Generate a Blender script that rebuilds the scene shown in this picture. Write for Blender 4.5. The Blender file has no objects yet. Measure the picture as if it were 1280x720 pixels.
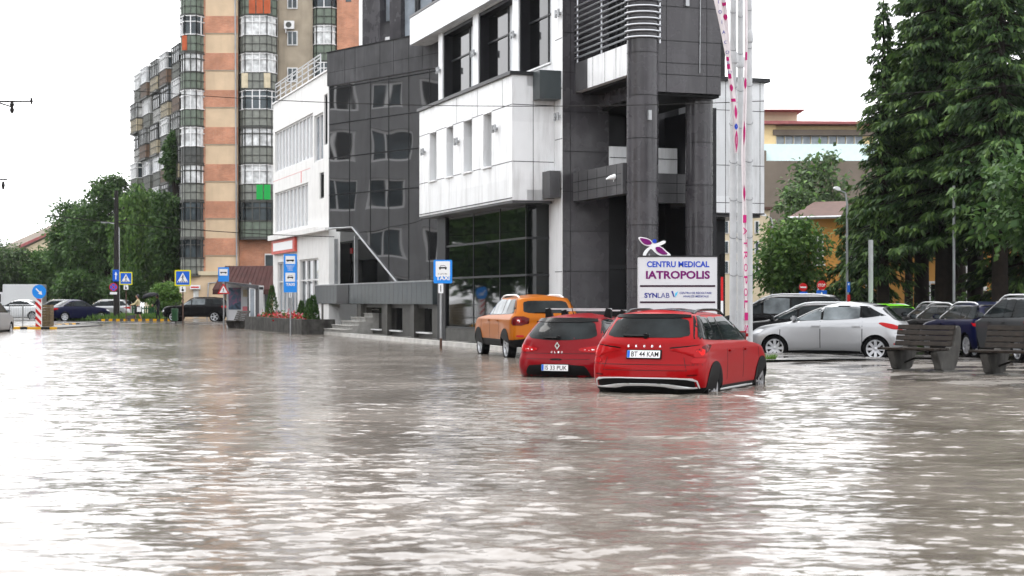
import bpy, bmesh, math, random
import numpy as np
from mathutils import Vector, Matrix
from mathutils.bvhtree import BVHTree
from mathutils.geometry import delaunay_2d_cdt

R = math.radians
SC = bpy.context.scene
COL = SC.collection
# ------------------------------------------------------------------ camera, sky, sun, exposure
F, HOR, H = 2000.0, 375.5, 1.4          # focal length in photo pixels, horizon row, eye height above the flood
cam = bpy.data.cameras.new("camera")
cam.sensor_width = 36.0
cam.lens = F / 1280 * 36
cam.shift_y = (HOR - 360) / 1280
cam.clip_start, cam.clip_end = 0.1, 6000
cam.dof.use_dof = True
cam.dof.focus_distance = 26
cam.dof.aperture_fstop = 4.0
camo = bpy.data.objects.new("camera", cam)
COL.objects.link(camo)
camo.location = (0, 0, H)
camo.rotation_euler = (R(90), 0, 0)
SC.camera = camo

SUN_EL, SUN_AZ = 58, -35                # azimuth from +Y, clockwise
w = bpy.data.worlds.new("World")
SC.world = w
w.use_nodes = True
nt = w.node_tree
bg = nt.nodes["Background"]
sky = nt.nodes.new("ShaderNodeTexSky")
sky.sky_type = 'NISHITA'
sky.sun_disc = False
sky.sun_elevation = R(SUN_EL)
sky.sun_rotation = R(SUN_AZ)
sky.air_density, sky.dust_density, sky.ozone_density = 1.0, 4.0, 1.0
hs = nt.nodes.new("ShaderNodeHueSaturation")
hs.inputs['Saturation'].default_value = 0.12
mx = nt.nodes.new("ShaderNodeMix")
mx.data_type = 'RGBA'
mx.inputs['Factor'].default_value = 0.72      # overcast veil over the clear sky
mx.inputs['B'].default_value = (11.5, 11.6, 11.9, 1)
nt.links.new(sky.outputs[0], hs.inputs['Color'])
nt.links.new(hs.outputs[0], mx.inputs['A'])
nt.links.new(mx.outputs['Result'], bg.inputs['Color'])
bg.inputs['Strength'].default_value = 0.13
sun = bpy.data.lights.new("sun", 'SUN')
sun.energy, sun.angle, sun.color = 0.8, R(25), (1, 0.97, 0.93)
suno = bpy.data.objects.new("sun", sun)
COL.objects.link(suno)
suno.rotation_euler = (R(90 - SUN_EL), 0, R(180 - SUN_AZ))
vs = SC.view_settings
SC.display_settings.display_device = 'sRGB'
vs.view_transform, vs.look, vs.exposure, vs.gamma = 'Standard', 'None', 1.22, 1
vs.use_curve_mapping = False
SC.cycles.use_denoising = True
SC.cycles.max_bounces = 8

# ------------------------------------------------------------------ helpers
def at(px, py, Y):
    return Vector(((px - 640) / F * Y, Y, H + (HOR - py) / F * Y))

def gx(px, Y): return (px - 640) / F * Y
def gz(py, Y): return H + (HOR - py) / F * Y

class Frame:
    """a wall's own axes: a along the wall, b into the building"""
    def __init__(s, O, ux):
        s.O = Vector(O); s.u = Vector(ux).normalized(); s.v = Vector((-s.u.y, s.u.x))
        s.rot = math.atan2(s.u.y, s.u.x)
    def w(s, a, b): return s.O + s.u * a + s.v * b
    def loc(s, X, Y):
        d = Vector((X, Y)) - s.O
        return d.dot(s.u), d.dot(s.v)
    def a(s, px, b=0):
        k = (px - 640) / F
        return (k * (s.O.y + b * s.v.y) - s.O.x - b * s.v.x) / (s.u.x - k * s.u.y)
    def b(s, px, a=0):
        k = (px - 640) / F
        return (k * (s.O.y + a * s.u.y) - s.O.x - a * s.u.x) / (s.v.x - k * s.v.y)
    def z(s, py, a, b=0): return H + (HOR - py) * s.w(a, b).y / F

class MB:
    def __init__(s): s.v = []; s.f = []; s.m = []
    def add(s, vs, fs, mi=0):
        o = len(s.v)
        s.v += [tuple(p) for p in vs]
        s.f += [tuple(i + o for i in f) for f in fs]
        s.m += [mi] * len(fs)
        return s
    def box(s, x0, x1, y0, y1, z0, z1, mi=0):
        if x0 > x1: x0, x1 = x1, x0
        if y0 > y1: y0, y1 = y1, y0
        if z0 > z1: z0, z1 = z1, z0
        v = [(x, y, z) for z in (z0, z1) for y in (y0, y1) for x in (x0, x1)]
        return s.add(v, [(0, 2, 3, 1), (4, 5, 7, 6), (0, 1, 5, 4), (2, 6, 7, 3), (0, 4, 6, 2), (1, 3, 7, 5)], mi)
    def obox(s, c, half, rotz=0, mi=0, M=None):
        n = len(s.v)
        s.box(-half[0], half[0], -half[1], half[1], -half[2], half[2], mi)
        T = Matrix.Translation(c) @ (M if M else Matrix.Rotation(rotz, 4, 'Z'))
        for i in range(n, len(s.v)): s.v[i] = tuple(T @ Vector(s.v[i]))
        return s
    def prism(s, poly, y0, y1, mi=0, axis='y'):
        """polygon in x,z pushed along y (axis y), in x,y along z (axis z), in y,z along x (axis x)"""
        n = len(poly)
        ar = sum(poly[i][0] * poly[(i + 1) % n][1] - poly[(i + 1) % n][0] * poly[i][1] for i in range(n))
        P = list(poly) if ar > 0 else list(poly)[::-1]
        f = {'y': lambda p, t: (p[0], t, p[1]), 'z': lambda p, t: (p[0], p[1], t), 'x': lambda p, t: (t, p[0], p[1])}[axis]
        if axis == 'y': lo, hi = max(y0, y1), min(y0, y1)
        else: lo, hi = min(y0, y1), max(y0, y1)
        v = [f(p, lo) for p in P] + [f(p, hi) for p in P]
        fs = [tuple(range(n - 1, -1, -1)), tuple(range(n, 2 * n))]
        fs += [(i, (i + 1) % n, n + (i + 1) % n, n + i) for i in range(n)]
        return s.add(v, fs, mi)
    def tube(s, p0, p1, r0, r1=None, n=8, mi=0, cap=True):
        return s.path([p0, p1], [r0, r0 if r1 is None else r1], n, mi, cap)
    def path(s, pts, r, n=8, mi=0, cap=True):
        pts = [Vector(p) for p in pts]
        rs = r if isinstance(r, (list, tuple)) else [r] * len(pts)
        vs = []; up = None
        for i, p in enumerate(pts):
            t = (pts[min(i + 1, len(pts) - 1)] - pts[max(i - 1, 0)])
            if t.length < 1e-9: t = Vector((0, 0, 1))
            t.normalize()
            if up is None:
                up = t.orthogonal().normalized()
            up = (up - t * up.dot(t))
            if up.length < 1e-6: up = t.orthogonal()
            up.normalize()
            q = t.cross(up)
            vs += [p + (up * math.cos(2 * math.pi * k / n) + q * math.sin(2 * math.pi * k / n)) * rs[i] for k in range(n)]
        fs = []
        for i in range(len(pts) - 1):
            for k in range(n):
                fs.append((i * n + k, i * n + (k + 1) % n, (i + 1) * n + (k + 1) % n, (i + 1) * n + k))
        if cap:
            fs.append(tuple(range(n - 1, -1, -1))); fs.append(tuple(range((len(pts) - 1) * n, len(pts) * n)))
        return s.add(vs, fs, mi)
    def lathe(s, prof, c=(0, 0, 0), n=24, axis='z', mi=0, a0=0.0, caps=True):
        vs = []; fs = []
        for (r, z) in prof:
            for k in range(n):
                a = a0 + 2 * math.pi * k / n
                x, y = r * math.cos(a), r * math.sin(a)
                p = {'z': (x, y, z), 'y': (y, z, x), 'x': (z, x, y)}[axis]
                vs.append((p[0] + c[0], p[1] + c[1], p[2] + c[2]))
        for i in range(len(prof) - 1):
            for k in range(n):
                fs.append((i * n + k, i * n + (k + 1) % n, (i + 1) * n + (k + 1) % n, (i + 1) * n + k))
        if caps and prof[0][0] > 1e-5: fs.append(tuple(range(n - 1, -1, -1)))
        if caps and prof[-1][0] > 1e-5: fs.append(tuple(range((len(prof) - 1) * n, len(prof) * n)))
        return s.add(vs, fs, mi)
    def wall(s, a0, a1, z0, z1, b0, b1, holes=(), mi=0):
        """a slab with rectangular holes (a0,a1,z0,z1)"""
        xs = sorted({a0, a1, *[h[i] for h in holes for i in (0, 1) if a0 < h[i] < a1]})
        zs = sorted({z0, z1, *[h[i] for h in holes for i in (2, 3) if z0 < h[i] < z1]})
        solid = lambda i, j: 0 <= i < len(xs) - 1 and 0 <= j < len(zs) - 1 and not any(
            h[0] < (xs[i] + xs[i + 1]) / 2 < h[1] and h[2] < (zs[j] + zs[j + 1]) / 2 < h[3] for h in holes)
        for i in range(len(xs) - 1):
            for j in range(len(zs) - 1):
                if not solid(i, j): continue
                xa, xb, za, zb = xs[i], xs[i + 1], zs[j], zs[j + 1]
                q = lambda *p: s.add(p, [(0, 1, 2, 3)], mi)
                q((xa, b0, za), (xb, b0, za), (xb, b0, zb), (xa, b0, zb))
                q((xb, b1, za), (xa, b1, za), (xa, b1, zb), (xb, b1, zb))
                if not solid(i - 1, j): q((xa, b1, za), (xa, b0, za), (xa, b0, zb), (xa, b1, zb))
                if not solid(i + 1, j): q((xb, b0, za), (xb, b1, za), (xb, b1, zb), (xb, b0, zb))
                if not solid(i, j - 1): q((xa, b1, za), (xb, b1, za), (xb, b0, za), (xa, b0, za))
                if not solid(i, j + 1): q((xa, b0, zb), (xb, b0, zb), (xb, b1, zb), (xa, b1, zb))
        return s
    def xf(s, M, start=0):
        for i in range(start, len(s.v)): s.v[i] = tuple(M @ Vector(s.v[i]))
        return s
    def build(s, name, mats, parent=None, smooth=False, bevel=0, angle=None):
        me = bpy.data.meshes.new(name)
        me.from_pydata(s.v, [], s.f)
        if bevel:
            bm = bmesh.new(); bm.from_mesh(me)
            bmesh.ops.remove_doubles(bm, verts=bm.verts, dist=1e-5)
            bmesh.ops.bevel(bm, geom=[e for e in bm.edges if len(e.link_faces) == 2 and e.calc_face_angle(0) > 0.5],
                            offset=bevel, segments=2, affect='EDGES', clamp_overlap=True)
            bm.to_mesh(me); bm.free()
        else:
            me.polygons.foreach_set('material_index', s.m)
        for m in (mats if isinstance(mats, (list, tuple)) else [mats]): me.materials.append(m)
        if smooth or angle:
            me.polygons.foreach_set('use_smooth', [True] * len(me.polygons))
            if angle: me.set_sharp_from_angle(angle=R(angle))
        me.update()
        o = bpy.data.objects.new(name, me)
        COL.objects.link(o)
        if parent: o.parent = parent
        return o

def tag(o, label=None, cat=None, group=None, kind=None):
    if label: o['label'] = label
    if cat: o['category'] = cat
    if group: o['group'] = group
    if kind: o['kind'] = kind
    return o

def thing(name, label, cat, loc=(0, 0, 0), rotz=0, group=None):
    o = bpy.data.objects.new(name, None)
    o.empty_display_size = 0.2
    COL.objects.link(o)
    o.location = loc
    o.rotation_euler = (0, 0, rotz)
    return tag(o, label, cat, group)

def structure(o): o['kind'] = 'structure'; return o

def kids(o): return [c for c in bpy.data.objects if c.parent == o]

def copy_tree(o, loc=None, rotz=None, label=None, scale=None, parent=None):
    c = o.copy(); COL.objects.link(c)
    if parent: c.parent = parent
    if loc is not None: c.location = loc
    if rotz is not None: c.rotation_euler = (0, 0, rotz)
    if scale is not None: c.scale = (scale,) * 3
    if label: c['label'] = label
    for k in kids(o): copy_tree(k, parent=c)
    return c

# ------------------------------------------------------------------ materials
def deep(c): return tuple(x ** 1.28 for x in c)

def pm(name, col, rough=0.5, metal=0.0, var=0.0, vs=3.0, bump=0.0, bs=20.0, spec=0.22, coat=0.0,
       streak=0.0, ss=1.2, rvar=0.0, emit=0.0, dirtcol=(0.12, 0.11, 0.10), bd=0.02, bdet=4.0, panel=None, ptone=0.85):
    m = bpy.data.materials.new(name)
    m.use_nodes = True
    t = m.node_tree; N = t.nodes; Lk = t.links.new
    b = N["Principled BSDF"]
    col, dirtcol = deep(col), deep(dirtcol)
    c = (*col, 1)
    b.inputs['Base Color'].default_value = c
    b.inputs['Roughness'].default_value = rough
    b.inputs['Metallic'].default_value = metal
    b.inputs['Specular IOR Level'].default_value = spec
    b.inputs['Coat Weight'].default_value = coat
    b.inputs['Coat Roughness'].default_value = 0.04
    if emit:
        b.inputs['Emission Color'].default_value = c
        b.inputs['Emission Strength'].default_value = emit
    if var or bump or streak or rvar or panel:
        tc = N.new("ShaderNodeTexCoord")
    last = None
    if var:
        n = N.new("ShaderNodeTexNoise"); n.inputs['Scale'].default_value = vs; n.inputs['Detail'].default_value = 6
        Lk(tc.outputs['Object'], n.inputs['Vector'])
        r = N.new("ShaderNodeValToRGB")
        r.color_ramp.elements[0].position, r.color_ramp.elements[1].position = 0.3, 0.7
        r.color_ramp.elements[0].color = (*[x * (1 - var) for x in col], 1)
        r.color_ramp.elements[1].color = (*[min(1, x * (1 + var)) for x in col], 1)
        Lk(n.outputs['Fac'], r.inputs[0]); last = r.outputs[0]
        if rvar:
            mr = N.new("ShaderNodeMapRange")
            mr.inputs['From Min'].default_value, mr.inputs['From Max'].default_value = 0.35, 0.65
            mr.inputs['To Min'].default_value, mr.inputs['To Max'].default_value = max(0.02, rough - rvar), rough + rvar
            Lk(n.outputs['Fac'], mr.inputs['Value']); Lk(mr.outputs[0], b.inputs['Roughness'])
    if streak:
        mp = N.new("ShaderNodeMapping"); mp.inputs['Scale'].default_value = (ss, ss, ss * 0.12)
        Lk(tc.outputs['Object'], mp.inputs['Vector'])
        n2 = N.new("ShaderNodeTexNoise"); n2.inputs['Scale'].default_value = 2.2; n2.inputs['Detail'].default_value = 8
        n2.inputs['Roughness'].default_value = 0.62
        Lk(mp.outputs[0], n2.inputs['Vector'])
        r2 = N.new("ShaderNodeMapRange")
        r2.inputs['From Min'].default_value, r2.inputs['From Max'].default_value = 0.48, 0.72
        r2.inputs['To Max'].default_value = streak
        Lk(n2.outputs['Fac'], r2.inputs['Value'])
        mm = N.new("ShaderNodeMix"); mm.data_type = 'RGBA'
        Lk(r2.outputs[0], mm.inputs['Factor'])
        if last: Lk(last, mm.inputs['A'])
        else: mm.inputs['A'].default_value = c
        mm.inputs['B'].default_value = (*dirtcol, 1)
        last = mm.outputs['Result']
    if panel:                                     # each slab has its own slight tone
        sp = N.new("ShaderNodeSeparateXYZ"); Lk(tc.outputs['Object'], sp.inputs[0])
        ad = N.new("ShaderNodeMath"); ad.operation = 'ADD'; Lk(sp.outputs[0], ad.inputs[0]); Lk(sp.outputs[1], ad.inputs[1])
        cb = N.new("ShaderNodeCombineXYZ"); Lk(ad.outputs[0], cb.inputs[0]); Lk(sp.outputs[2], cb.inputs[1])
        br = N.new("ShaderNodeTexBrick"); br.offset = 0; br.inputs['Scale'].default_value = 1; br.inputs['Mortar Size'].default_value = 0
        br.inputs['Brick Width'].default_value, br.inputs['Row Height'].default_value = panel
        br.inputs['Color1'].default_value = (1, 1, 1, 1); br.inputs['Color2'].default_value = (ptone, ptone, ptone, 1)
        Lk(cb.outputs[0], br.inputs['Vector'])
        mp2 = N.new("ShaderNodeMix"); mp2.data_type = 'RGBA'; mp2.blend_type = 'MULTIPLY'; mp2.inputs['Factor'].default_value = 1
        if last: Lk(last, mp2.inputs['A'])
        else: mp2.inputs['A'].default_value = c
        Lk(br.outputs[0], mp2.inputs['B']); last = mp2.outputs['Result']
    if last: Lk(last, b.inputs['Base Color'])
    if bump:
        n3 = N.new("ShaderNodeTexNoise"); n3.inputs['Scale'].default_value = bs; n3.inputs['Detail'].default_value = bdet
        Lk(tc.outputs['Object'], n3.inputs['Vector'])
        bp = N.new("ShaderNodeBump"); bp.inputs['Strength'].default_value = bump; bp.inputs['Distance'].default_value = bd
        Lk(n3.outputs['Fac'], bp.inputs['Height']); Lk(bp.outputs[0], b.inputs['Normal'])
    return m

def brick_mat(name, c1, c2, mortar, axis='xz', sw=0.25, sh=0.075, rough=0.8):
    m = pm(name, c1, rough)
    t = m.node_tree; N = t.nodes; Lk = t.links.new
    tc = N.new("ShaderNodeTexCoord"); sp = N.new("ShaderNodeSeparateXYZ"); cb = N.new("ShaderNodeCombineXYZ")
    Lk(tc.outputs['Object'], sp.inputs[0])
    ad = N.new("ShaderNodeMath"); ad.operation = 'ADD'
    Lk(sp.outputs[0], ad.inputs[0]); Lk(sp.outputs[1], ad.inputs[1])
    Lk(ad.outputs[0], cb.inputs[0]); Lk(sp.outputs[2], cb.inputs[1])
    br = N.new("ShaderNodeTexBrick")
    br.inputs['Color1'].default_value = (*c1, 1); br.inputs['Color2'].default_value = (*c2, 1); br.inputs['Mortar'].default_value = (*mortar, 1)
    br.inputs['Scale'].default_value = 1; br.inputs['Brick Width'].default_value = sw; br.inputs['Row Height'].default_value = sh
    br.inputs['Mortar Size'].default_value = 0.006
    Lk(cb.outputs[0], br.inputs['Vector'])
    nz = N.new("ShaderNodeTexNoise"); nz.inputs['Scale'].default_value = 0.9; nz.inputs['Detail'].default_value = 7
    Lk(tc.outputs['Object'], nz.inputs['Vector'])
    mr = N.new("ShaderNodeMapRange"); mr.inputs['From Min'].default_value, mr.inputs['From Max'].default_value = 0.3, 0.7
    mr.inputs['To Min'].default_value, mr.inputs['To Max'].default_value = 0.72, 1.2
    Lk(nz.outputs['Fac'], mr.inputs['Value'])
    mu = N.new("ShaderNodeMix"); mu.data_type = 'RGBA'; mu.blend_type = 'MULTIPLY'; mu.inputs['Factor'].default_value = 1
    Lk(br.outputs[0], mu.inputs['A']); Lk(mr.outputs[0], mu.inputs['B'])
    Lk(mu.outputs['Result'], N["Principled BSDF"].inputs['Base Color'])
    return m

def leaf_mat(name, dark, light, trans=0.25):
    m = pm(name, dark, 0.6, spec=0.2)
    t = m.node_tree; N = t.nodes; Lk = t.links.new
    g = N.new("ShaderNodeNewGeometry"); r = N.new("ShaderNodeValToRGB")
    r.color_ramp.elements[0].color = (*dark, 1); r.color_ramp.elements[1].color = (*light, 1)
    Lk(g.outputs['Random Per Island'], r.inputs[0])
    b = N["Principled BSDF"]; Lk(r.outputs[0], b.inputs['Base Color'])
    tr = N.new("ShaderNodeBsdfTranslucent"); Lk(r.outputs[0], tr.inputs['Color'])
    mxs = N.new("ShaderNodeMixShader"); mxs.inputs[0].default_value = trans
    Lk(b.outputs[0], mxs.inputs[1]); Lk(tr.outputs[0], mxs.inputs[2])
    Lk(mxs.outputs[0], N["Material Output"].inputs['Surface'])
    return m

M = {}
def defm(k, *a, **kw): M[k] = pm(k, *a, **kw)
defm('white_panel', (0.80, 0.81, 0.82), 0.32, var=0.05, vs=1.5, streak=0.42, ss=1.8, dirtcol=(0.36, 0.35, 0.34), panel=(1.3, 1.6), ptone=0.88)
defm('white_clean', (0.82, 0.82, 0.82), 0.4, var=0.03, vs=2)
defm('white_render', (0.78, 0.78, 0.77), 0.7, var=0.05, vs=2, streak=0.25, ss=0.9, dirtcol=(0.45, 0.44, 0.42))
defm('joint', (0.10, 0.10, 0.105), 0.6)
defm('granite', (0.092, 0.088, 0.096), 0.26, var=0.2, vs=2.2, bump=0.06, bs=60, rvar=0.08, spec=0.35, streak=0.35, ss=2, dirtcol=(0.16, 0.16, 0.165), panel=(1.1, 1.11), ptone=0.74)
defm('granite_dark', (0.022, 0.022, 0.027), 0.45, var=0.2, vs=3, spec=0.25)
defm('granite_grey', (0.125, 0.125, 0.13), 0.3, var=0.22, vs=1.6, streak=0.45, ss=1.6, dirtcol=(0.22, 0.22, 0.23), panel=(1.2, 1.3), ptone=0.75)
defm('granite_joint', (0.016, 0.016, 0.018), 0.5)
defm('slate_panel', (0.085, 0.10, 0.105), 0.35, var=0.15, vs=3, streak=0.3)
defm('concrete', (0.115, 0.112, 0.106), 0.75, var=0.4, vs=4, bump=0.3, bs=40, streak=0.8, ss=2.5, dirtcol=(0.03, 0.028, 0.026), spec=.1)
defm('concrete_wet', (0.11, 0.108, 0.10), 0.45, var=0.25, vs=4, bump=0.2, bs=40, streak=0.5, dirtcol=(0.05, 0.048, 0.045))
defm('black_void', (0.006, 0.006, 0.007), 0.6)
defm('glass_dark', (0.010, 0.011, 0.012), 0.05, bump=0.03, bs=0.8, spec=0.3)
defm('glass_bay', (0.028, 0.029, 0.031), 0.02, bump=0.34, bs=0.42, bd=0.06, spec=1.0, bdet=0.6)
defm('glass_shop', (0.010, 0.013, 0.012), 0.03, bump=0.12, bs=0.6, bd=0.05, spec=0.4, bdet=0.0)
defm('glass_pale', (0.30, 0.33, 0.36), 0.08, var=0.4, vs=1.3)
defm('glass_mid', (0.10, 0.12, 0.13), 0.06, var=0.6, vs=0.9)
defm('blind', (0.62, 0.64, 0.66), 0.25, var=0.06, vs=2)
defm('mullion', (0.055, 0.057, 0.06), 0.4, metal=0.3)
defm('steel', (0.55, 0.56, 0.58), 0.3, metal=0.85)
defm('galv', (0.42, 0.43, 0.44), 0.42, metal=0.6, var=0.15, vs=3)
defm('pole_white', (0.52, 0.53, 0.54), 0.4, var=0.10, vs=4, streak=.3, dirtcol=(.3,.3,.3))
defm('pole_dark', (0.035, 0.032, 0.03), 0.8, var=0.3, vs=4)
defm('pole_rust', (0.14, 0.09, 0.07), 0.7, var=0.4, vs=8)
defm('white_frame', (0.72, 0.72, 0.72), 0.45)
defm('brown_metal', (0.095, 0.045, 0.042), 0.8, var=0.2, vs=2, spec=0.2, streak=0.3, dirtcol=(0.13, 0.08, 0.07))
defm('beige', (0.62, 0.50, 0.37), 0.85, var=0.10, vs=0.8, streak=0.3, ss=0.7, dirtcol=(0.42, 0.34, 0.26))
defm('beige_grey', (0.42, 0.37, 0.30), 0.9, var=0.15, vs=1.2, streak=0.45, ss=0.7, dirtcol=(0.24, 0.21, 0.17))
defm('grey_render', (0.34, 0.34, 0.345), 0.9, var=.12, vs=.8, streak=.3)
defm('cream', (0.62, 0.55, 0.42), 0.85, var=0.08, vs=0.8, streak=0.25, ss=0.8, dirtcol=(0.4, 0.35, 0.27))
defm('ochre', (0.56, 0.33, 0.11), 0.85, var=0.10, vs=0.9, streak=0.25, ss=0.8, dirtcol=(0.35, 0.22, 0.1))
defm('yellow_wall', (0.82, 0.68, 0.42), 0.8, var=0.05)
defm('aqua', (0.72, 0.86, 0.86), 0.6, var=0.04)
defm('taupe', (0.22, 0.19, 0.16), 0.9, var=0.12, vs=0.6, streak=0.35, ss=0.5, dirtcol=(0.16, 0.14, 0.12))
defm('roof_red', (0.36, 0.15, 0.15), 0.7, var=0.15)
defm('roof_brown', (0.13, 0.075, 0.06), 0.7, var=0.2)
M['glass_bay'].node_tree.nodes['Principled BSDF'].inputs['IOR'].default_value = 1.95
M['brick'] = brick_mat('brick', (0.46, 0.20, 0.115), (0.38, 0.16, 0.095), (0.45, 0.33, 0.25))
defm('rubber', (0.012, 0.012, 0.013), 0.7, bump=0.1, bs=60, spec=0.06)
defm('rim', (0.55, 0.56, 0.58), 0.3, metal=0.7)
defm('rim_dark', (0.32, 0.32, 0.33), 0.35, metal=0.5)
defm('plastic', (0.016, 0.016, 0.017), 0.55, bump=0.05, bs=120, spec=0.10)
defm('gloss_black', (0.008, 0.008, 0.009), 0.15, spec=.08, coat=0.05)
defm('car_glass', (0.030, 0.036, 0.038), 0.03, spec=0.08, var=0.9, vs=1.6)  # uneven tone stands in for light seen through the cabin
defm('car_glass_pale', (0.20, 0.22, 0.23), 0.05, var=0.7, vs=1.8, spec=0.12)  # pale colour stands in for sky showing in the glass
defm('lamp_red', (0.40, 0.012, 0.018), 0.15, spec=.1, coat=.1)
defm('lamp_dark_red', (0.14, 0.006, 0.008), 0.15, spec=.1, coat=.1)
defm('lamp_bright', (0.72, 0.03, 0.03), 0.2, spec=.1)
defm('lamp_white', (0.75, 0.76, 0.78), 0.12, coat=1.0)
defm('chrome', (0.75, 0.76, 0.78), 0.14, metal=1.0)
defm('satin_silver', (0.72, 0.73, 0.74), 0.35, metal=0.2)
defm('plate_white', (0.78, 0.79, 0.80), 0.4)
defm('ink', (0.012, 0.012, 0.014), 0.5)
defm('blue_sign', (0.02, 0.17, 0.62), 0.35)
defm('blue_pale_sign', (0.04, 0.32, 0.78), 0.35)
defm('red_sign', (0.58, 0.03, 0.035), 0.35)
defm('sign_salmon', (0.62, 0.16, 0.13), 0.5, var=0.2, vs=4)
defm('yellow_sign', (0.72, 0.68, 0.03), 0.35)
defm('yellow_paint', (0.70, 0.42, 0.02), 0.55, var=0.15, vs=6)
defm('black_paint', (0.018, 0.018, 0.018), 0.55)
defm('sign_white', (0.78, 0.79, 0.80), 0.3)
defm('sign_grey', (0.63, 0.64, 0.66), 0.3, var=0.03, vs=2)
defm('purple', (0.22, 0.012, 0.19), 0.35)
defm('navy', (0.025, 0.04, 0.30), 0.35)
defm('royal', (0.03, 0.10, 0.52), 0.35)
defm('cyan', (0.12, 0.55, 0.78), 0.35)
defm('maroon', (0.05, 0.008, 0.04), 0.4)
defm('magenta', (0.52, 0.03, 0.22), 0.6)
defm('flag_cloth', (0.70, 0.66, 0.67), 0.75, var=0.06, vs=5)
defm('wood_wet', (0.050, 0.041, 0.034), 0.5, var=0.5, vs=9, bump=0.35, bs=50, spec=0.12, streak=0.5, dirtcol=(0.02, 0.017, 0.015))
defm('bark', (0.035, 0.026, 0.020), 0.9, var=0.35, vs=6, bump=0.5, bs=18)
defm('bark_pale', (0.07, 0.06, 0.05), 0.9, var=0.35, vs=6, bump=0.5, bs=18)
defm('skin', (0.50, 0.31, 0.23), 0.55)
defm('hair', (0.03, 0.02, 0.015), 0.6)
defm('cloth_dark', (0.02, 0.02, 0.026), 0.8)
defm('cloth_cream', (0.62, 0.56, 0.36), 0.8)
defm('cloth_grey', (0.12, 0.12, 0.13), 0.8)
defm('green_paint', (0.03, 0.10, 0.045), 0.5)
defm('green_sheet', (0.02, 0.38, 0.10), 0.5)
defm('fence_green', (0.03, 0.14, 0.07), 0.5)
defm('flower_red', (0.55, 0.05, 0.06), 0.6)
defm('flower_pink', (0.62, 0.25, 0.28), 0.6)
M['leaf_dark'] = leaf_mat('leaf_dark', (0.024, 0.058, 0.018), (0.070, 0.135, 0.036))
M['leaf_mid'] = leaf_mat('leaf_mid', (0.036, 0.090, 0.022), (0.115, 0.20, 0.050))
M['leaf_light'] = leaf_mat('leaf_light', (0.05, 0.12, 0.02), (0.14, 0.24, 0.045))
M['leaf_grey'] = leaf_mat('leaf_grey', (0.035, 0.062, 0.028), (0.095, 0.14, 0.06))
M['needle'] = leaf_mat('needle', (0.011, 0.032, 0.012), (0.044, 0.085, 0.022), 0.16)
M['needle_tip'] = leaf_mat('needle_tip', (0.034, 0.078, 0.018), (0.105, 0.175, 0.040), 0.2)

def paint(name, col, metal=0.0, rough=0.3, coat=0.3):
    m = pm(name, col, rough, metal=metal, coat=coat, spec=0.05)
    # a film of fine rain drops over the lacquer
    t = m.node_tree; N = t.nodes
    tc = N.new("ShaderNodeTexCoord"); n = N.new("ShaderNodeTexNoise"); n.inputs['Scale'].default_value = 45; n.inputs['Detail'].default_value = 3
    bp = N.new("ShaderNodeBump"); bp.inputs['Strength'].default_value = 0.05; bp.inputs['Distance'].default_value = 0.004
    t.links.new(tc.outputs['Object'], n.inputs['Vector']); t.links.new(n.outputs['Fac'], bp.inputs['Height'])
    t.links.new(bp.outputs[0], N["Principled BSDF"].inputs['Coat Normal'])
    return m
M['paint_red'] = paint('paint_red', (0.34, 0.003, 0.009), coat=.16)
M['paint_dark_red'] = paint('paint_dark_red', (0.24, 0.004, 0.014), coat=.16)
M['paint_orange'] = paint('paint_orange', (0.38, 0.140, 0.010), 0.2, coat=.12)
M['paint_silver'] = paint('paint_silver', (0.41, 0.415, 0.425), 0.55)
M['paint_black'] = paint('paint_black', (0.007, 0.007, 0.009), coat=.07)
M['paint_navy'] = paint('paint_navy', (0.010, 0.014, 0.055), coat=.08)
M['paint_grey'] = paint('paint_grey', (0.10, 0.105, 0.11), 0.3)
M['paint_lime'] = paint('paint_lime', (0.20, 0.55, 0.03))
M['paint_white'] = paint('paint_white', (0.72, 0.73, 0.74))

_TXT = {}
def text_geo(s, offset=0.0):
    k = (s, offset)
    if k not in _TXT:
        cu = bpy.data.curves.new('txt', 'FONT'); cu.body = s; cu.offset = offset; cu.resolution_u = 3
        ob = bpy.data.objects.new('txt', cu); COL.objects.link(ob)
        dg = bpy.context.evaluated_depsgraph_get()
        me = bpy.data.meshes.new_from_object(ob.evaluated_get(dg))
        v = np.array([tuple(x.co) for x in me.vertices]) if len(me.vertices) else np.zeros((0, 3))
        f = [tuple(p.vertices) for p in me.polygons]
        bpy.data.objects.remove(ob); bpy.data.curves.remove(cu); bpy.data.meshes.remove(me)
        _TXT[k] = (v, f)
    return _TXT[k]

def add_text(mb, s, cx, cz, y, height, mi=0, width=None, bold=0.0, thick=0.004):
    """flat lettering standing in the x,z plane, facing -y; height = the letters' height"""
    v, f = text_geo(s, bold)
    lo, hi = v.min(0), v.max(0)
    k = height / (hi[1] - lo[1])
    kx = k if width is None else width / (hi[0] - lo[0])
    P = [(cx + (p[0] - (lo[0] + hi[0]) / 2) * kx, y, cz + (p[1] - (lo[1] + hi[1]) / 2) * k) for p in v]
    mb.add(P, f, mi)
    return mb

def disc(mb, cx, cz, y0, y1, r, n=28, mi=0, a0=0.0):
    return mb.prism([(cx + r * math.cos(a0 + 2 * math.pi * k / n), cz + r * math.sin(a0 + 2 * math.pi * k / n)) for k in range(n)], y0, y1, mi)

def rrect(cx, cz, hw, hh, r, n=5):
    P = []
    for (sx, sz, a) in ((1, 1, 0), (-1, 1, 90), (-1, -1, 180), (1, -1, 270)):
        for k in range(n + 1):
            t = R(a + 90 * k / n)
            P.append((cx + sx * (hw - r) + r * math.cos(t), cz + sz * (hh - r) + r * math.sin(t)))
    return P
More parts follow.
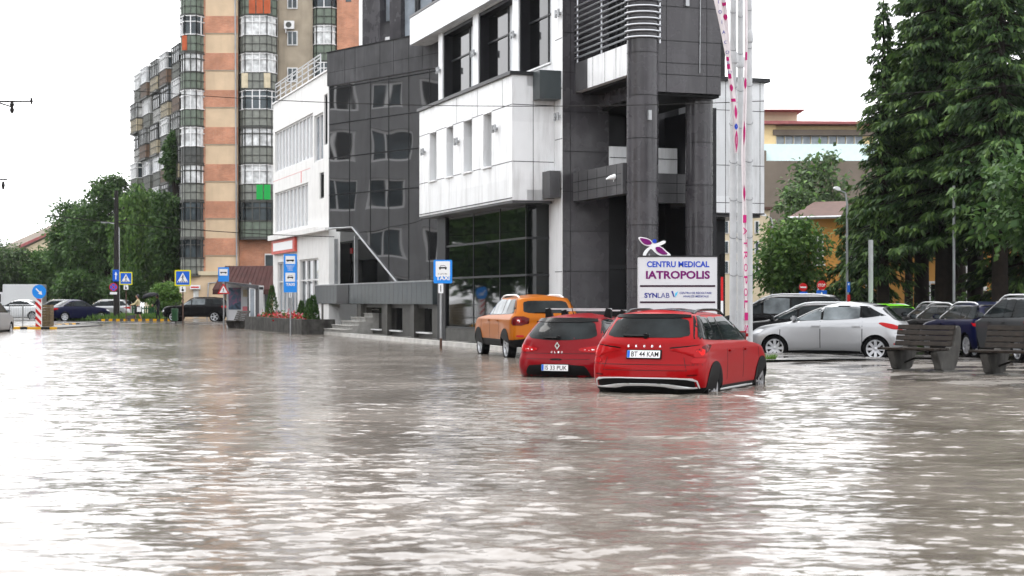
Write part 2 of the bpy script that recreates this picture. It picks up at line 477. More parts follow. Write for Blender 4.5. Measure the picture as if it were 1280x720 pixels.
# ------------------------------------------------------------------ the ground, the flood, pavements
D = Vector((-0.3282, 0.9446)); E = Vector((0.9446, 0.3282))
KERB0 = Vector((-0.99, 46.3))
SHORE = [(60.0, -60.0), (12.6, 9.0), (7.9, 23.2), (5.6, 31.4), (3.75, 33.2), (1.69, 38.6)] + \
        [tuple(KERB0 + D * s) for s in (0, 10, 20, 30, 40, 48)] + [(-19.5, 94.0), (-26, 99), (-60, 104)]

def shore_dist(X, Y):
    """signed distance to the shore line, positive on dry land"""
    best = np.full(X.shape, 1e9); sign = np.ones(X.shape)
    for (x0, y0), (x1, y1) in zip(SHORE[:-1], SHORE[1:]):
        dx, dy = x1 - x0, y1 - y0; L2 = dx * dx + dy * dy
        t = np.clip(((X - x0) * dx + (Y - y0) * dy) / L2, 0, 1)
        d = np.hypot(X - x0 - t * dx, Y - y0 - t * dy)
        sd = np.sign(dy * (X - x0) - dx * (Y - y0)); sd[sd == 0] = 1
        m = d < best - 1e-9
        best = np.where(m, d, best); sign = np.where(m, sd, sign)
    return best * sign

def smooth(a, b, x):
    t = np.clip((x - a) / (b - a), 0, 1); return t * t * (3 - 2 * t)

def ground_h(X, Y):
    X = np.asarray(X, float); Y = np.asarray(Y, float)
    t = shore_dist(X, Y)
    road = -0.02 - 0.28 * smooth(0, 4.5, -t)
    road = road * (1 - smooth(84, 100, Y)) + 0.012 * smooth(84, 100, Y)
    plaza = -0.02 + 0.055 * smooth(0, 1.6, t) + 0.02 * smooth(1.5, 4, t) - 0.145 * smooth(5.5, 9.5, t)
    pave = -0.02 + 0.05 * smooth(0, 0.5, t)
    k = smooth(36, 40, Y)
    land = plaza * (1 - k) + pave * k
    # the car park behind the clinic stays low
    park = smooth(3.0, 6.0, (X - 5.0) - (Y - 38) * 0.05)
    land = land * (1 - k) + k * (land * (1 - park) - 0.09 * park)
    return np.where(t > 0, land, road) + 0.006 * np.sin(X * 0.9 + 1.3) * np.sin(Y * 0.7)

def axis_lines(lo, hi, step, far):
    a = list(np.arange(lo, hi + step * .5, step)); s = step
    while a[-1] < far: s *= 1.35; a.append(a[-1] + s)
    s = step
    while a[0] > -far: s *= 1.35; a.insert(0, a[0] - s)
    return np.array(a)

gxs = axis_lines(-45, 40, 0.4, 2500); gys = axis_lines(2, 112, 0.4, 2500)
GX, GY = np.meshgrid(gxs, gys)
GZ = ground_h(GX, GY)
GT = shore_dist(GX, GY)

def grid_object(name, Xs, Ys, Zs, mask, mats):
    ny, nx = Xs.shape
    idx = np.arange(nx * ny).reshape(ny, nx)
    q = np.stack([idx[:-1, :-1], idx[:-1, 1:], idx[1:, 1:], idx[1:, :-1]], -1)[mask]
    q = q.reshape(-1, 4)
    used, inv = np.unique(q, return_inverse=True); q = inv.reshape(-1, 4)
    V = np.stack([Xs.ravel(), Ys.ravel(), Zs.ravel()], -1)[used]
    me = bpy.data.meshes.new(name)
    me.vertices.add(len(V)); me.vertices.foreach_set('co', V.ravel())
    me.loops.add(q.size); me.loops.foreach_set('vertex_index', q.ravel())
    me.polygons.add(len(q)); me.polygons.foreach_set('loop_start', np.arange(0, q.size, 4))
    me.polygons.foreach_set('loop_total', np.full(len(q), 4))
    me.polygons.foreach_set('use_smooth', np.ones(len(q), bool))
    for m in mats: me.materials.append(m)
    me.update(calc_edges=True); me.validate()
    o = bpy.data.objects.new(name, me); COL.objects.link(o)
    return o

def wet_ground(name, dry, wet, scale, slabs=None, rlo=0.04, rhi=0.45):
    m = pm(name, dry, 0.4)
    t = m.node_tree; N = t.nodes; Lk = t.links.new; b = N["Principled BSDF"]
    tc = N.new("ShaderNodeTexCoord")
    n = N.new("ShaderNodeTexNoise"); n.inputs['Scale'].default_value = scale; n.inputs['Detail'].default_value = 7; n.inputs['Roughness'].default_value = 0.6
    Lk(tc.outputs['Object'], n.inputs['Vector'])
    r = N.new("ShaderNodeValToRGB"); r.color_ramp.elements[0].position, r.color_ramp.elements[1].position = 0.40, 0.60
    r.color_ramp.elements[0].color = (*wet, 1); r.color_ramp.elements[1].color = (*dry, 1)
    Lk(n.outputs['Fac'], r.inputs[0])
    mr = N.new("ShaderNodeMapRange"); mr.inputs['From Min'].default_value, mr.inputs['From Max'].default_value = 0.40, 0.62
    mr.inputs['To Min'].default_value, mr.inputs['To Max'].default_value = rlo, rhi
    Lk(n.outputs['Fac'], mr.inputs['Value']); Lk(mr.outputs[0], b.inputs['Roughness'])
    fine = N.new("ShaderNodeTexNoise"); fine.inputs['Scale'].default_value = 26; fine.inputs['Detail'].default_value = 5
    Lk(tc.outputs['Object'], fine.inputs['Vector'])
    col = r.outputs[0]
    if slabs:
        mp = N.new("ShaderNodeMapping"); mp.inputs['Rotation'].default_value = (0, 0, R(-19)); Lk(tc.outputs['Object'], mp.inputs['Vector'])
        br = N.new("ShaderNodeTexBrick"); br.inputs['Scale'].default_value = 1; br.inputs['Brick Width'].default_value = slabs; br.inputs['Row Height'].default_value = slabs
        br.inputs['Mortar Size'].default_value = 0.012; br.offset = 0.5
        br.inputs['Color1'].default_value = (1, 1, 1, 1); br.inputs['Color2'].default_value = (0.78, 0.76, 0.74, 1); br.inputs['Mortar'].default_value = (0.35, 0.33, 0.31, 1)
        Lk(mp.outputs[0], br.inputs['Vector'])
        mu = N.new("ShaderNodeMix"); mu.data_type = 'RGBA'; mu.blend_type = 'MULTIPLY'; mu.inputs['Factor'].default_value = 1
        Lk(col, mu.inputs['A']); Lk(br.outputs[0], mu.inputs['B']); col = mu.outputs['Result']
    Lk(col, b.inputs['Base Color'])
    hm = N.new("ShaderNodeMath"); hm.operation = 'MULTIPLY'; Lk(fine.outputs['Fac'], hm.inputs[0]); Lk(mr.outputs[0], hm.inputs[1])
    bp = N.new("ShaderNodeBump"); bp.inputs['Strength'].default_value = 0.35; bp.inputs['Distance'].default_value = 0.02
    Lk(hm.outputs[0], bp.inputs['Height']); Lk(bp.outputs[0], b.inputs['Normal'])
    return m
M['asphalt'] = wet_ground('asphalt', (0.075, 0.07, 0.065), (0.035, 0.033, 0.031), 0.55)
M['paving'] = wet_ground('paving', (0.15, 0.135, 0.12), (0.075, 0.066, 0.058), 0.8, slabs=0.6)
M['pavement'] = wet_ground('pavement', (0.17, 0.165, 0.155), (0.09, 0.085, 0.08), 0.9, slabs=0.5)

allq = np.ones((len(gys) - 1, len(gxs) - 1), bool)
structure(grid_object('ground', GX, GY, GZ, allq, [M['asphalt']]))
cx = (GX[:-1, :-1] + GX[1:, 1:]) / 2; cy = (GY[:-1, :-1] + GY[1:, 1:]) / 2
ct = shore_dist(cx, cy)
structure(grid_object('plaza', GX, GY, GZ + 0.006, (ct > -0.6) & (ct < 11) & (cy < 36) & (cy > 2), [M['paving']]))

# pavement slab along the clinic and the shops, with kerb stones coloured pale for their reflecting tops
kerb_pts = [Vector((3.4, 34.2)), Vector((1.69, 38.6))] + [KERB0 + D * s for s in (0, 8, 16, 24, 32, 40)]
pv = MB()
for p, q in zip(kerb_pts[:-1], kerb_pts[1:]):
    o = len(pv.v); e = E * 5.5
    a, b_, c, d = p + E * .28, p + e, q + e, q + E * .28
    pv.add([(*v, 0.10) for v in (a, b_, c, d)], [(0, 1, 2, 3)])
    pv.add([(*v, z) for v in (p + E * .28, q + E * .28) for z in (-0.3, 0.10)], [(0, 1, 3, 2)])
structure(pv.build('pavement', M['pavement']))
kb = MB()
for p, q in zip(kerb_pts[:-1], kerb_pts[1:]):
    n = max(1, int((q - p).length / 1.0)); 
    for i in range(n):
        u, v = p.lerp(q, i / n), p.lerp(q, (i + .985) / n)
        c = (u + v) / 2; t = v - u
        kb.obox((c.x + E.x * .14, c.y + E.y * .14, -0.10), (t.length / 2, 0.135, 0.225), math.atan2(t.y, t.x))
defm('kerb_stone', (0.52, 0.51, 0.49), 0.3, var=0.25, vs=3)
structure(kb.build('kerb', M['kerb_stone']))

CAR_SPOTS = [(2.2, 24.8), (3.4, 26.0), (1.2, 30.3), (2.0, 31.5)]
# flood water: graded mesh of small crossing waves, fine capillary ripples in the bump
rng = np.random.default_rng(7)
rows = [4.0]
while rows[-1] < 108: rows.append(rows[-1] * 1.0042)
rows = np.array(rows)
us = np.linspace(-0.62, 0.46, 300)
WY = np.repeat(rows[:, None], len(us), 1)
WX = us[None, :] * (WY + 3.0)
WZ = np.zeros_like(WX)
warpx = 0.35 * np.sin(0.61 * WX + 0.37 * WY + 1.0) + 0.25 * np.sin(1.3 * WX - 0.8 * WY + 2.0)
warpy = 0.35 * np.sin(0.53 * WY - 0.41 * WX + 0.3) + 0.25 * np.sin(1.1 * WY + 0.9 * WX)
patch = 0.62 + 0.38 * np.sin(0.33 * WX + 0.9 * np.sin(0.21 * WY)) * np.sin(0.27 * WY + 0.8 * np.sin(0.4 * WX) + 1.0)
patch *= 0.42 + 0.58 * smooth(-0.30, 0.02, WX / WY)       # calmer towards the far side of the road
sp = 0.0042 * WY
lam = np.exp(rng.uniform(np.log(0.12), np.log(1.0), 130))
for l in lam:
    th = rng.normal(1.45, 0.6)
    k = 2 * np.pi / l
    slope = 0.029 * (0.6 + 0.8 * rng.random()) * (1.2 if l < .36 else 0.6 if l < .6 else 0.35)
    fade = smooth(3.2, 6.5, l / sp)
    WZ += slope / k * np.sin(k * ((WX + warpx) * math.cos(th) + (WY + warpy) * math.sin(th)) + rng.uniform(0, 6.28)) * fade * patch
# rings where the current breaks round the stalled cars
for (cx_, cy_) in CAR_SPOTS:
    d_ = np.hypot(WX - cx_, (WY - cy_) * .75)
    WZ += 0.026 * np.exp(-np.maximum(d_ - 1.5, 0) / 1.1) * np.sin(2 * np.pi * d_ / .42 + 1.5 * np.sin(3 * WX) + np.sin(2.3 * WY)) * smooth(3, 6, .42 / sp)
# sharpen the crests a little
WZ = WZ + 4.0 * WZ * np.abs(WZ)
mt = pm('flood_water', (0.125, 0.102, 0.084), 0.13, spec=0.5)
N = mt.node_tree.nodes; Lk = mt.node_tree.links.new; b = N["Principled BSDF"]; b.inputs['IOR'].default_value = 1.36
tc = N.new("ShaderNodeTexCoord")
geo = N.new("ShaderNodeNewGeometry")
acc = geo.outputs['Normal']
lowf = N.new("ShaderNodeTexNoise"); lowf.inputs['Scale'].default_value = 0.16; lowf.inputs['Detail'].default_value = 3; lowf.inputs['Distortion'].default_value = 0.8
Lk(tc.outputs['Object'], lowf.inputs['Vector'])
calm = N.new("ShaderNodeMapRange"); calm.inputs['From Min'].default_value, calm.inputs['From Max'].default_value = 0.36, 0.64
calm.inputs['To Min'].default_value, calm.inputs['To Max'].default_value = 0.30, 1.15
Lk(lowf.outputs['Fac'], calm.inputs['Value'])
for sc_, amt in ((3.6, 0.52), (8.0, 0.66), (18, 0.40)):
    mp = N.new("ShaderNodeMapping"); mp.inputs['Scale'].default_value = (0.6, 1.35, 1); mp.inputs['Rotation'].default_value = (0, 0, R(7))
    Lk(tc.outputs['Object'], mp.inputs['Vector'])
    n = N.new("ShaderNodeTexNoise"); n.inputs['Scale'].default_value = sc_; n.inputs['Detail'].default_value = 2.0; n.inputs['Distortion'].default_value = 0.5
    Lk(mp.outputs[0], n.inputs['Vector'])
    sb = N.new("ShaderNodeVectorMath"); sb.operation = 'SUBTRACT'; sb.inputs[1].default_value = (.5, .5, .5); Lk(n.outputs['Color'], sb.inputs[0])
    ml = N.new("ShaderNodeVectorMath"); ml.operation = 'MULTIPLY'; ml.inputs[1].default_value = (amt * .7, amt, 0); Lk(sb.outputs[0], ml.inputs[0])
    sc2 = N.new("ShaderNodeVectorMath"); sc2.operation = 'SCALE'; Lk(ml.outputs[0], sc2.inputs[0]); Lk(calm.outputs[0], sc2.inputs['Scale'])
    ad = N.new("ShaderNodeVectorMath"); ad.operation = 'ADD'; Lk(acc, ad.inputs[0]); Lk(sc2.outputs[0], ad.inputs[1]); acc = ad.outputs[0]
nm = N.new("ShaderNodeVectorMath"); nm.operation = 'NORMALIZE'; Lk(acc, nm.inputs[0]); Lk(nm.outputs[0], b.inputs['Normal'])
nc = N.new("ShaderNodeTexNoise"); nc.inputs['Scale'].default_value = 0.35; nc.inputs['Detail'].default_value = 5
Lk(tc.outputs['Object'], nc.inputs['Vector'])
rc = N.new("ShaderNodeValToRGB"); rc.color_ramp.elements[0].position, rc.color_ramp.elements[1].position = 0.35, 0.65
rc.color_ramp.elements[0].color = (0.098, 0.083, 0.069, 1); rc.color_ramp.elements[1].color = (0.192, 0.168, 0.146, 1)
Lk(nc.outputs['Fac'], rc.inputs[0]); Lk(rc.outputs[0], b.inputs['Base Color'])
wc_x = (WX[:-1, :-1] + WX[1:, 1:]) / 2; wc_y = (WY[:-1, :-1] + WY[1:, 1:]) / 2
structure(grid_object('flood_water', WX, WY, WZ, shore_dist(wc_x, wc_y) < 0.9, [mt]))
# ------------------------------------------------------------------ the clinic building
fr = Frame((-1.06, 49.5), (0.3282, -0.9446))
A = fr.a
clinic = thing('medical_centre_building', 'white and dark granite clinic building with round corner column and black glass front', 'building',
               (fr.O.x, fr.O.y, 0), fr.rot)
def cpart(mb, name, mats, parent=None, **kw): return mb.build(name, mats, parent or clinic, **kw)

PA = A(703, .66)                                  # pier corner
bx0, bx1 = A(524.3, -.6), A(640, -.6)
gl0, gl1 = A(559, 0), A(659, 0)

# solid mass behind the fronts
m = MB()
m.box(A(548, .66) - 3.0, -1.0, 1.6, 9.0, 0, 12.0)
m.box(-.99, PA - 1.35, 1.6, 4.4, 0, 14.2)
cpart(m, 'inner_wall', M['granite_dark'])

# white projecting box with four slot windows
slots = [(537, 545.5), (558, 566.5), (579.5, 590), (604, 614.5)]
holes = [(A(p, -.6), A(q, -.6), 5.30, 6.86) for p, q in slots]
m = MB()
m.wall(bx0, bx1, 4.2, 7.7, -.6, -.15, holes)
m.box(bx0, bx0 + .3, -.15, .65, 4.2, 7.7); m.box(bx1 - .3, bx1, -.15, .655, 4.2, 7.7)
m.box(bx0, bx1, -.15, .65, 4.2, 4.5); m.box(bx0, bx1, -.15, .65, 7.4, 7.7)
for z in (5.285, 6.875):
    aa = bx0
    for h in sorted(holes) + [(bx1, bx1, 0, 0)]:
        m.box(aa + .01, h[0] - .01, -.604, -.59, z - .010, z + .010, 1); aa = h[1]
    m.box(bx1 - .01, bx1 + .004, -.59, .65, z - .010, z + .010, 1)
for px in (571, 597, 628): m.box(A(px, -.6) - .008, A(px, -.6) + .008, -.604, -.59, 6.885, 7.66, 1)
m.box(bx1 - .01, bx1 + .004, .02, .036, 4.2, 7.66, 1)
m.box(bx0, bx1 + .004, -.612, -.59, 4.25, 4.275, 1)
cpart(m, 'wall', [M['white_panel'], M['joint']])
m = MB(); m.box(bx0 - .05, bx1 + .06, -.68, .655, 7.703, 7.80); cpart(m, 'parapet_cap', M['mullion'])
m = MB(); m.box(bx0 + .02, bx1 - .02, -.58, .6, 4.13, 4.197); cpart(m, 'soffit', M['granite_grey'])
for h in holes:
    m = MB(); m.box(h[0] + .002, h[1] - .002, -.30, -.16, h[2] + .002, h[3] - .002); w_ = cpart(m, 'window', M['glass_mid'])
    m = MB(); m.box(h[0] - .03, h[1] + .03, -.66, -.602, h[2] - .05, h[2] - .003); m.build('sill', M['white_panel'], w_)
# grey metal block over the end of the box and band beside the pier
m = MB(); m.box(bx1 + .003, bx1 + .55, .02, .655, 7.0, 7.79); cpart(m, 'metal_block', M['slate_panel'])
m = MB(); m.box(bx1 + .003, PA - .05, .30, .62, 4.25, 5.0)
for z in (4.5, 4.75): m.box(bx1 + .6, PA - .045, .295, .30, z - .01, z + .01, 1)
cpart(m, 'granite_band', [M['granite_grey'], M['granite_joint']])

# ground-floor black glass
m = MB(); m.box(gl0, gl1, 0.005, .25, .50, 4.12)
m.box(gl1 - .25, gl1, .25, fr.b(689, gl1), .50, 4.12)
cpart(m, 'shop_glass', M['glass_shop'])
m = MB()
for z in (2.12, 3.17, .53): m.box(gl0, gl1 + .02, -.03, .003, z - .03, z + .03)
for px in (592, 625, 657.5): m.box(A(px) - .018, A(px) + .018, -.012, .003, .52, 4.12)
for z in (2.12, 3.17): m.box(gl1 + .001, gl1 + .02, .004, fr.b(688, gl1), z - .03, z + .03)
cpart(m, 'glass_frame', M['mullion'])
m = MB(); m.box(gl0, gl1 + .05, -.05, .3, -.3, .495); m.box(gl1 - .2, gl1 + .05, .3, 2.2, -.3, .495); cpart(m, 'plinth', M['concrete_wet'])
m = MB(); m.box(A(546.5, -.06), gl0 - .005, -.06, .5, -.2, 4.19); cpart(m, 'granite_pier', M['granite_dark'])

# upper white wall with deep windows
u0, u1 = A(548, .66), PA
wins = [(A(553, .66), A(591, .66)), (A(597.5, .66), A(640.5, .66)), (A(648, .66), A(689, .66))]
hs_ = [(p, q, 8.15, 10.66) for p, q in wins]
m = MB(); m.wall(u0, u1 - .001, -.1, 13.4, .66, 1.15, hs_)
m.box(A(513, .40), u1 - .001, .38, .655, 10.70, 11.67)
m.box(A(513, .40), u0, .66, 1.1, 10.70, 11.67)
for z in (8.7, 7.3, 5.9, 4.5, 2.2): m.box(A(694, .66), u1 - .02, .655, .67, z - .01, z + .01, 1)
cpart(m, 'upper_wall', [M['white_panel'], M['joint']])
m = MB(); m.box(A(513, .40), u1 - .001, .36, 1.2, 11.675, 11.76); cpart(m, 'parapet_cap', M['mullion'])
for p, q in wins:
    mid = p + (q - p) * .62
    m = MB(); m.box(p + .002, p + .10, .70, 1.14, 8.16, 10.65); m.box(p + .1, q - .002, .70, 1.14, 10.55, 10.655)
    w_ = cpart(m, 'window', M['granite_dark'])
    m = MB(); m.box(p + .10, mid, 1.0, 1.1, 8.17, 10.54); m.build('pane', M['glass_dark'], w_)
    m = MB(); m.box(mid + .05, q - .01, 1.0, 1.1, 8.17, 10.54); m.build('pane', M['blind'], w_)
    m = MB(); m.box(mid + .002, mid + .048, .95, 1.1, 8.17, 10.54); m.box(p + .1, mid, .96, .998, 9.65, 9.70); m.box(mid + .05, q - .01, .96, .998, 9.65, 9.70)
    m.build('frame', M['mullion'], w_)
    m = MB(); m.box(p + .1, q - .01, .62, .99, 8.10, 8.148); m.build('sill', M['white_panel'], w_)

# granite pier at the corner
pb = fr.b(761, PA)
m = MB(); m.box(PA - .7, PA, .663, pb, -.3, 14.2)
zj = [gz(y, 44.4) for y in (40, 89.6, 139, 188.6, 239, 288.6, 339)]
for z in zj: m.box(PA - .01, PA + .003, .67, pb, z - .010, z + .010, 1)
m.box(PA - .01, PA + .003, fr.b(713, PA) - .008, fr.b(713, PA) + .008, 0, 14, 1)
cpart(m, 'granite_pier', [M['granite'], M['granite_joint']])

# columns
ca, cb_, cr = 9.29, 1.45, .41
m = MB(); m.lathe([(cr, -.3), (cr, 14.2)], (ca, cb_, 0), 40)
for z in zj: m.lathe([(cr + .003, z - .01), (cr + .003, z + .01)], (ca, cb_, 0), 40, mi=1)
cpart(m, 'column', [M['granite'], M['granite_joint']], angle=40)
ca2, cb2 = 8.75, 3.32
m = MB(); m.lathe([(.36, -.3), (.36, 6.77)], (ca2, cb2, 0), 36)
for z in zj[2:]: m.lathe([(.363, z - .01), (.363, z + .01)], (ca2, cb2, 0), 36, mi=1)
cpart(m, 'column', [M['granite'], M['granite_joint']], angle=40)

# hanging granite block on the right
BA = 9.42; bR = fr.b(901, BA)
m = MB(); m.box(PA - 3, BA, cb_ + cr - .12, bR, 6.78, 14.2)
for y in (10.5, 53, 80.5, 95):
    z = gz(y, 41.6); m.box(BA - .01, BA + .003, cb_ + cr, bR, z - .010, z + .010, 1)
for px in (833, 883.5): m.box(BA - .01, BA + .003, fr.b(px, BA) - .008, fr.b(px, BA) + .008, 6.78, 14.2, 1)
cpart(m, 'granite_block', [M['granite'], M['granite_joint']])
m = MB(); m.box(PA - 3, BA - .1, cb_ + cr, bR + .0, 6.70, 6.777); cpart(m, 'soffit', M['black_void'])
m = MB(); m.box(PA - 3, BA - .25, bR + .001, bR + .12, 6.78, 14.2); cpart(m, 'side_cladding', M['granite'])
for z, b0 in ((9.15, fr.b(858, BA)), ):
    m = MB(); m.box(BA + .003, BA + .08, b0 - .05, b0 + .05, z - .13, z + .13); cpart(m, 'wall_lamp', M['galv'])
m = MB(); m.box(ca + cr - .01, ca + cr + .07, cb_ - .04, cb_ + .05, 6.0, 6.25); cpart(m, 'wall_lamp', M['galv'])
m = MB(); m.tube((BA + .03, fr.b(874, BA), 7.3), (BA + .03, fr.b(877, BA), 14.1), .012); cpart(m, 'downpipe', M['galv'])

# balcony with its rail of silver bars
m = MB(); m.box(PA + .003, ca + .05, 1.05, 1.25, 7.2, 8.0, 0)
for px in (741, 756, 770): m.box(A(px, 1.05) - .007, A(px, 1.05) + .007, 1.046, 1.06, 7.2, 8.0, 1)
m.box(PA + .003, PA + 0.9, 1.044, 1.049, 7.2, 8.0, 2)
cpart(m, 'balcony_fascia', [M['white_panel'], M['joint'], M['granite_grey']])
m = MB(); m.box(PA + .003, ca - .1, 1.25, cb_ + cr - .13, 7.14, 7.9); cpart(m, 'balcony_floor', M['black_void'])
rail = MB(); vert = MB()
for k in range(10):
    z = 8.13 + .158 * k
    pts = [(PA + .02, 1.03, z), (ca - .1, 1.03, z)]
    for t in range(0, 101, 10):
        an = R(-90 + t * 1.45)
        pts.append((ca + (cr + .07) * math.cos(an) * 1, cb_ + (cr + .07) * math.sin(an), z))
    rail.path(pts, .026, 8)
for a_ in (A(751, 1.05), PA + .1): vert.tube((a_, 1.075, 7.95), (a_, 1.075, 9.75), .03)
an = R(-90 + 145); vert.tube((ca + (cr + .04) * math.cos(an), cb_ + (cr + .04) * math.sin(an), 8.0), (ca + (cr + .04) * math.cos(an), cb_ + (cr + .04) * math.sin(an), 9.75), .028)
rl = cpart(rail, 'balcony_rail', M['steel'], angle=40); vert.build('rail_post', M['steel'], rl)
m = MB(); m.box(PA + .8, ca - .6, cb_ + cr - .135, cb_ + cr - .122, 8.0, 13.8); cpart(m, 'balcony_window', M['glass_dark'])
m = MB()
for a_ in np.linspace(PA + .8, ca - .6, 5): m.box(a_ - .04, a_ + .04, cb_ + cr - .16, cb_ + cr - .136, 8.0, 13.8)
cpart(m, 'window_frame', M['mullion'])

# entrance recess: granite beams, white parapet, dark glazing
m = MB(); m.box(PA + .003, ca - .2, .98, 1.28, 4.15, 4.95)
for z in (4.4, 4.68): m.box(PA + .01, ca - .3, .976, .99, z - .009, z + .009, 1)
for a_ in np.linspace(PA + .4, ca - .6, 5): m.box(a_ - .008, a_ + .008, .976, .99, 4.15, 4.94, 1)
cpart(m, 'granite_beam', [M['granite_grey'], M['granite_joint']])
m = MB(); m.box(7.55, 7.85, 1.9, 4.15, 4.02, 4.80)
for z in (4.28, 4.55): m.box(7.84, 7.853, 1.9, 4.15, z - .009, z + .009, 1)
for b_ in (2.5, 3.1, 3.7): m.box(7.84, 7.853, b_ - .008, b_ + .008, 4.02, 4.80, 1)
m.box(PA + .1, 7.55, 3.9, 4.15, 4.02, 4.8)
cpart(m, 'granite_beam', [M['granite_grey'], M['granite_joint']])
ra = PA - .9
m = MB(); m.box(PA - .2, PA + .05, 2.055, 4.14, 4.95, 5.72); m.box(PA + .05, PA + .06, 2.06, 4.14, 5.4, 5.42, 1); cpart(m, 'terrace_parapet', [M['white_panel'], M['joint']])
m = MB(); m.box(ra - .4, ra, 1.5, 4.19, 0, 4.2); m.box(ra - .4, ra, 1.5, 4.19, 5.0, 6.75); cpart(m, 'entrance_glass', M['granite_dark'])
m = MB()
for b_ in (2.3, 3.0, 3.7): m.box(ra + .001, ra + .06, b_ - .04, b_ + .04, 0, 6.7)
m.box(ra + .001, ra + .055, 2, 4.19, 2.3, 2.42)
cpart(m, 'entrance_frame', M['mullion'])
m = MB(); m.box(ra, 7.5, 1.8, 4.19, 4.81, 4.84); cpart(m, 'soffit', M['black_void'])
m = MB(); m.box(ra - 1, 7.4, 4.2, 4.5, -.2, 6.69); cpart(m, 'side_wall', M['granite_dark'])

# white wing on the right, raised over the lane
wa = .146; wb0, wb1 = 3.6, fr.b(955.3, wa)
m = MB(); m.box(-9, wa, wb0 + 3.7, wb1, 4.22, 8.55)
for px in (907, 916, 935.5, 950): b_ = fr.b(px, wa); m.box(wa - .01, wa + .004, b_ - .01, b_ + .01, 4.22, 8.55, 1)
for y in (137, 206, 253): z = gz(y, 52); m.box(wa - .01, wa + .004, wb0 + 3.7, wb1, z - .01, z + .01, 1)
m.box(-9, wa + .01, wb0 + 3.7, wb1 + .01, 4.22, 4.26, 1)
cpart(m, 'wing_wall', [M['white_panel'], M['joint']])
m = MB(); m.box(-9.2, wa + .12, wb0 + 3.6, wb1 + .16, 8.553, 8.68); cpart(m, 'wing_roof', M['mullion'])
m = MB(); m.box(-9, wa - .1, wb0 + 3.7, wb1 - .1, 4.12, 4.217); cpart(m, 'soffit', M['granite_grey'])

# glass bay set at an angle
G0 = Vector((-3.77, 59.3)); g = Vector((-0.664, 0.748)).normalized()
gn = Vector((-g.y, g.x)); gn = gn if gn.y < 0 else -gn
frg = Frame(G0, -g)                               # a grows to the right, b goes inwards
bay = math.atan2(frg.u.y, frg.u.x)
T = Matrix.Rotation(-fr.rot, 4, 'Z') @ Matrix.Translation((G0.x - fr.O.x, G0.y - fr.O.y, 0)) @ Matrix.Rotation(bay, 4, 'Z')
def gpart(mb, name, mats, parent=None): return mb.xf(T).build(name, mats, parent or clinic)
ga, gb, gc = frg.a(412), frg.a(441), frg.a(497); gd = frg.a(550)
zt = 9.85; zb = frg.z(286, ga); zb2 = 2.05
m = MB(); m.prism([(ga, zb), (gb, zb), (gc, zb2), (gd + .5, zb2), (gd + .5, zt), (ga, zt)], 0, .3); gpart(m, 'bay_glass', M['glass_bay'])
m = MB()
for y in (111.5, 155.8, 198, 244): z = frg.z(y, ga); m.box(ga, gd + .3, -.025, -.003, z - .022, z + .022)
for px in (437, 463, 486, 511, 537):
    a_ = frg.a(px); lo = zb if a_ < gb else (zb2 if a_ > gc else zb + (zb2 - zb) * (a_ - gb) / (gc - gb))
    m.box(a_ - .012, a_ + .012, -.014, -.004, lo + .05, zt)
gpart(m, 'bay_mullion', M['mullion'])
m = MB()
m.path([(ga, -.04, zb), (gb, -.04, zb), (gc, -.04, zb2 + .02), ], .038, 6)
m.box(gc, gd + .3, -.06, -.003, zb2, zb2 + .07)
gpart(m, 'bay_edge', M['galv'])
m = MB(); m.box(ga - .06, gd + .4, -.08, 1.2, zt, 10.36); m.box(ga - .06, gd + .4, -.08, 1.2, 10.38, 11.15)
for px in (433, 446, 477, 494, 513, 530): a_ = frg.a(px); m.box(a_ - .01, a_ + .01, -.084, -.075, zt, 11.15, 1)
m.box(ga - .055, gd + .4, -.075, 1.15, 10.355, 10.385, 1)
m.box(ga - .1, gd + .4, -.1, 1.2, 11.153, 11.20, 1)
gpart(m, 'granite_fascia', [M['granite_grey'], M['granite_joint']])
m = MB(); m.box(ga - .05, ga - .002, -.01, 1.6, zb, zt); m.box(ga - .05, gd, .31, 3.5, zt - .3, 11.0); gpart(m, 'bay_cheek', M['galv'])
m = MB(); m.box(ga, gc, .31, 3.2, zb - .10, zb); gpart(m, 'bay_soffit', M['granite_grey'])
# upper floor set back above the bay
m = MB()
m.box(frg.a(453, 2), frg.a(475, 2), 2, 2.6, 10.9, 15); m.box(frg.a(487, 2), frg.a(501, 2), 2, 2.6, 10.9, 15); m.box(frg.a(475, 2), frg.a(487, 2), 2.25, 2.6, 10.9, 11.95, 1)
m.box(frg.a(453, 2) - .25, frg.a(453, 2), 2.01, 2.6, 10.9, 15, 1)
gpart(m, 'penthouse_wall', [M['granite'], M['white_clean']])
m = MB(); m.box(frg.a(475, 2), frg.a(487, 2), 2.3, 2.55, 12.6, 15); m.box(frg.a(501, 2), frg.a(566, 2), 2.2, 2.5, 10.9, 15); pw = gpart(m, 'penthouse_window', M['glass_pale'])
m = MB()
for px in (517, 519.5, 538, 548): m.box(frg.a(px, 2) - .05, frg.a(px, 2) + .05, 2.1, 2.199, 10.9, 15)
gpart(m, 'window_frame', M['mullion'], clinic)

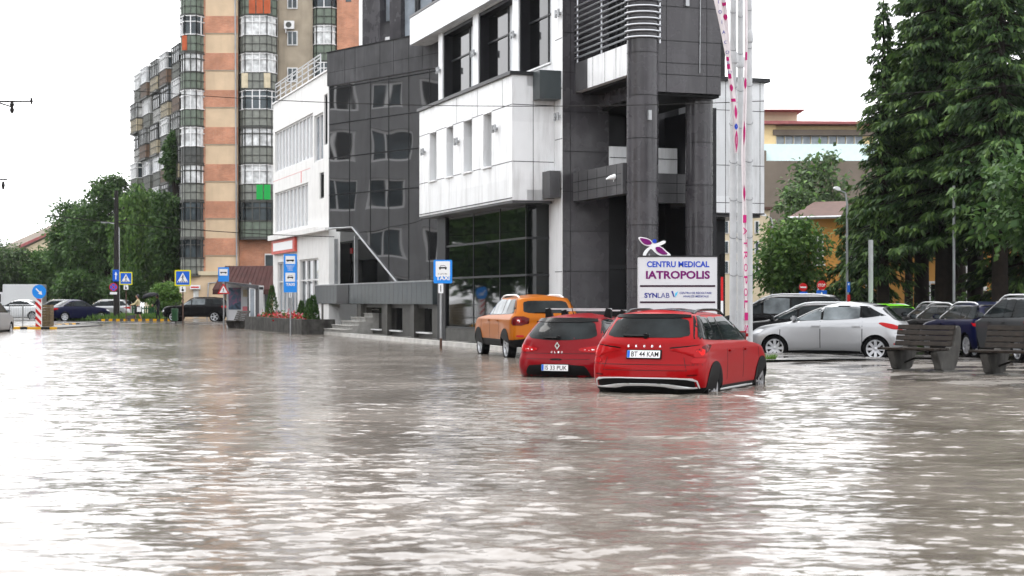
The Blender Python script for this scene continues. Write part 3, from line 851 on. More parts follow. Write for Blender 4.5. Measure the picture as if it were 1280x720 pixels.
# planter band on legs, basement windows, entrance steps
p0, p1 = A(395, -.05), A(540.5, -.05)
m = MB(); m.box(p0, p1, -.05, .55, 1.27, 2.04)
for a_ in np.arange(p0 + .4, p1, .62): m.box(a_ - .006, a_ + .006, -.053, -.04, 1.27, 2.04, 1)
cpart(m, 'planter_band', [M['slate_panel'], M['joint']])
m = MB(); m.box(A(421, -.06), A(436, -.06), -.07, .5, 1.25, 2.05); m.box(p0 - .02, p1, -.08, .57, 2.043, 2.09, 1); cpart(m, 'band_coping', [M['granite_dark'], M['galv']])
bw = [(458, 477), (488, 503), (523, 540)]
m = MB(); m.wall(A(446, .15), A(546.5, .15), -.2, 1.265, .15, .5, [(A(p, .15), A(q, .15), .30, 1.12) for p, q in bw] ); 
cpart(m, 'basement_wall', M['concrete_wet'])
for p, q in bw:
    a0, a1 = A(p, .15), A(q, .15)
    m = MB(); m.box(a0 + .01, a1 - .01, .38, .45, .31, 1.11); w_ = cpart(m, 'window', M['glass_dark'])
    m = MB(); m.box(a1 - .35, a1 - .02, .34, .378, .33, 1.09); m.build('pane', M['glass_mid'], w_)
    m = MB(); m.box(a0 - .05, a1 + .05, .05, .148, .25, .297); m.build('sill', M['white_frame'], w_)
for px in (400.5, 447, 480, 513):
    m = MB(); m.box(A(px, -.1) - .17, A(px, -.1) + .17, -.02, .145, -.2, 1.265); cpart(m, 'support_pier', M['concrete_wet'])
m = MB(); m.box(p0 + .2, A(446, .15), 2.4, 2.7, -.2, 4.0); cpart(m, 'entry_back_wall', M['concrete_wet'])
defm('step_stone', (0.36, 0.355, 0.34), .6, var=.2, vs=5, streak=.3)
m = MB()
s0, s1 = A(405, -.9), A(443, -.6)
for k in range(7):
    b_ = -.95 + .27 * k
    m.box(s0 + .55 * k, s1, b_, b_ + .27 if k < 6 else 2.3, -.1, .10 + .16 * (k + 1) - .04)
    m.box(s0 + .55 * k - .03, s1, b_ - .03, b_ + .27 if k < 6 else 2.3, .10 + .16 * (k + 1) - .039, .10 + .16 * (k + 1))
cpart(m, 'entrance_steps', M['step_stone'])
m = MB(); m.box(A(398, 1.6), A(500, 1.6), 1.6, 1.9, 2.0, 4.1); cpart(m, 'entrance_glass', M['glass_dark'])
m = MB()
for px in (402, 420, 445): a_ = A(px, .25); m.box(a_ - .07, a_ + .07, .18, .32, 2.09, 4.05)
cpart(m, 'slim_column', M['galv'])
m = MB(); m.box(A(424, 1.5), A(436, 1.5), 1.55, 1.598, 2.02, 4.0, 0); m.box(A(437.5, 1.5), A(440, 1.5), 1.5, 1.549, 3.5, 3.75, 1); cpart(m, 'door', [M['granite_dark'], M['red_sign']])
# H shaped lamps on the fronts
def h_lamp(px, py, b):
    a_ = A(px, b); z = fr.z(py, a_, b)
    m = MB()
    m.lathe([(.035, -.11), (.035, .11)], (a_ - .11, b - .09, z), 10); m.lathe([(.035, -.11), (.035, .11)], (a_ + .11, b - .09, z), 10)
    m.box(a_ - .11, a_ + .11, b - .11, b - .003, z - .03, z + .03)
    cpart(m, 'wall_lamp', M['galv'], angle=40)
for px, py, b in ((550, 88, .66), (594, 67, .66), (643.5, 44, .66), (700, 17, .66), (699, 146, .66)): h_lamp(px, py, b)
for px, py in ((531, 190), (573, 177), (621, 161)): h_lamp(px, py, -.6)

# ------------------------------------------------------------------ white shop building next to it
shop = thing('white_office_building', 'white rendered building with ribbon windows and red shop sign beside the glass bay', 'building', (fr.O.x, fr.O.y, 0), fr.rot)
def spart(mb, name, mats, parent=None, **kw): return mb.build(name, mats, parent or shop, **kw)
sa0, sa1 = A(341.5), A(411)
r1 = (A(343.5), A(385), 4.80, 6.82); r2 = (A(343.5), A(391), 7.85, 9.9); r3 = (A(392.5), A(404), 7.6, 9.7)
n1 = (A(399.5), A(405), 5.9, 7.05); n2 = (A(405.2), A(409.5), 8.2, 10.4)
g1 = (A(347), A(372), .75, 3.3); g2 = (A(374.5), A(398), .75, 3.3)
m = MB(); m.wall(sa0, sa1, -.2, 11.35, 0, .5, [r1, r2, r3, n1, n2, g1, g2])
m.box(sa0, sa0 + .4, .5, 9, -.2, 11.35); m.box(sa0 + .4, sa1, 9, 9.4, -.2, 11.35); m.box(sa0 + .4, sa1, .5, 9, 11.0, 11.3)
m.box(sa0, A(388), -.004, .02, 7.42, 7.44, 1)
m.box(A(376), A(377), -.004, .02, 6.9, 7.42, 1)
m.box(sa0 - .02, A(404), -.28, -.003, 4.42, 4.66); m.box(A(404), sa1 + .5, -.28, -.003, 4.42, 4.55)
spart(m, 'wall', [M['white_render'], M['red_sign']])
m = MB(); m.box(sa0 - .05, sa1, -.06, .52, 11.353, 11.42); spart(m, 'parapet_cap', M['white_frame'])
for r_, n, mt_ in ((r1, 9, 'blind'), (r2, 11, 'blind'), (r3, 2, 'glass_pale'), (n1, 1, 'glass_dark'), (n2, 1, 'glass_dark'), (g1, 5, 'glass_pale'), (g2, 3, 'glass_mid')):
    m = MB(); m.box(r_[0] + .003, r_[1] - .003, .14, .2, r_[2] + .003, r_[3] - .003); w_ = spart(m, 'window', M[mt_])
    m = MB()
    for t in np.linspace(r_[0] + .04, r_[1] - .04, n + 1): m.box(t - .022, t + .022, .06, .138, r_[2] + .005, r_[3] - .005)
    for z in (r_[2] + .04, r_[3] - .04) + ((r_[2] + (r_[3] - r_[2]) * .62,) if n in (5, 3) else ()): m.box(r_[0] + .01, r_[1] - .01, .07, .13, z - .035, z + .035)
    m.build('frame', M['white_frame'] if mt_ != 'glass_dark' else M['mullion'], w_)
m = MB(); m.box(sa0 + .3, A(371.5), -.14, -.01, 3.72, 4.40, 0); m.box(sa0 + .75, A(371) - .35, -.15, -.141, 3.86, 4.26, 1)
spart(m, 'shop_sign', [M['sign_salmon'], M['sign_white']])
# roof rail
m = MB()
za = 11.42
for t in np.linspace(sa0 + .1, A(398), 9): m.tube((t, .1, za), (t, .1, za + .95), .03, n=6)
for z in (.3, .55, .8, .95): m.tube((sa0 + .1, .1, za + z), (A(398), .1, za + z), .028, n=6)
for t in np.linspace(.1, 6, 4): m.tube((sa0 + .1, t, za), (sa0 + .1, t, za + .95), .03, n=6)
spart(m, 'roof_rail', M['pole_white'], angle=40)
m = MB(); m.box(A(396) , A(411), .8, 5, 11.3, 12.0); spart(m, 'roof_parapet', M['white_render'])

# flower bed in front of it
fb = MB(); f0, f1 = A(324, -1.2), A(398, -1.2)
fb.wall(f0, f1, -.2, .62, -1.9, -1.65); fb.box(f0, f0 + .25, -1.65, -.5, -.2, .62); fb.box(f1 - .25, f1, -1.65, -.5, -.2, .62); fb.box(f0 + .25, f1 - .25, -1.65, -.5, .3, .5, 1)
defm('soil', (0.03, 0.022, 0.016), 0.9, var=.3)
bed = fb.build('concrete_planter', [M['concrete'], M['soil']])
bed.location = (fr.O.x, fr.O.y, 0); bed.rotation_euler = (0, 0, fr.rot)
tag(bed, 'long low grey concrete planter in front of the white shop building', 'planter')

# ------------------------------------------------------------------ brick and beige tower block
TY = 121.0
TX = lambda px: (px - 640) / F * TY
tower = thing('apartment_tower', 'tall apartment tower striped in orange brick and beige with glazed balconies', 'building', (0, TY, 0))
def tpart(mb, name, mats, parent=None, **kw): return mb.build(name, mats, parent or tower, **kw)
HS = 2.80; NF = 11
ztop = 4.82 + HS * 10
m = MB()
m.box(TX(297), TX(345), .9, 1.2, -.2, ztop); m.box(TX(224), TX(257), .9, 1.2, -.2, ztop)
m.box(TX(345), TX(389), 1.4, 2.0, -.2, ztop); m.box(TX(389), TX(418), 1.8, 2.2, -.2, ztop); m.box(TX(224), TX(500), 2.25, 13, -.2, ztop)
m.box(TX(224) , TX(224) + .3, 1.2, 13, -.2, ztop)
tpart(m, 'wall', M['beige_grey'])
m = MB(); m.box(TX(224), TX(297.5), -.35, .2, -.2, 3.55); m.box(TX(257), TX(297), 0, .89, -.2, ztop); tpart(m, 'front_wall', M['beige'])
def bricks(x0, x1, y0, y1, z0, z1): 
    m = MB(); m.box(x0, x1, y0, y1, z0, z1); return tpart(m, 'brick_band', M['brick'])
for k in range(10):
    z = 4.82 + HS * k
    bricks(TX(256.4), TX(297.3), -.06, -.003, z, z + 1.28)
bricks(TX(254), TX(257), .0, .89, 3.6, ztop); bricks(TX(419), TX(450), 1.2, 2.24, 3.6, ztop)
bricks(TX(297.6), TX(345), .6, .897, 3.5, 6.1)
m = MB()
for k in range(10): m.box(TX(256), TX(297.6), -.065, -.003, 4.76 + HS * k, 4.815 + HS * k)
tpart(m, 'string_course', M['beige_grey'])
m = MB(); m.tube((TX(296.2), -.12, 3.4), (TX(293.5), -.12, ztop), .06, n=6); m.path([(TX(296.2), -.12, 3.4), (TX(292), -.14, 2.9), (TX(262), -.45, 2.7), (TX(260), -.45, 0)], .06, 6)
tpart(m, 'downpipe', M['galv'], angle=40)
rnd = random.Random(5)
PAR = [('par_grey', (0.27, 0.28, 0.255)), ('par_green', (0.20, 0.235, 0.195)), ('par_brown', (0.27, 0.19, 0.14)), ('par_rust', (0.44, 0.13, 0.055)), ('par_cream', (0.56, 0.50, 0.38)), ('par_dark', (0.13, 0.135, 0.13)), ('par_white', (0.66, 0.66, 0.64))]
for k, c in PAR: defm(k, c, 0.6, var=0.2, vs=2.5, streak=0.3, dirtcol=(0.08, 0.08, 0.075))
defm('rail_metal', (0.12, 0.122, 0.115), 0.6)
defm('curtain', (0.62, 0.63, 0.63), 0.7, var=0.45, vs=2.2)

def balcony_mesh(x0, x1, y0, y1, z0, zp, z1, bev):
    """plan outline of a bay with cut corners, counter-clockwise seen from above"""
    return [(x0, y1), (x0, y0 + bev), (x0 + bev * .6, y0), (x1 - bev * .6, y0), (x1, y0 + bev), (x1, y1)]

def balcony(par_mat, win_mat, frame_mat, x0, x1, y0, y1, z0, bev, nmul, parent, pal=None):
    zp, z1 = z0 + 1.25, z0 + HS - .06
    P = balcony_mesh(x0, x1, y0, y1, z0, zp, z1, bev)
    m = MB(); m.prism(P, z0 - .12, z0, 1, axis='z')
    ins = lambda d: [(min(max(x, x0 + d), x1 - d), max(y, y0 + d)) for x, y in P]
    m.prism(ins(.05), z0 + .001, zp, 0, axis='z')
    tot = 0
    for (ax, ay), (bx, by) in zip(P[:-1], P[1:]):
        n = max(1, int(math.hypot(bx - ax, by - ay) / .42))
        for i in range(n + 1):
            x, y = ax + (bx - ax) * i / n, ay + (by - ay) * i / n
            m.box(x - .02, x + .02, y - .02, y + .02, z0, zp, 1)
    for z in (z0 + .05, z0 + .62, zp):
        m.path([(x, y, z) for x, y in P], .03, 4, 1)
    if pal:                                       # odd coloured boards
        for i, c in enumerate(pal):
            if c is None: continue
            xa = x0 + .3 + (x1 - x0 - .6) * i / len(pal); xb = x0 + .3 + (x1 - x0 - .6) * (i + 1) / len(pal)
            m.box(xa + .04, xb - .04, y0 - .035, y0 + .02, z0 + .08, zp - .06, 2 + c)
    mats = [par_mat, M['rail_metal'], M['par_rust'], M['par_cream'], M['green_sheet'], M['par_brown']]
    bal = m.build('balcony', mats, parent)
    if win_mat:
        m = MB(); m.prism(ins(.08), zp + .002, z1, 0, axis='z'); m.build('glazing', win_mat, bal)
        m = MB()
        for (ax, ay), (bx, by) in zip(P[:-1], P[1:]):
            L = math.hypot(bx - ax, by - ay); n = max(1, round(L / nmul))
            for i in range(n + 1):
                x, y = ax + (bx - ax) * i / n, ay + (by - ay) * i / n
                m.box(x - .035, x + .035, y - .03, y + .05, zp + .002, z1)
        for z in (zp + .05, z1 - .05, zp + (z1 - zp) * .68): m.path([(x, y, z) for x, y in P], .045, 4)
        m.build('window_frame', frame_mat, bal)
    return bal

for k in range(-1, 9):
    z0 = 6.12 + HS * k - 2.80 * 0
    # left bay: parapet lies beside the beige field, windows beside the brick
    par = M[rnd.choice(['par_grey', 'par_green', 'par_grey', 'par_dark'])]
    fm = M['white_frame'] if rnd.random() < .6 else M['rail_metal']
    if k >= 0 or True:
        balcony(par, M['curtain'] if rnd.random() < .6 else M['glass_mid'], fm, TX(224.5) + (.5 if k == 8 else 0), TX(256.8), -.75, .89, z0, .9, .55, tower, [0, None, None] if k == 5 else None)
    if k >= 0:
        pal = {0: None, 2: [None, None, 2], 4: [1, None, 0, 1], 5: [1, None, None, None], 6: [0, 0, 0, 0], 7: [None, 1, 1, None]}.get(k)
        pal = {1: [None, None, 2, 2], 4: [1, None, None, 1], 5: None, 6: [None, 0, 0, 0], 7: [1, None, 3, 1], 8: [None, None, None, 3]}.get(k)
        balcony(M[rnd.choice(['par_grey', 'par_green', 'par_cream', 'par_grey'])], M['curtain'] if k % 3 else M['glass_mid'],
                M['white_frame'] if k in (3, 5, 6, 4) else M[rnd.choice(['white_frame', 'par_white', 'rail_metal'])], TX(297.8), TX(345), -.55, .59, z0, 1.0, .6, tower, pal)
    if k >= 4:
        balcony(M['par_green'], M['curtain'] if k % 2 else M['glass_mid'], M['white_frame'], TX(389), TX(418), .75, 1.79, z0 - .5, .5, .5, tower, [2, 2] if k == 7 else None)
for k in range(3, 10):
    z0 = 6.9 + HS * k
    for pa, pb_ in ((356, 369), ):
        m = MB(); m.box(TX(pa), TX(pb_), 1.30, 1.397, z0, z0 + 1.1); w_ = tpart(m, 'window', M['white_frame'])
        m = MB(); m.box(TX(pa) + .08, (TX(pa) + TX(pb_)) / 2 - .04, 1.26, 1.298, z0 + .08, z0 + 1.02); m.box((TX(pa) + TX(pb_)) / 2 + .04, TX(pb_) - .08, 1.26, 1.298, z0 + .08, z0 + 1.02); m.build('pane', M['glass_mid'], w_)
for z, px in ((6.9 + HS * 5 + 1.2, 353), (6.9 + HS * 3 - 1, 382)):
    m = MB(); m.box(TX(px), TX(px) + .75, .85, 1.2, z, z + .6); m.lathe([(.22, -.01), (.22, .0)], (TX(px) + .35, .845, z + .3), 14, 'y', 1); m.box(TX(px) + .1, TX(px) + .15, .9, 1.4, z - .3, z); tpart(m, 'air_conditioner', [M['white_frame'], M['rail_metal']])
m = MB(); m.box(TX(430), TX(437), 1.15, 1.197, 24.2, 25.6); tpart(m, 'window', M['glass_mid'])
m = MB(); m.box(TX(329.5), TX(341), .55, .598, 3.85, 4.95); w_ = tpart(m, 'window', M['white_frame']); m = MB(); m.box(TX(330.5), TX(340), .5, .548, 3.95, 4.85); m.build('pane', M['glass_mid'], w_)
m = MB(); m.box(TX(243), TX(249.5), -.42, -.352, .1, 2.2); tpart(m, 'door', M['par_white'])
m = MB(); m.box(TX(221), TX(298), -.55, -.353, 3.3, 3.6); tpart(m, 'ground_cornice', M['cream'])
m = MB(); m.box(TX(240), TX(252), -.75, -.36, 2.25, 2.55); sgn = tpart(m, 'sign_box', M['sign_white']); m = MB(); m.box(TX(241), TX(251), -.756, -.751, 2.33, 2.45); m.build('stripe', M['red_sign'], sgn)

# low shop with a brown sloped roof at the foot of the tower
KY = 108.0; KX = lambda px: (px - 640) / F * KY
kiosk = thing('corner_shop', 'low shop with a brown sloping metal roof at the foot of the tower', 'shop', (0, KY, 0))
m = MB(); m.wall(KX(279), KX(350), -.1, 2.1, 0, .3, [(KX(303), KX(318), .6, 1.9), (KX(321), KX(338), .6, 1.9)]); m.box(KX(279), KX(279) + .3, .3, 5, -.1, 2.1); m.box(KX(350) - .3, KX(350), .3, 5, -.1, 2.1); m.box(KX(279), KX(350), 5, 5.3, -.1, 2.1)
m.build('wall', M['beige'], kiosk)
for p, q in ((303, 318), (321, 338)):
    m = MB(); m.box(KX(p) + .02, KX(q) - .02, .12, .18, .62, 1.88); w_ = m.build('window', M['glass_mid'], kiosk)
    m = MB()
    for x in (KX(p) + .04, (KX(p) + KX(q)) / 2, KX(q) - .04): m.box(x - .05, x + .05, .06, .118, .62, 1.88)
    m.build('frame', M['white_frame'], w_)
m = MB()
x0, x1, xt0, xt1 = KX(269), KX(352), KX(279), KX(352)
zlo, zhi = 2.12, 3.75
m.add([(x0, -.9, zlo), (x1, -.9, zlo), (xt1, 1.0, zhi), (xt0, 1.0, zhi), (x0, 5.6, zlo), (x1, 5.6, zlo), (xt1, 4, zhi), (xt0, 4, zhi)],
      [(0, 1, 2, 3), (0, 3, 7, 4), (3, 2, 6, 7), (1, 5, 6, 2), (4, 7, 6, 5), (0, 4, 5, 1)])
for t in np.linspace(0, 1, 16): m.tube((x0 + (x1 - x0) * t, -.92, zlo), (xt0 + (xt1 - xt0) * t, .98, zhi), .03, n=4)
m.build('roof', M['brown_metal'], kiosk)
m = MB(); m.box(x0, x1, -.95, -.91, zlo - .32, zlo + .02); m.build('fascia', M['brown_metal'], kiosk)

# ------------------------------------------------------------------ slab block behind, seen along its balconies
bf = Frame((-26.65 + .3, 130.0), (9.25, -21.0))
block = thing('apartment_block', 'long pale apartment block with stacked glazed balconies behind the trees', 'building', (bf.O.x, bf.O.y, 0), bf.rot)
m = MB(); m.box(-24.5, 4, 1.2, 13, -.2, 22.6); m.build('wall', M['cream'], block)
m = MB(); m.box(-24.6, 4, .9, 13.2, 22.61, 23.0); m.build('roof', M['par_grey'], block)
rnd = random.Random(12)
for j, a_ in enumerate((-23.6, -19.2, -14.6, -10.0, -5.2, -.8)):
    for k in range(8):
        if k < 2 and j < 5: continue
        z0 = .3 + HS * k
        dpt = rnd.choice((0.0, 0.1, .35))
        bal = balcony(M[rnd.choice(['par_brown', 'par_grey', 'par_grey', 'par_white', 'par_cream', 'par_brown'])], M[rnd.choice(['curtain', 'glass_mid', 'glass_pale'])],
                M[rnd.choice(['white_frame', 'white_frame', 'rail_metal'])], a_, a_ + 3.1, -.35 + dpt, 1.19, z0, .15, .7, block)
for j, a_ in enumerate((-16.2, -6.8, 2.6)):
    for k in range(2, 8):
        m = MB(); m.box(a_ + .1, a_ + 1.1, 1.1, 1.197, .9 + HS * k, 2.3 + HS * k); w_ = m.build('window', M['white_frame'], block)
        m = MB(); m.box(a_ + .2, a_ + 1.0, 1.06, 1.098, 1.0 + HS * k, 2.2 + HS * k); m.build('pane', M['glass_mid'], w_)

# gabled house beyond the trees on the left
hf = Frame(((30 - 640) / F * 190, 190.0), (0.86, 0.5))
house = thing('gabled_house', 'pale house with red roof edges showing above the far trees', 'house', (hf.O.x, hf.O.y, 0), hf.rot)
m = MB(); m.prism([(0, 0), (9.5, 0), (9.5, 8.2), (1.2, 8.2), (0, 7.0)], 0, 10); m.build('wall', M['cream'], house)
m = MB(); m.prism([(-.8, 7.4), (10, 12.6), (10, 12.9), (-.8, 7.75)], -.5, 10.5); m.build('roof', M['taupe'], house)
m = MB(); m.prism([(-.85, 7.5), (10, 12.72), (10, 12.98), (-.85, 7.85)], -.62, -.503); m.build('verge', M['roof_red'], house)
m = MB(); m.prism([(0.2, 7.7), (9.4, 12.2), (9.4, 8.2), (.2, 7)], .02, 9.9); m.build('gable', M['cream'], house)
for a_, z in ((1, 5), (3.6, 5), (3.6, 8.2)):
    m = MB(); m.box(a_, a_ + 1.3, -.05, -.003, z, z + 1.4); w_ = m.build('window', M['white_frame'], house); m = MB(); m.box(a_ + .12, a_ + 1.18, -.09, -.052, z + .12, z + 1.28); m.build('pane', M['glass_mid'], w_)

# ------------------------------------------------------------------ buildings at the right, behind the car park
# taupe party wall with a yellow and pale-blue top floor
BY = 150.0; BX = lambda px: (px - 640) / F * BY; bz = lambda py: gz(py, BY)
far = thing('yellow_top_building', 'taupe walled building with yellow and pale blue glazed top floor far behind', 'building', (0, BY, 0))
m = MB(); m.box(BX(930), BX(1100), 0, 12, -.2, bz(201)); m.build('wall', M['taupe'], far)
m = MB(); m.box(BX(930), BX(1100), .8, 12, bz(201) + .003, bz(179)); m.build('blue_band', M['aqua'], far)
m = MB(); m.box(BX(930), BX(972), .9, 12, bz(179) + .003, bz(155)); m.box(BX(972), BX(1100), 1.6, 12, bz(179) + .003, bz(155)); m.build('top_wall', M['yellow_wall'], far)
m = MB(); m.box(BX(968), BX(1100), .7, 1.55, bz(168), bz(161)); m.build('canopy', M['taupe'], far)
for px in range(973, 1076, 11):
    m = MB(); m.box(BX(px) + .06, BX(px + 10.5) - .02, 1.45, 1.59, bz(178), bz(168.5)); w_ = m.build('window', M['glass_pale'], far)
    m = MB(); m.box(BX(px) + .03, BX(px) + .1, 1.4, 1.448, bz(178.5), bz(168)); m.build('frame', M['white_frame'], w_)
m = MB(); m.prism([(BX(925), bz(155)), (BX(1105), bz(155)), (BX(1105), bz(152)), (BX(925), bz(151))], -.2, 13); m.build('roof', M['roof_red'], far)
m = MB(); m.box(BX(938), BX(1006), 4, 9, bz(151), bz(134)); m.build('attic', M['cream'], far)
m = MB(); m.box(BX(930), BX(1012), 2.2, 9.5, bz(134) + .003, bz(133)); m.build('attic_roof', M['roof_red'], far)
m = MB(); m.box(BX(955), BX(958), -.001, .6, bz(201), bz(188)); m.build('chimney', M['taupe'], far)

# cream flats seen under the white wing
CY = 105.0; CX = lambda px: (px - 640) / F * CY; cz = lambda py: gz(py, CY)
flats = thing('cream_flats', 'cream block of flats with small white windows seen under the white wing', 'building', (0, CY, 0))
m = MB(); m.box(CX(880), CX(962), 0, 10, -.2, cz(262)); m.build('wall', M['cream'], flats)
for r_ in range(3):
    for px in (893, 905, 917, 930, 943):
        m = MB(); m.box(CX(px), CX(px + 6), -.06, -.003, cz(292 + 25 * r_), cz(276 + 25 * r_)); w_ = m.build('window', M['white_frame'], flats)
        m = MB(); m.box(CX(px) + .07, CX(px + 6) - .07, -.09, -.062, cz(291 + 25 * r_), cz(277 + 25 * r_)); m.build('pane', M['glass_mid'], w_)
m = MB(); m.box(CX(878), CX(964), -.4, 10.4, cz(262) + .003, cz(259)); m.build('roof', M['roof_brown'], flats)

# ochre house with brown roof
OY = 84.0; of = Frame((gx(1006, OY), OY), (0.90, -0.43))
ochre = thing('ochre_house', 'ochre rendered house with brown tiled roof behind the linden tree', 'house', (of.O.x, of.O.y, 0), of.rot)
zo = gz(272, OY)
hol = [(.35, 1.0, 3.3, 4.9), (2.1, 2.8, 3.3, 4.9), (4.6, 5.4, 3.3, 4.9), (.4, 1.0, .5, 2.2), (2.1, 2.8, .5, 2.2), (4.6, 5.4, .5, 2.2), (8, 8.9, .5, 2.2), (8, 8.9, 3.3, 4.9), (11, 11.9, .5, 2.2), (11, 11.9, 3.3, 4.9)]
m = MB(); m.wall(0, 16, -.3, zo, 0, .4, hol); m.box(0, .4, .4, 9, -.3, zo); m.box(.4, 16, 9, 9.4, -.3, zo); m.build('wall', M['ochre'], ochre)
for h in hol:
    m = MB(); m.box(h[0] + .003, h[1] - .003, .15, .22, h[2] + .003, h[3] - .003); w_ = m.build('window', M['glass_mid'], ochre)
    m = MB()
    for x in (h[0] + .05, (h[0] + h[1]) / 2, h[1] - .05): m.box(x - .045, x + .045, .08, .148, h[2] + .01, h[3] - .01)
    m.build('frame', M['white_frame'], w_)
    m = MB(); m.box(h[0] - .1, h[1] + .1, -.12, -.003, h[2] - .1, h[2]); m.build('sill', M['white_frame'], w_)
m = MB(); m.prism([(-.7, zo), (9.9, zo), (4.6, zo + 1.1)], -.7, 16.5, axis='x')
m.v = [(x, y, z) for (x, y, z) in m.v]; m.build('roof', M['roof_brown'], ochre)
m = MB(); m.tube((-.75, -.85, zo - .05), (16.6, -.85, zo - .05), .08, n=6); m.build('gutter', M['galv'], ochre)
m = MB(); m.tube((.12, -.1, -.2), (.12, -.1, zo - .1), .06, n=6); m.tube((3.3, -.12, -.2), (3.3, -.12, zo - .1), .10, n=6); m.build('downpipe', M['galv'], ochre, angle=40)

# white villa behind the spruce trunks
VY = 80.0; VX = lambda px: (px - 640) / F * VY; vz = lambda py: gz(py, VY)
villa = thing('white_villa', 'off-white house with porch canopy behind the spruce trunks', 'house', (0, VY, 0))
hv = [(VX(1150), VX(1163), vz(378), vz(355)), (VX(1224), VX(1234), vz(332), vz(300)), (VX(1200), VX(1208), vz(365), vz(335)), (VX(1244), VX(1262), vz(378), vz(345))]
m = MB(); m.wall(VX(1166), VX(1340), -.3, 6.2, 0, .4, hv[1:]); m.box(VX(1166), VX(1166) + .4, .4, 8, -.3, 6.2); m.box(VX(1166) + .4, VX(1340), 8, 8.4, -.3, 6.2); m.build('wall', M['white_render'], villa)
for h in hv[1:]:
    m = MB(); m.box(h[0] + .003, h[1] - .003, .15, .2, h[2] + .003, h[3] - .003); w_ = m.build('window', M['glass_mid'], villa)
    m = MB()
    for x in (h[0] + .05, h[1] - .05): m.box(x - .05, x + .05, .08, .148, h[2] + .01, h[3] - .01)
    m.build('frame', M['white_frame'], w_)
m = MB(); m.box(VX(1166) - .4, VX(1340), -.5, 8.6, 6.203, 6.5); m.build('roof', M['roof_brown'], villa)
m = MB(); m.box(VX(1213), VX(1246), -1.5, -.003, vz(368), vz(363.5)); m.build('canopy', M['brown_metal'], villa)
for px in (1170.5, 1194, 1199):
    m = MB(); m.tube((VX(px), -.15, -.2), (VX(px), -.15, 6.1), .07, n=6); m.build('downpipe', M['galv'], villa, angle=40)

# low ochre house further right of the car park, mostly behind trunks
lowb = thing('white_framed_pavilion', 'ochre pavilion with one tall white framed doorway between the spruce trunks', 'pavilion', (0, VY - 2, 0))
m = MB(); m.wall(VX(1098), VX(1163), -.3, 4.0, 0, .3, [(VX(1148), VX(1159), -.1, vz(356))]); m.box(VX(1098), VX(1098) + .3, .3, 5, -.3, 4.0); m.box(VX(1163) - .3, VX(1163), .3, 5, -.3, 4.0); m.box(VX(1098), VX(1163), 5, 5.3, -.3, 4.0); m.build('wall', M['ochre'], lowb)
m = MB(); m.box(VX(1148) + .003, VX(1159) - .003, .15, .2, -.1, vz(356) - .003); d_ = m.build('door', M['glass_dark'], lowb)
m = MB()
for x in (VX(1148), VX(1159)): m.box(x - .08, x + .08, -.06, .1, -.1, vz(355))
m.box(VX(1148) - .08, VX(1159) + .08, -.07, .1, vz(355), vz(352)); m.build('frame', M['white_frame'], d_)
m = MB(); m.box(VX(1095), VX(1165), -.3, 5.5, 4.003, 4.2); m.build('roof', M['roof_brown'], lowb)

# blocks across the road and behind the photographer: out of frame, mirrored in glass, lacquer and wet paving; last three added to block low sky
def plain_block(label, O, ux, length, floors, wall_m, depth=9, sp_=4.6):
    f_ = Frame(O, ux)
    t = thing('apartment_building', label, 'building', (O[0], O[1], 0), f_.rot, 'blocks across the road, seen as reflections')
    hol = [(1.2 + sp_ * i, 1.2 + sp_ * .62 + sp_ * i, 1.0 + 2.9 * k, 2.75 + 2.9 * k) for i in range(int(length / sp_)) for k in range(floors)]
    hgt = floors * 2.9 + 1
    m = MB(); m.wall(0, length, -.3, hgt, 0, .4, hol); m.box(0, .4, .4, depth, -.3, hgt); m.box(length - .4, length, .4, depth, -.3, hgt); m.box(.4, length - .4, depth, depth + .4, -.3, hgt)
    m.build('wall', wall_m, t)
    m = MB(); m.box(-.3, length + .3, -.3, depth + .7, hgt + .003, hgt + .35); m.build('roof', M['roof_brown'], t)
    rn_ = random.Random(len(label))
    for h in hol:
        m = MB(); m.box(h[0] + .002, h[1] - .002, .2, .25, h[2] + .002, h[3] - .002); w_ = m.build('window', M[rn_.choice(['glass_dark', 'glass_dark', 'glass_dark', 'glass_mid'])], t)
        m = MB()
        for x in (h[0] + .06, (h[0] + h[1]) / 2, h[1] - .06): m.box(x - .06, x + .06, .1, .198, h[2] + .005, h[3] - .005)
        for z in (h[2] + .06, h[3] - .06): m.box(h[0] + .005, h[1] - .005, .11, .19, z - .06, z + .06)
        m.build('frame', M['white_frame'], w_)
    return t
plain_block('grey apartment block across the road, mirrored in the dark glass bay', (-38.0, 40.0), (0, 1), 44, 7, M['grey_render'], sp_=3.1)
plain_block('taupe apartment block behind the photographer, mirrored in the car windows', (62, -34), (-1, 0), 42, 6, M['taupe'])
plain_block('grey apartment block behind the photographer, at the left of the taupe one', (16, -36), (-1, 0), 46, 5, M['beige_grey'])
plain_block('long cream apartment block along the near side of the road', (-36, -8), (.06, 1), 38, 5, M['cream'])
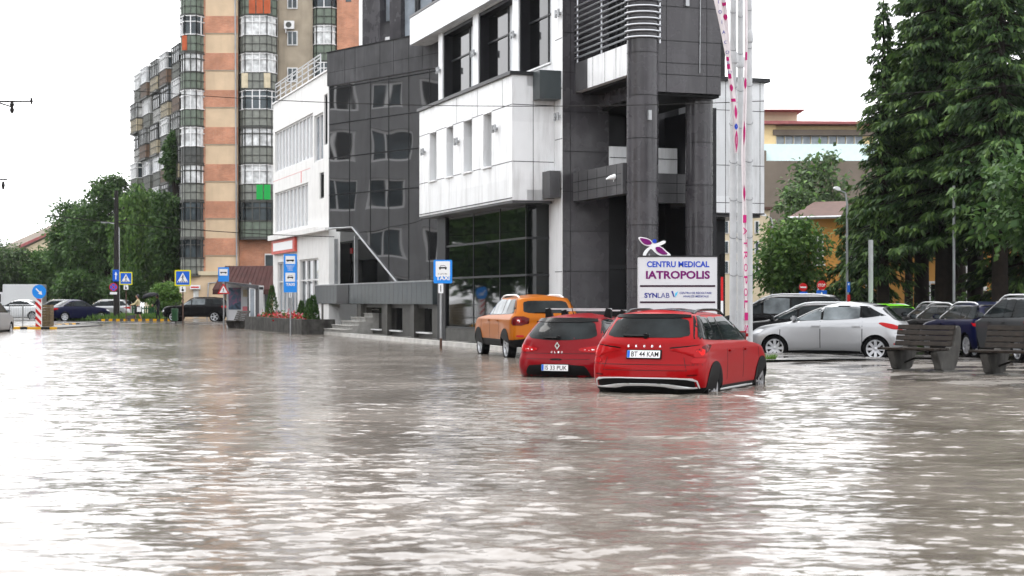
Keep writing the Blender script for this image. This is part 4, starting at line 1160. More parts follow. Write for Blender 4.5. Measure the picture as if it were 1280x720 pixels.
# ------------------------------------------------------------------ vehicles
def interp(tab, z):
    zs = [p[0] for p in tab]; xs = [p[1] for p in tab]
    # monotone cubic (PCHIP) through the table
    zs = np.array(zs, float); xs = np.array(xs, float)
    h = np.diff(zs); dl = np.diff(xs) / h
    d = np.zeros(len(zs)); d[0], d[-1] = dl[0], dl[-1]
    for i in range(1, len(zs) - 1):
        if dl[i - 1] * dl[i] > 0:
            w1, w2 = 2 * h[i] + h[i - 1], h[i] + 2 * h[i - 1]
            d[i] = (w1 + w2) / (w1 / dl[i - 1] + w2 / dl[i])
    z = min(max(z, zs[0]), zs[-1]); i = min(max(np.searchsorted(zs, z) - 1, 0), len(zs) - 2)
    t = (z - zs[i]) / h[i]
    return float((2 * t ** 3 - 3 * t ** 2 + 1) * xs[i] + (t ** 3 - 2 * t ** 2 + t) * h[i] * d[i] + (-2 * t ** 3 + 3 * t ** 2) * xs[i + 1] + (t ** 3 - t ** 2) * h[i] * d[i + 1])

def body_shell(sp):
    """horizontal slices stacked from the sills to the roof"""
    zmin, zmax = sp['rear'][0][0], sp['rear'][-1][0]
    lev = set(np.linspace(zmin, zmax - .10, 34)) | set(np.linspace(zmax - .10, zmax - .02, 9)) | set(zmax - .02 * np.array([.8, .6, .45, .3, .2, .12, .06, .02, 0]))
    b0, b1 = sp.get('bonnet', (.75, 1.0))
    lev |= set(np.linspace(b0, b1, 16))
    lev = sorted(lev)
    NR, NS = 22, 34
    rings = []
    p = 2.5
    for z in lev:
        xr, xf, wd = interp(sp['rear'], z), interp(sp['front'], z), max(interp(sp['width'], z), .02)
        L = xf - xr
        cr, cf = min(interp(sp['crear'], z), L * .45), min(interp(sp['cfront'], z), L * .45)
        ring = []
        for k in range(NR + 1):                   # rear, from +y to -y
            ph = math.pi / 2 * (1 - 2 * k / NR)
            s_, c_ = math.sin(ph), math.cos(ph)
            y = math.copysign(abs(s_) ** (2 / p), s_) * wd
            ring.append([xr + cr * (1 - abs(c_) ** (2 / p)), y])
        for k in range(1, NS):                    # right side, rear to front
            x = xr + cr + (L - cr - cf) * k / NS; ring.append([x, -wd])
        for k in range(NR + 1):
            ph = math.pi / 2 * (-1 + 2 * k / NR)
            s_, c_ = math.sin(ph), math.cos(ph)
            y = math.copysign(abs(s_) ** (2 / p), s_) * wd
            ring.append([xf - cf * (1 - abs(c_) ** (2 / p)), y])
        for k in range(1, NS):
            x = xf - cf - (L - cr - cf) * k / NS; ring.append([x, wd])
        for q in ring:                            # wheel-arch flares, door waist
            for xa in sp['axles']:
                fl = math.exp(-((q[0] - xa) / .42) ** 2) * math.exp(-((z - sp['wr'] - .12) / .26) ** 2) * sp.get('flare', .02)
                q[1] += math.copysign(fl, q[1]) * min(1, abs(q[1]) / max(wd, .01)) ** 6
        rings.append([(q[0] - sp['L'] / 2, q[1], z - (sp.get('crown', .05) * (q[1] / max(wd, .3)) ** 2 * smooth(zmax - .12, zmax - .01, z))) for q in ring])
    n = len(rings[0]); v = [p_ for r in rings for p_ in r]
    f = []
    for i in range(len(rings) - 1):
        for k in range(n): f.append((i * n + k, i * n + (k + 1) % n, (i + 1) * n + (k + 1) % n, (i + 1) * n + k))
    f.append(tuple(range(n - 1, -1, -1))); f.append(tuple(range((len(rings) - 1) * n, len(rings) * n)))
    return v, f

def resample(poly, res):
    out = []
    n = len(poly)
    for i in range(n):
        a, b = Vector(poly[i]), Vector(poly[(i + 1) % n])
        k = max(1, int((b - a).length / res))
        out += [tuple(a.lerp(b, j / k)) for j in range(k)]
    return out

def chaikin(poly, it, keep=0.22):
    for _ in range(it):
        out = []
        n = len(poly)
        for i in range(n):
            a, b = Vector(poly[i]), Vector(poly[(i + 1) % n])
            out += [tuple(a.lerp(b, keep)), tuple(a.lerp(b, 1 - keep))]
        poly = out
    return poly

def inside(p, poly):
    c = False; x, y = p; j = len(poly) - 1
    for i in range(len(poly)):
        xi, yi = poly[i]; xj, yj = poly[j]
        if (yi > y) != (yj > y) and x < (xj - xi) * (y - yi) / (yj - yi) + xi: c = not c
        j = i
    return c

AX = {'rear': (lambda u, v: Vector((-6, u, v)), Vector((1, 0, 0))), 'front': (lambda u, v: Vector((6, u, v)), Vector((-1, 0, 0))),
      'left': (lambda u, v: Vector((u, 4, v)), Vector((0, -1, 0))), 'right': (lambda u, v: Vector((u, -4, v)), Vector((0, 1, 0))),
      'top': (lambda u, v: Vector((u, v, 5)), Vector((0, 0, -1)))}

def decal(mb, bvh, axis, poly, off=.004, thick=.012, res=.06, round_=1, mi=0):
    """a fitted piece: the outline laid over the body's surface, with its own thickness"""
    org, dr = AX[axis]
    if round_: poly = chaikin(poly, round_)
    B = resample(poly, res)
    xs = [p[0] for p in B]; ys = [p[1] for p in B]
    pts = list(B)
    for u in np.arange(min(xs) + res * .5, max(xs), res):
        for v in np.arange(min(ys) + res * .5, max(ys), res):
            if inside((u, v), B) and min((u - b[0]) ** 2 + (v - b[1]) ** 2 for b in B) > (res * .45) ** 2: pts.append((u, v))
    nB = len(B)
    V2, E2, F2, ov, _, _ = delaunay_2d_cdt([Vector(p) for p in pts], [(i, (i + 1) % nB) for i in range(nB)], [], 1, 1e-6, True)
    top, bot = [], []
    for p in V2:
        h, nrm, _, _ = bvh.ray_cast(org(p.x, p.y), dr)
        if h is None:
            h, nrm, _, _ = bvh.find_nearest(org(p.x, p.y) + dr * (6 - 1.9 if axis in ('rear', 'front') else 3.3))
            if nrm.dot(dr) > 0: nrm = -nrm
        if nrm.dot(dr) > 0: nrm = -nrm
        top.append(h + nrm * off); bot.append(h - nrm * thick)
    o = len(V2); fs = []; cnt = {}
    for f in F2:
        a, b, c = f
        nn = (top[b] - top[a]).cross(top[c] - top[a])
        f = (a, b, c) if nn.dot(dr) < 0 else (a, c, b)
        fs.append(f)
        for i in range(3): cnt[(f[i], f[(i + 1) % 3])] = 1
    for (i, j) in list(cnt):
        if (j, i) not in cnt: fs.append((j, i, i + o, j + o))
    mb.add(top + bot, fs, mi)
    return mb

def mirror(poly): return [(-u, v) for u, v in poly]

def wheel_meshes(r, wd, spokes, style):
    ty = MB()
    s = wd / 2; ri = r * .70
    ty.lathe([(ri, -s * .9), (r * .9, -s), (r * .975, -s * .82), (r, -s * .5), (r, s * .5), (r * .975, s * .82), (r * .9, s), (ri, s * .9)], (0, 0, 0), 36, 'y', caps=False)
    rm = MB()
    rm.lathe([(ri + .004, -s * .86), (ri + .004, s * .86)], (0, 0, 0), 36, 'y', 1, caps=False)
    rm.lathe([(ri - .03, s * .55), (ri - .02, s * .86), (ri + .006, s * .92), (ri + .012, s * .88)], (0, 0, 0), 36, 'y', 0, caps=False)
    rm.lathe([(.001, s * .74), (.045, s * .74), (.07, s * .62), (.075, s * .4)], (0, 0, 0), 18, 'y', 0, caps=False)
    rm.lathe([(ri, s * .05), (.0, s * .05)], (0, 0, 0), 24, 'y', 1)
    for k in range(spokes):
        an = 2 * math.pi * k / spokes
        for da in ((-.09, .09) if style == 'twin' else (0,)):
            wdh = .020 if style == 'twin' else .034
            c, s_ = math.cos(an + da), math.sin(an + da)
            d = Vector((c, 0, s_)); q = Vector((-s_, 0, c))
            P = []
            for t, ww, y0, y1 in ((.05, wdh * 1.25, s * .45, s * .80), (ri - .012, wdh * .9, s * .55, s * .92)):
                for (a, y) in ((-1, y0), (1, y0), (1, y1), (-1, y1)): P.append(d * t + q * ww * a + Vector((0, y, 0)))
            rm.add(P, [(0, 1, 5, 4), (1, 2, 6, 5), (2, 3, 7, 6), (3, 0, 4, 7), (0, 3, 2, 1), (4, 5, 6, 7)], 0)
    return ty, rm

def prep(sp):
    if 'zb' not in sp: sp['zb'] = sp['belt'] + .03
    return sp

def car(label, cat, loc, heading, sp, paint_m, plate=None, rim='rim', group=None, name='parked_car', detail=2, pale_glass=(), z=None):
    """loc: middle of the car on the ground; heading in degrees to the right of straight ahead"""
    th = R(90 - heading)
    root = thing(name, label, cat, (loc[0], loc[1], loc[2]), th, group)
    L, Lh = sp['L'], sp['L'] / 2
    v, f = body_shell(sp)
    me = bpy.data.meshes.new('b'); me.from_pydata(v, [], f)
    bvh = BVHTree.FromPolygons([Vector(p) for p in v], f)
    ob = bpy.data.objects.new('body', me); COL.objects.link(ob)
    cut = MB()
    wmax = interp(sp['width'], sp['wr'] + .2)
    for xa in sp['axles']:
        for sd in (-1, 1):
            y0, y1 = sorted((sd * (wmax - .30), sd * (wmax + .15)))
            cut.lathe([(sp['wr'] + .038, y0), (sp['wr'] + .038, y1)], (xa - Lh, 0, sp['wr']), 32, 'y')
    co = cut.build('cut', M['black_void'])
    me.materials.append(paint_m); me.materials.append(M['plastic'])
    me.polygons.foreach_set('use_smooth', [True] * len(me.polygons))
    bo = ob.modifiers.new('b', 'BOOLEAN'); bo.operation = 'DIFFERENCE'; bo.object = co; bo.solver = 'EXACT'
    bo.material_mode = 'TRANSFER' if hasattr(bo, 'material_mode') else None
    dg = bpy.context.evaluated_depsgraph_get()
    me2 = bpy.data.meshes.new_from_object(ob.evaluated_get(dg))
    me2.name = 'body'
    ob.modifiers.clear(); ob.data = me2
    bpy.data.objects.remove(co); bpy.data.meshes.remove(me)
    vm = [m_.name for m_ in me2.materials]
    try: vi = vm.index('black_void')
    except ValueError: vi = 0
    # dark sills and bumpers on the lower body
    sill = sp.get('sill', 0)
    ny = np.empty(len(me2.polygons) * 3); me2.polygons.foreach_get('center', ny)
    ctr = ny.reshape(-1, 3); mi = np.empty(len(me2.polygons), np.int32); me2.polygons.foreach_get('material_index', mi)
    mi[(ctr[:, 2] < sill) & (mi == 0)] = 1
    me2.polygons.foreach_set('material_index', mi)
    me2.polygons.foreach_set('use_smooth', [True] * len(me2.polygons))
    me2.set_sharp_from_angle(angle=R(38))
    ob.parent = root

    def part(mb, name, mats, parent=None, angle=35):
        return mb.build(name, mats, parent or root, angle=angle)
    def D(name, mat, axis, poly, off=.004, parent=None, both=False, round_=1, res=.06, thick=.012, mb=None):
        m = MB(); decal(m, bvh, axis, poly, off, thick, res, round_)
        o = part(m, name, mat, parent)
        if both:
            ax2 = {'left': 'right', 'right': 'left'}.get(axis, axis)
            m = MB(); decal(m, bvh, ax2, poly if axis in ('left', 'right') else mirror(poly), off, thick, res, round_); part(m, name, mat, parent)
        return o
    # glazing
    zb, zt = sp['zb'], sp['zt']
    rp, fp = sp['rp'], sp['fp']
    lo = lambda z: interp(sp['rear'], z) + rp + (zt - z) * 0
    hi = lambda z: interp(sp['front'], z) - fp
    nz = 7
    zz = np.linspace(zb, zt, nz)
    rise = sp.get('rise', .0)                     # the belt climbs towards the tail
    dlo_r = [(lo(z) - Lh, z) for z in zz]; dlo_f = [(hi(z) - Lh, z) for z in zz]
    xr_b = lo(zb)
    poly = dlo_r[::-1] + dlo_f
    poly = [(x, z + rise * max(0, 1 - (x + Lh - xr_b) / 1.0) * (1 - (z - zb) / (zt - zb))) for x, z in poly]
    D('window_surround', M['gloss_black'], 'left', poly, .003, both=True, res=.08)
    cuts = [xr_b - 1] + sp['pillars'] + [9]
    for i, (c0, c1) in enumerate(zip(cuts[:-1], cuts[1:])):
        Lp, Rp = [], []
        for z in np.linspace(zb + .035, zt - .035, nz):
            a = max(lo(z) + .05, c0 + .03); b_ = min(hi(z) - .05, c1 - .03)
            if b_ - a < .03: continue
            zr = z + rise * max(0, 1 - (a - xr_b) / 1.0) * (1 - (z - zb) / (zt - zb))
            zf = z + rise * max(0, 1 - (b_ - xr_b) / 1.0) * (1 - (z - zb) / (zt - zb))
            Lp.append((a - Lh, zr)); Rp.append((b_ - Lh, zf))
        if len(Lp) < 2: continue
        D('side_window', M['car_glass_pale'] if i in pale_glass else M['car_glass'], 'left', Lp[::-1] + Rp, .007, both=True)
    D('rear_window', M['car_glass'], 'rear', chaikin(sp['rwin'], 2, .12), .005, round_=0)
    if sp.get('spoiler'):
        D('spoiler', M['gloss_black'], 'rear', sp['spoiler'], .014, round_=1, thick=.02)
    zw0, zw1 = sp['belt'] + .07, sp['zt'] + .02
    ww = lambda z: interp(sp['width'], z) - .10
    D('windscreen', M['car_glass'], 'front', [(-ww(zw0), zw0), (ww(zw0), zw0), (ww(zw1), zw1), (-ww(zw1), zw1)], .005)
    # lamps
    for poly, mt_ in sp['tails']:
        D('tail_lamp', M[mt_], 'rear', poly, .010, both=True, res=.04)
    for poly, mt_ in sp.get('side_tails', ()):
        D('tail_lamp', M[mt_], 'left', [(x - Lh, z) for x, z in poly], .009, both=True, res=.04)
    hz = sp.get('headlamp', (.62, .76))
    D('headlamp', M['lamp_white'], 'front', [(.42, hz[0]), (.80, hz[0] + .05), (.80, hz[1] + .03), (.5, hz[1])], .006, both=True, res=.05)
    D('grille', M['plastic'], 'front', [(-.4, .60), (.4, .60), (.46, .74), (-.46, .74)], .004)
    D('lower_grille', M['plastic'], 'front', [(-.62, .32), (.62, .32), (.52, .47), (-.52, .47)], .004)
    # seams, handles
    if detail >= 1:
        for x in sp['seams']:
            P = [(x - .009 - Lh, .33), (x + .009 - Lh, .33), (x + .009 - Lh, sp['zb'] + .01), (x - .009 - Lh, sp['zb'] + .01)]
            for ax in ('left', 'right'): seam = MB(); decal(seam, bvh, ax, P, .0015, .01, .1, 0); part(seam, 'panel_gap', M['black_void'])
        for P in sp.get('rear_seams', ()): seam = MB(); decal(seam, bvh, 'rear', P, .0015, .01, .06, 0); part(seam, 'panel_gap', M['black_void'])
        for x in sp['handles']:
            for sd in (-1, 1):
                h, n_, _, _ = bvh.ray_cast(Vector((x - Lh, 4 * sd, sp['zh'])), Vector((0, -sd, 0)))
                m = MB(); m.box(-.10, .10, -.018, .018, -.018, .018); m.xf(Matrix.Translation((h.x, h.y + sd * .016, h.z))); m.build('door_handle', paint_m, root, bevel=.008)
    for sd in (-1, 1):
        xm = sp['mirror']
        h, n_, _, _ = bvh.ray_cast(Vector((xm - Lh, 4 * sd, sp['zb'] + .03)), Vector((0, -sd, 0)))
        m = MB(); m.box(-.07, .05, -.10, .10, -.06, .065); m.xf(Matrix.Translation((h.x, h.y + sd * .13, h.z + .05))); mi_ = m.build('wing_mirror', sp.get('mirror_mat') or paint_m, root, bevel=.035)
        m = MB(); m.box(-.078, -.072, -.075, .075, -.04, .045); m.xf(Matrix.Translation((h.x, h.y + sd * .13, h.z + .05))); m.build('mirror_glass', M['car_glass_pale'], mi_)
        m = MB(); m.box(-.03, .03, -.06, .06, -.02, .02); m.xf(Matrix.Translation((h.x, h.y + sd * .02, h.z + .005))); m.build('mirror_arm', M['plastic'], mi_)
    # black trims
    for nm, mt_, axis, poly, off, both in sp.get('trims', ()):
        D(nm, M[mt_], axis, [(x - Lh, z) for x, z in poly] if axis in ('left', 'right') else poly, off, both=both)
    if sp.get('arch'):
        for xa in sp['axles']:
            r0, r1 = sp['wr'] + .034, sp['wr'] + .034 + sp['arch']
            P = [(xa - Lh + r0 * math.cos(R(t)), sp['wr'] + r0 * math.sin(R(t))) for t in range(-14, 195, 12)] + [(xa - Lh + r1 * math.cos(R(t)), sp['wr'] + r1 * math.sin(R(t))) for t in range(194, -15, -12)]
            D('wheel_arch', M['plastic'], 'left', P, .012, both=True, round_=0)
    if sp.get('wiper'):
        (y0, z0), (y1, z1) = sp['wiper']
        h0 = bvh.ray_cast(Vector((-6, y0, z0)), Vector((1, 0, 0)))[0]; h1 = bvh.ray_cast(Vector((-6, y1, z1)), Vector((1, 0, 0)))[0]
        if h0 and h1:
            m = MB(); m.path([h0 + Vector((-.03, 0, .0)), h1 + Vector((-.03, 0, 0))], [.020, .012], 6); m.lathe([(.001, -.02), (.04, -.02), (.045, .03)], (h0.x - .02, h0.y, h0.z), 12, 'x'); part(m, 'rear_wiper', M['plastic'])
    if sp.get('rails'):
        x0, x1, yy, mt_ = sp['rails']
        for sd in (-1, 1):
            pts = []
            for t in np.linspace(0, 1, 9):
                x = x0 + (x1 - x0) * t
                h = bvh.ray_cast(Vector((x - Lh, yy * sd, 5)), Vector((0, 0, -1)))[0]
                pts.append(h + Vector((0, 0, .065 * min(1, math.sin(math.pi * t) * 2.2) - .004)))
            m = MB(); m.path(pts, .022, 8); part(m, 'roof_rail', M[mt_])
    if sp.get('roof_panel'):
        x0, x1, yy = sp['roof_panel']; D('roof_panel', M['gloss_black'], 'top', [(x0 - Lh, -yy), (x1 - Lh, -yy), (x1 - Lh, yy), (x0 - Lh, yy)], .004)
    if sp.get('antenna'):
        h = bvh.ray_cast(Vector((sp['antenna'] - Lh, 0, 5)), Vector((0, 0, -1)))[0]
        m = MB(); m.path([h - Vector((0, 0, .01)), h + Vector((-.16, 0, .22))], [.010, .004], 6); part(m, 'antenna', M['plastic'])
    # plate
    if plate:
        zc = sp['plate_z']
        h = bvh.ray_cast(Vector((-6, 0, zc)), Vector((1, 0, 0)))[0]; hu = bvh.ray_cast(Vector((-6, 0, zc + .06)), Vector((1, 0, 0)))[0]
        tilt = math.atan2(hu.x - h.x, .06)
        Mx = Matrix.Translation((h.x - .018, 0, zc)) @ Matrix.Rotation(tilt, 4, 'Y') @ Matrix.Rotation(R(-90), 4, 'Z')
        m = MB(); m.box(-.275, .275, -.004, .03, -.068, .068); m.xf(Mx); part(m, 'plate_holder', M['plastic'])
        m = MB(); m.prism(rrect(0, 0, .26, .056, .01), -.009, -.0045); m.xf(Mx); pl = part(m, 'number_plate', M['plate_white'])
        m = MB(); m.box(-.258, -.215, -.0105, -.0092, -.053, .053); m.xf(Mx); m.build('country_band', M['blue_sign'], pl)
        m = MB(); add_text(m, plate, .022, 0, -.0112, .078, 0, .43, .012); m.xf(Mx); m.build('lettering', M['ink'], pl)
    if sp.get('letters'):
        s_, zc, hgt, wd_, mt_ = sp['letters']
        h = bvh.ray_cast(Vector((-6, 0, zc)), Vector((1, 0, 0)))[0]; hu = bvh.ray_cast(Vector((-6, 0, zc + .03)), Vector((1, 0, 0)))[0]
        tilt = math.atan2(hu.x - h.x, .03)
        Mx = Matrix.Translation((h.x - .012, 0, zc)) @ Matrix.Rotation(tilt, 4, 'Y') @ Matrix.Rotation(R(-90), 4, 'Z')
        m = MB(); n = len(s_)
        for i, ch in enumerate(s_): add_text(m, ch, -wd_ / 2 + wd_ * i / (n - 1), 0, -.001, hgt, 0, hgt * .85, .02)
        m.xf(Mx); part(m, 'lettering', M[mt_])
    if sp.get('diamond'):
        zc = sp['diamond']
        h = bvh.ray_cast(Vector((-6, 0, zc)), Vector((1, 0, 0)))[0]
        m = MB(); Mx = Matrix.Translation((h.x - .02, 0, zc)) @ Matrix.Rotation(R(-90), 4, 'Z')
        for a, b_ in (((0, .075), (.052, 0)), ((.052, 0), (0, -.075)), ((0, -.075), (-.052, 0)), ((-.052, 0), (0, .075))):
            m.prism([a, b_, (b_[0] * .5, b_[1] * .5), (a[0] * .5, a[1] * .5)], -.006, .012)
        m.xf(Mx); part(m, 'badge', M['chrome'])
    # wheels
    for xa in sp['axles']:
        for sd in (-1, 1):
            ty, rm = wheel_meshes(sp['wr'], sp.get('ww', .205), sp.get('spokes', 5), sp.get('spoke_style', 'twin'))
            Mx = Matrix.Translation((xa - Lh, sd * (wmax - sp.get('ww', .205) / 2 - .012), sp['wr'])) @ Matrix.Rotation(0 if sd > 0 else math.pi, 4, 'Z')
            ty.xf(Mx); rm.xf(Mx)
            wl = part(ty, 'wheel', M['rubber']); part(rm, 'rim', [M[rim], M['black_void']], wl)
    return root, bvh, part

def rim_line(poly, wdt=.012):
    """a closed outline as a thin ring of four strips"""
    return poly

SPEC = {}
# compact crossover
SPEC['crossover'] = dict(L=4.24, wr=.335, axles=(.78, 3.43), spokes=5, spoke_style='twin', flare=.025,
    rear=[(.24, .22), (.34, .07), (.50, .0), (.64, .015), (.74, .05), (.90, .085), (1.02, .11), (1.10, .16), (1.25, .29), (1.38, .40), (1.46, .46), (1.505, .75), (1.525, 1.4)],
    front=[(.24, 4.06), (.34, 4.18), (.50, 4.24), (.66, 4.22), (.78, 4.14), (.88, 3.98), (.95, 3.55), (.99, 3.15), (1.10, 2.98), (1.25, 2.70), (1.38, 2.42), (1.46, 2.15), (1.505, 1.9), (1.525, 1.7)],
    width=[(.24, .80), (.34, .865), (.55, .885), (.72, .892), (.88, .885), (.97, .862), (1.05, .82), (1.25, .735), (1.40, .655), (1.47, .585), (1.51, .44), (1.525, .2)],
    crear=[(.24, .4), (.6, .36), (.95, .40), (1.1, .34), (1.45, .3), (1.525, .25)], cfront=[(.24, .6), (.8, .7), (1.0, .5), (1.5, .4), (1.525, .2)],
    belt=.97, zt=1.43, rp=.17, fp=.13, rise=.06, pillars=[1.05, 1.42, 2.32], seams=(1.45, 2.36, 3.25), handles=(1.62, 2.5), zh=.87, mirror=2.98,
    bonnet=(.82, 1.0), sill=.36, arch=.03, plate_z=.845,
    rwin=[(-.67, 1.09), (.67, 1.09), (.56, 1.385), (-.56, 1.385)], spoiler=[(-.60, 1.375), (.60, 1.375), (.565, 1.44), (-.565, 1.44)],
    tails=[([(.40, .925), (.62, .95), (.84, .985), (.88, .92), (.88, .80), (.72, .80), (.70, .875), (.40, .895)], 'lamp_red'),
           ([(.38, .945), (.62, .968), (.84, .992), (.66, .957), (.62, .945), (.40, .930)], 'gloss_black'),
           ([(.70, .71), (.88, .71), (.88, .79), (.72, .79)], 'lamp_red'), ([(.74, .895), (.86, .93), (.86, .83), (.82, .83), (.82, .885)], 'lamp_bright')],
    side_tails=[([(.22, .92), (.42, .99), (.70, .98), (.55, .93), (.40, .86), (.22, .84)], 'lamp_dark_red')],
    rear_seams=([(-.66, .60), (.66, .60), (.66, .608), (-.66, .608)], [(-.66, .60), (-.652, .60), (-.60, .80), (-.608, .80)], [(.66, .60), (.652, .60), (.60, .80), (.608, .80)],
                [(-.86, .685), (.86, .685), (.86, .695), (-.86, .695)]),
    trims=(('bumper_insert', 'plastic', 'rear', [(-.74, .27), (.74, .27), (.77, .43), (.72, .487), (-.72, .487), (-.77, .43)], .006, False),
           ('skid_trim', 'satin_silver', 'rear', [(-.80, .455), (-.72, .500), (.72, .500), (.80, .455), (.79, .44), (.71, .487), (-.71, .487), (-.79, .44)], .014, False),
           ('skid_trim', 'satin_silver', 'rear', [(-.78, .345), (-.5, .345), (-.43, .395), (.43, .395), (.5, .345), (.78, .345), (.78, .361), (.507, .361), (.437, .412), (-.437, .412), (-.507, .361), (-.78, .361)], .018, False),
           ('skid_trim', 'satin_silver', 'rear', [(-.812, .345), (-.795, .345), (-.782, .45), (-.80, .46)], .013, True),
           ('reflector', 'lamp_dark_red', 'rear', [(.66, .52), (.80, .53), (.80, .555), (.66, .545)], .006, True),
           ('sill_trim', 'satin_silver', 'left', [(1.2, .275), (3.0, .275), (3.0, .30), (1.2, .30)], .014, True)),
    wiper=((0, 1.115), (.36, 1.12)), rails=(.75, 2.6, .545, 'gloss_black'), roof_panel=(.75, 2.1, .44), letters=('SKODA', .965, .034, .50, 'chrome'))
# small hatchback
SPEC['hatch'] = dict(L=4.06, wr=.31, axles=(.70, 3.29), spokes=5, flare=.03,
    rear=[(.20, .20), (.30, .05), (.46, .0), (.58, .02), (.68, .07), (.86, .12), (.96, .15), (1.04, .21), (1.2, .37), (1.30, .46), (1.36, .52), (1.41, .85), (1.43, 1.4)],
    front=[(.20, 3.88), (.32, 4.0), (.48, 4.06), (.62, 4.04), (.76, 3.92), (.85, 3.7), (.92, 3.3), (.97, 2.98), (1.1, 2.76), (1.22, 2.5), (1.32, 2.25), (1.38, 2.0), (1.41, 1.8), (1.43, 1.6)],
    width=[(.20, .78), (.32, .84), (.5, .862), (.68, .866), (.84, .858), (.94, .83), (1.02, .78), (1.2, .68), (1.32, .60), (1.38, .53), (1.415, .38), (1.43, .15)],
    crear=[(.2, .45), (.6, .45), (.95, .5), (1.05, .42), (1.4, .32), (1.43, .2)], cfront=[(.2, .65), (.8, .75), (1.0, .5), (1.4, .4), (1.43, .2)],
    belt=.93, zt=1.35, rp=.30, fp=.12, rise=.10, pillars=[1.38, 2.2], seams=(1.40, 2.24, 3.1), handles=(2.4,), zh=.83, mirror=2.80,
    bonnet=(.75, .98), sill=.24, plate_z=.45,
    rwin=[(-.68, 1.03), (-.58, .975), (-.2, .945), (.2, .945), (.58, .975), (.68, 1.03), (.54, 1.29), (-.54, 1.29)], spoiler=[(-.60, 1.26), (.60, 1.26), (.55, 1.345), (-.55, 1.345)],
    tails=[([(.40, .80), (.62, .83), (.82, .87), (.84, .77), (.70, .72), (.42, .745)], 'lamp_red'), ([(.48, .775), (.66, .79), (.68, .765), (.5, .755)], 'lamp_white')],
    side_tails=[([(.16, .78), (.36, .87), (.62, .89), (.48, .80), (.30, .74)], 'lamp_red')],
    rear_seams=([(-.62, .60), (.62, .60), (.62, .608), (-.62, .608)], [(-.80, .70), (.80, .70), (.80, .708), (-.80, .708)]),
    trims=(('bumper_insert', 'plastic', 'rear', [(-.66, .24), (.66, .24), (.60, .42), (.52, .505), (-.52, .505), (-.60, .42)], .006, False),
           ('tail_handle', 'gloss_black', 'rear', [(-.12, .585), (.12, .585), (.10, .615), (-.10, .615)], .008, False)),
    wiper=((0, .985), (.3, .992)), letters=('CLIO', .73, .035, .20, 'satin_silver'), diamond=.845, antenna=.9)
# boxy off-roader
SPEC['offroader'] = dict(L=4.34, wr=.35, axles=(.82, 3.49), spokes=5, flare=.04,
    rear=[(.33, .14), (.42, .03), (.56, .0), (.72, .03), (.90, .07), (1.05, .09), (1.14, .13), (1.30, .25), (1.46, .37), (1.54, .43), (1.60, .75), (1.62, 1.3)],
    front=[(.33, 4.2), (.45, 4.32), (.6, 4.34), (.78, 4.32), (.92, 4.24), (1.02, 4.05), (1.07, 3.5), (1.10, 3.1), (1.2, 2.93), (1.35, 2.72), (1.48, 2.45), (1.56, 2.2), (1.60, 1.95), (1.62, 1.7)],
    width=[(.33, .82), (.42, .88), (.6, .90), (.8, .90), (.98, .892), (1.07, .86), (1.15, .81), (1.35, .73), (1.50, .66), (1.56, .60), (1.605, .45), (1.62, .2)],
    crear=[(.33, .35), (.9, .34), (1.1, .3), (1.6, .28), (1.62, .2)], cfront=[(.33, .5), (1.0, .5), (1.1, .45), (1.6, .35), (1.62, .2)],
    belt=1.06, zt=1.53, rp=.20, fp=.13, rise=.05, pillars=[1.02, 1.42, 2.32], seams=(1.44, 2.36, 3.25), handles=(1.62, 2.5), zh=.97, mirror=3.0,
    bonnet=(.92, 1.1), sill=.50, arch=.05, plate_z=.83,
    rwin=[(-.60, 1.16), (.60, 1.16), (.54, 1.46), (-.54, 1.46)],
    tails=[([(.60, .86), (.84, .86), (.84, 1.08), (.60, 1.08)], 'lamp_dark_red'), ([(.66, .91), (.78, .91), (.78, 1.03), (.66, 1.03)], 'lamp_red'), ([(.70, .94), (.76, .94), (.76, 1.0), (.70, 1.0)], 'lamp_white')],
    side_tails=[([(.10, .86), (.30, .86), (.30, 1.08), (.12, 1.08)], 'lamp_dark_red')],
    rear_seams=([(-.62, .55), (.62, .55), (.62, .558), (-.62, .558)],),
    trims=(('tail_handle', 'gloss_black', 'rear', [(-.3, .93), (.3, .93), (.28, .985), (-.28, .985)], .008, False), ('bumper_insert', 'plastic', 'rear', [(-.84, .36), (.84, .36), (.84, .56), (-.84, .56)], .008, False),
           ('skid_trim', 'satin_silver', 'rear', [(-.4, .37), (.4, .37), (.36, .44), (-.36, .44)], .014, False), ('reflector', 'lamp_red', 'rear', [(.62, .58), (.8, .58), (.8, .63), (.62, .63)], .008, True)),
    wiper=((0, 1.18), (.34, 1.185)), rails=(.7, 2.7, .56, 'satin_silver'), mirror_mat=None)
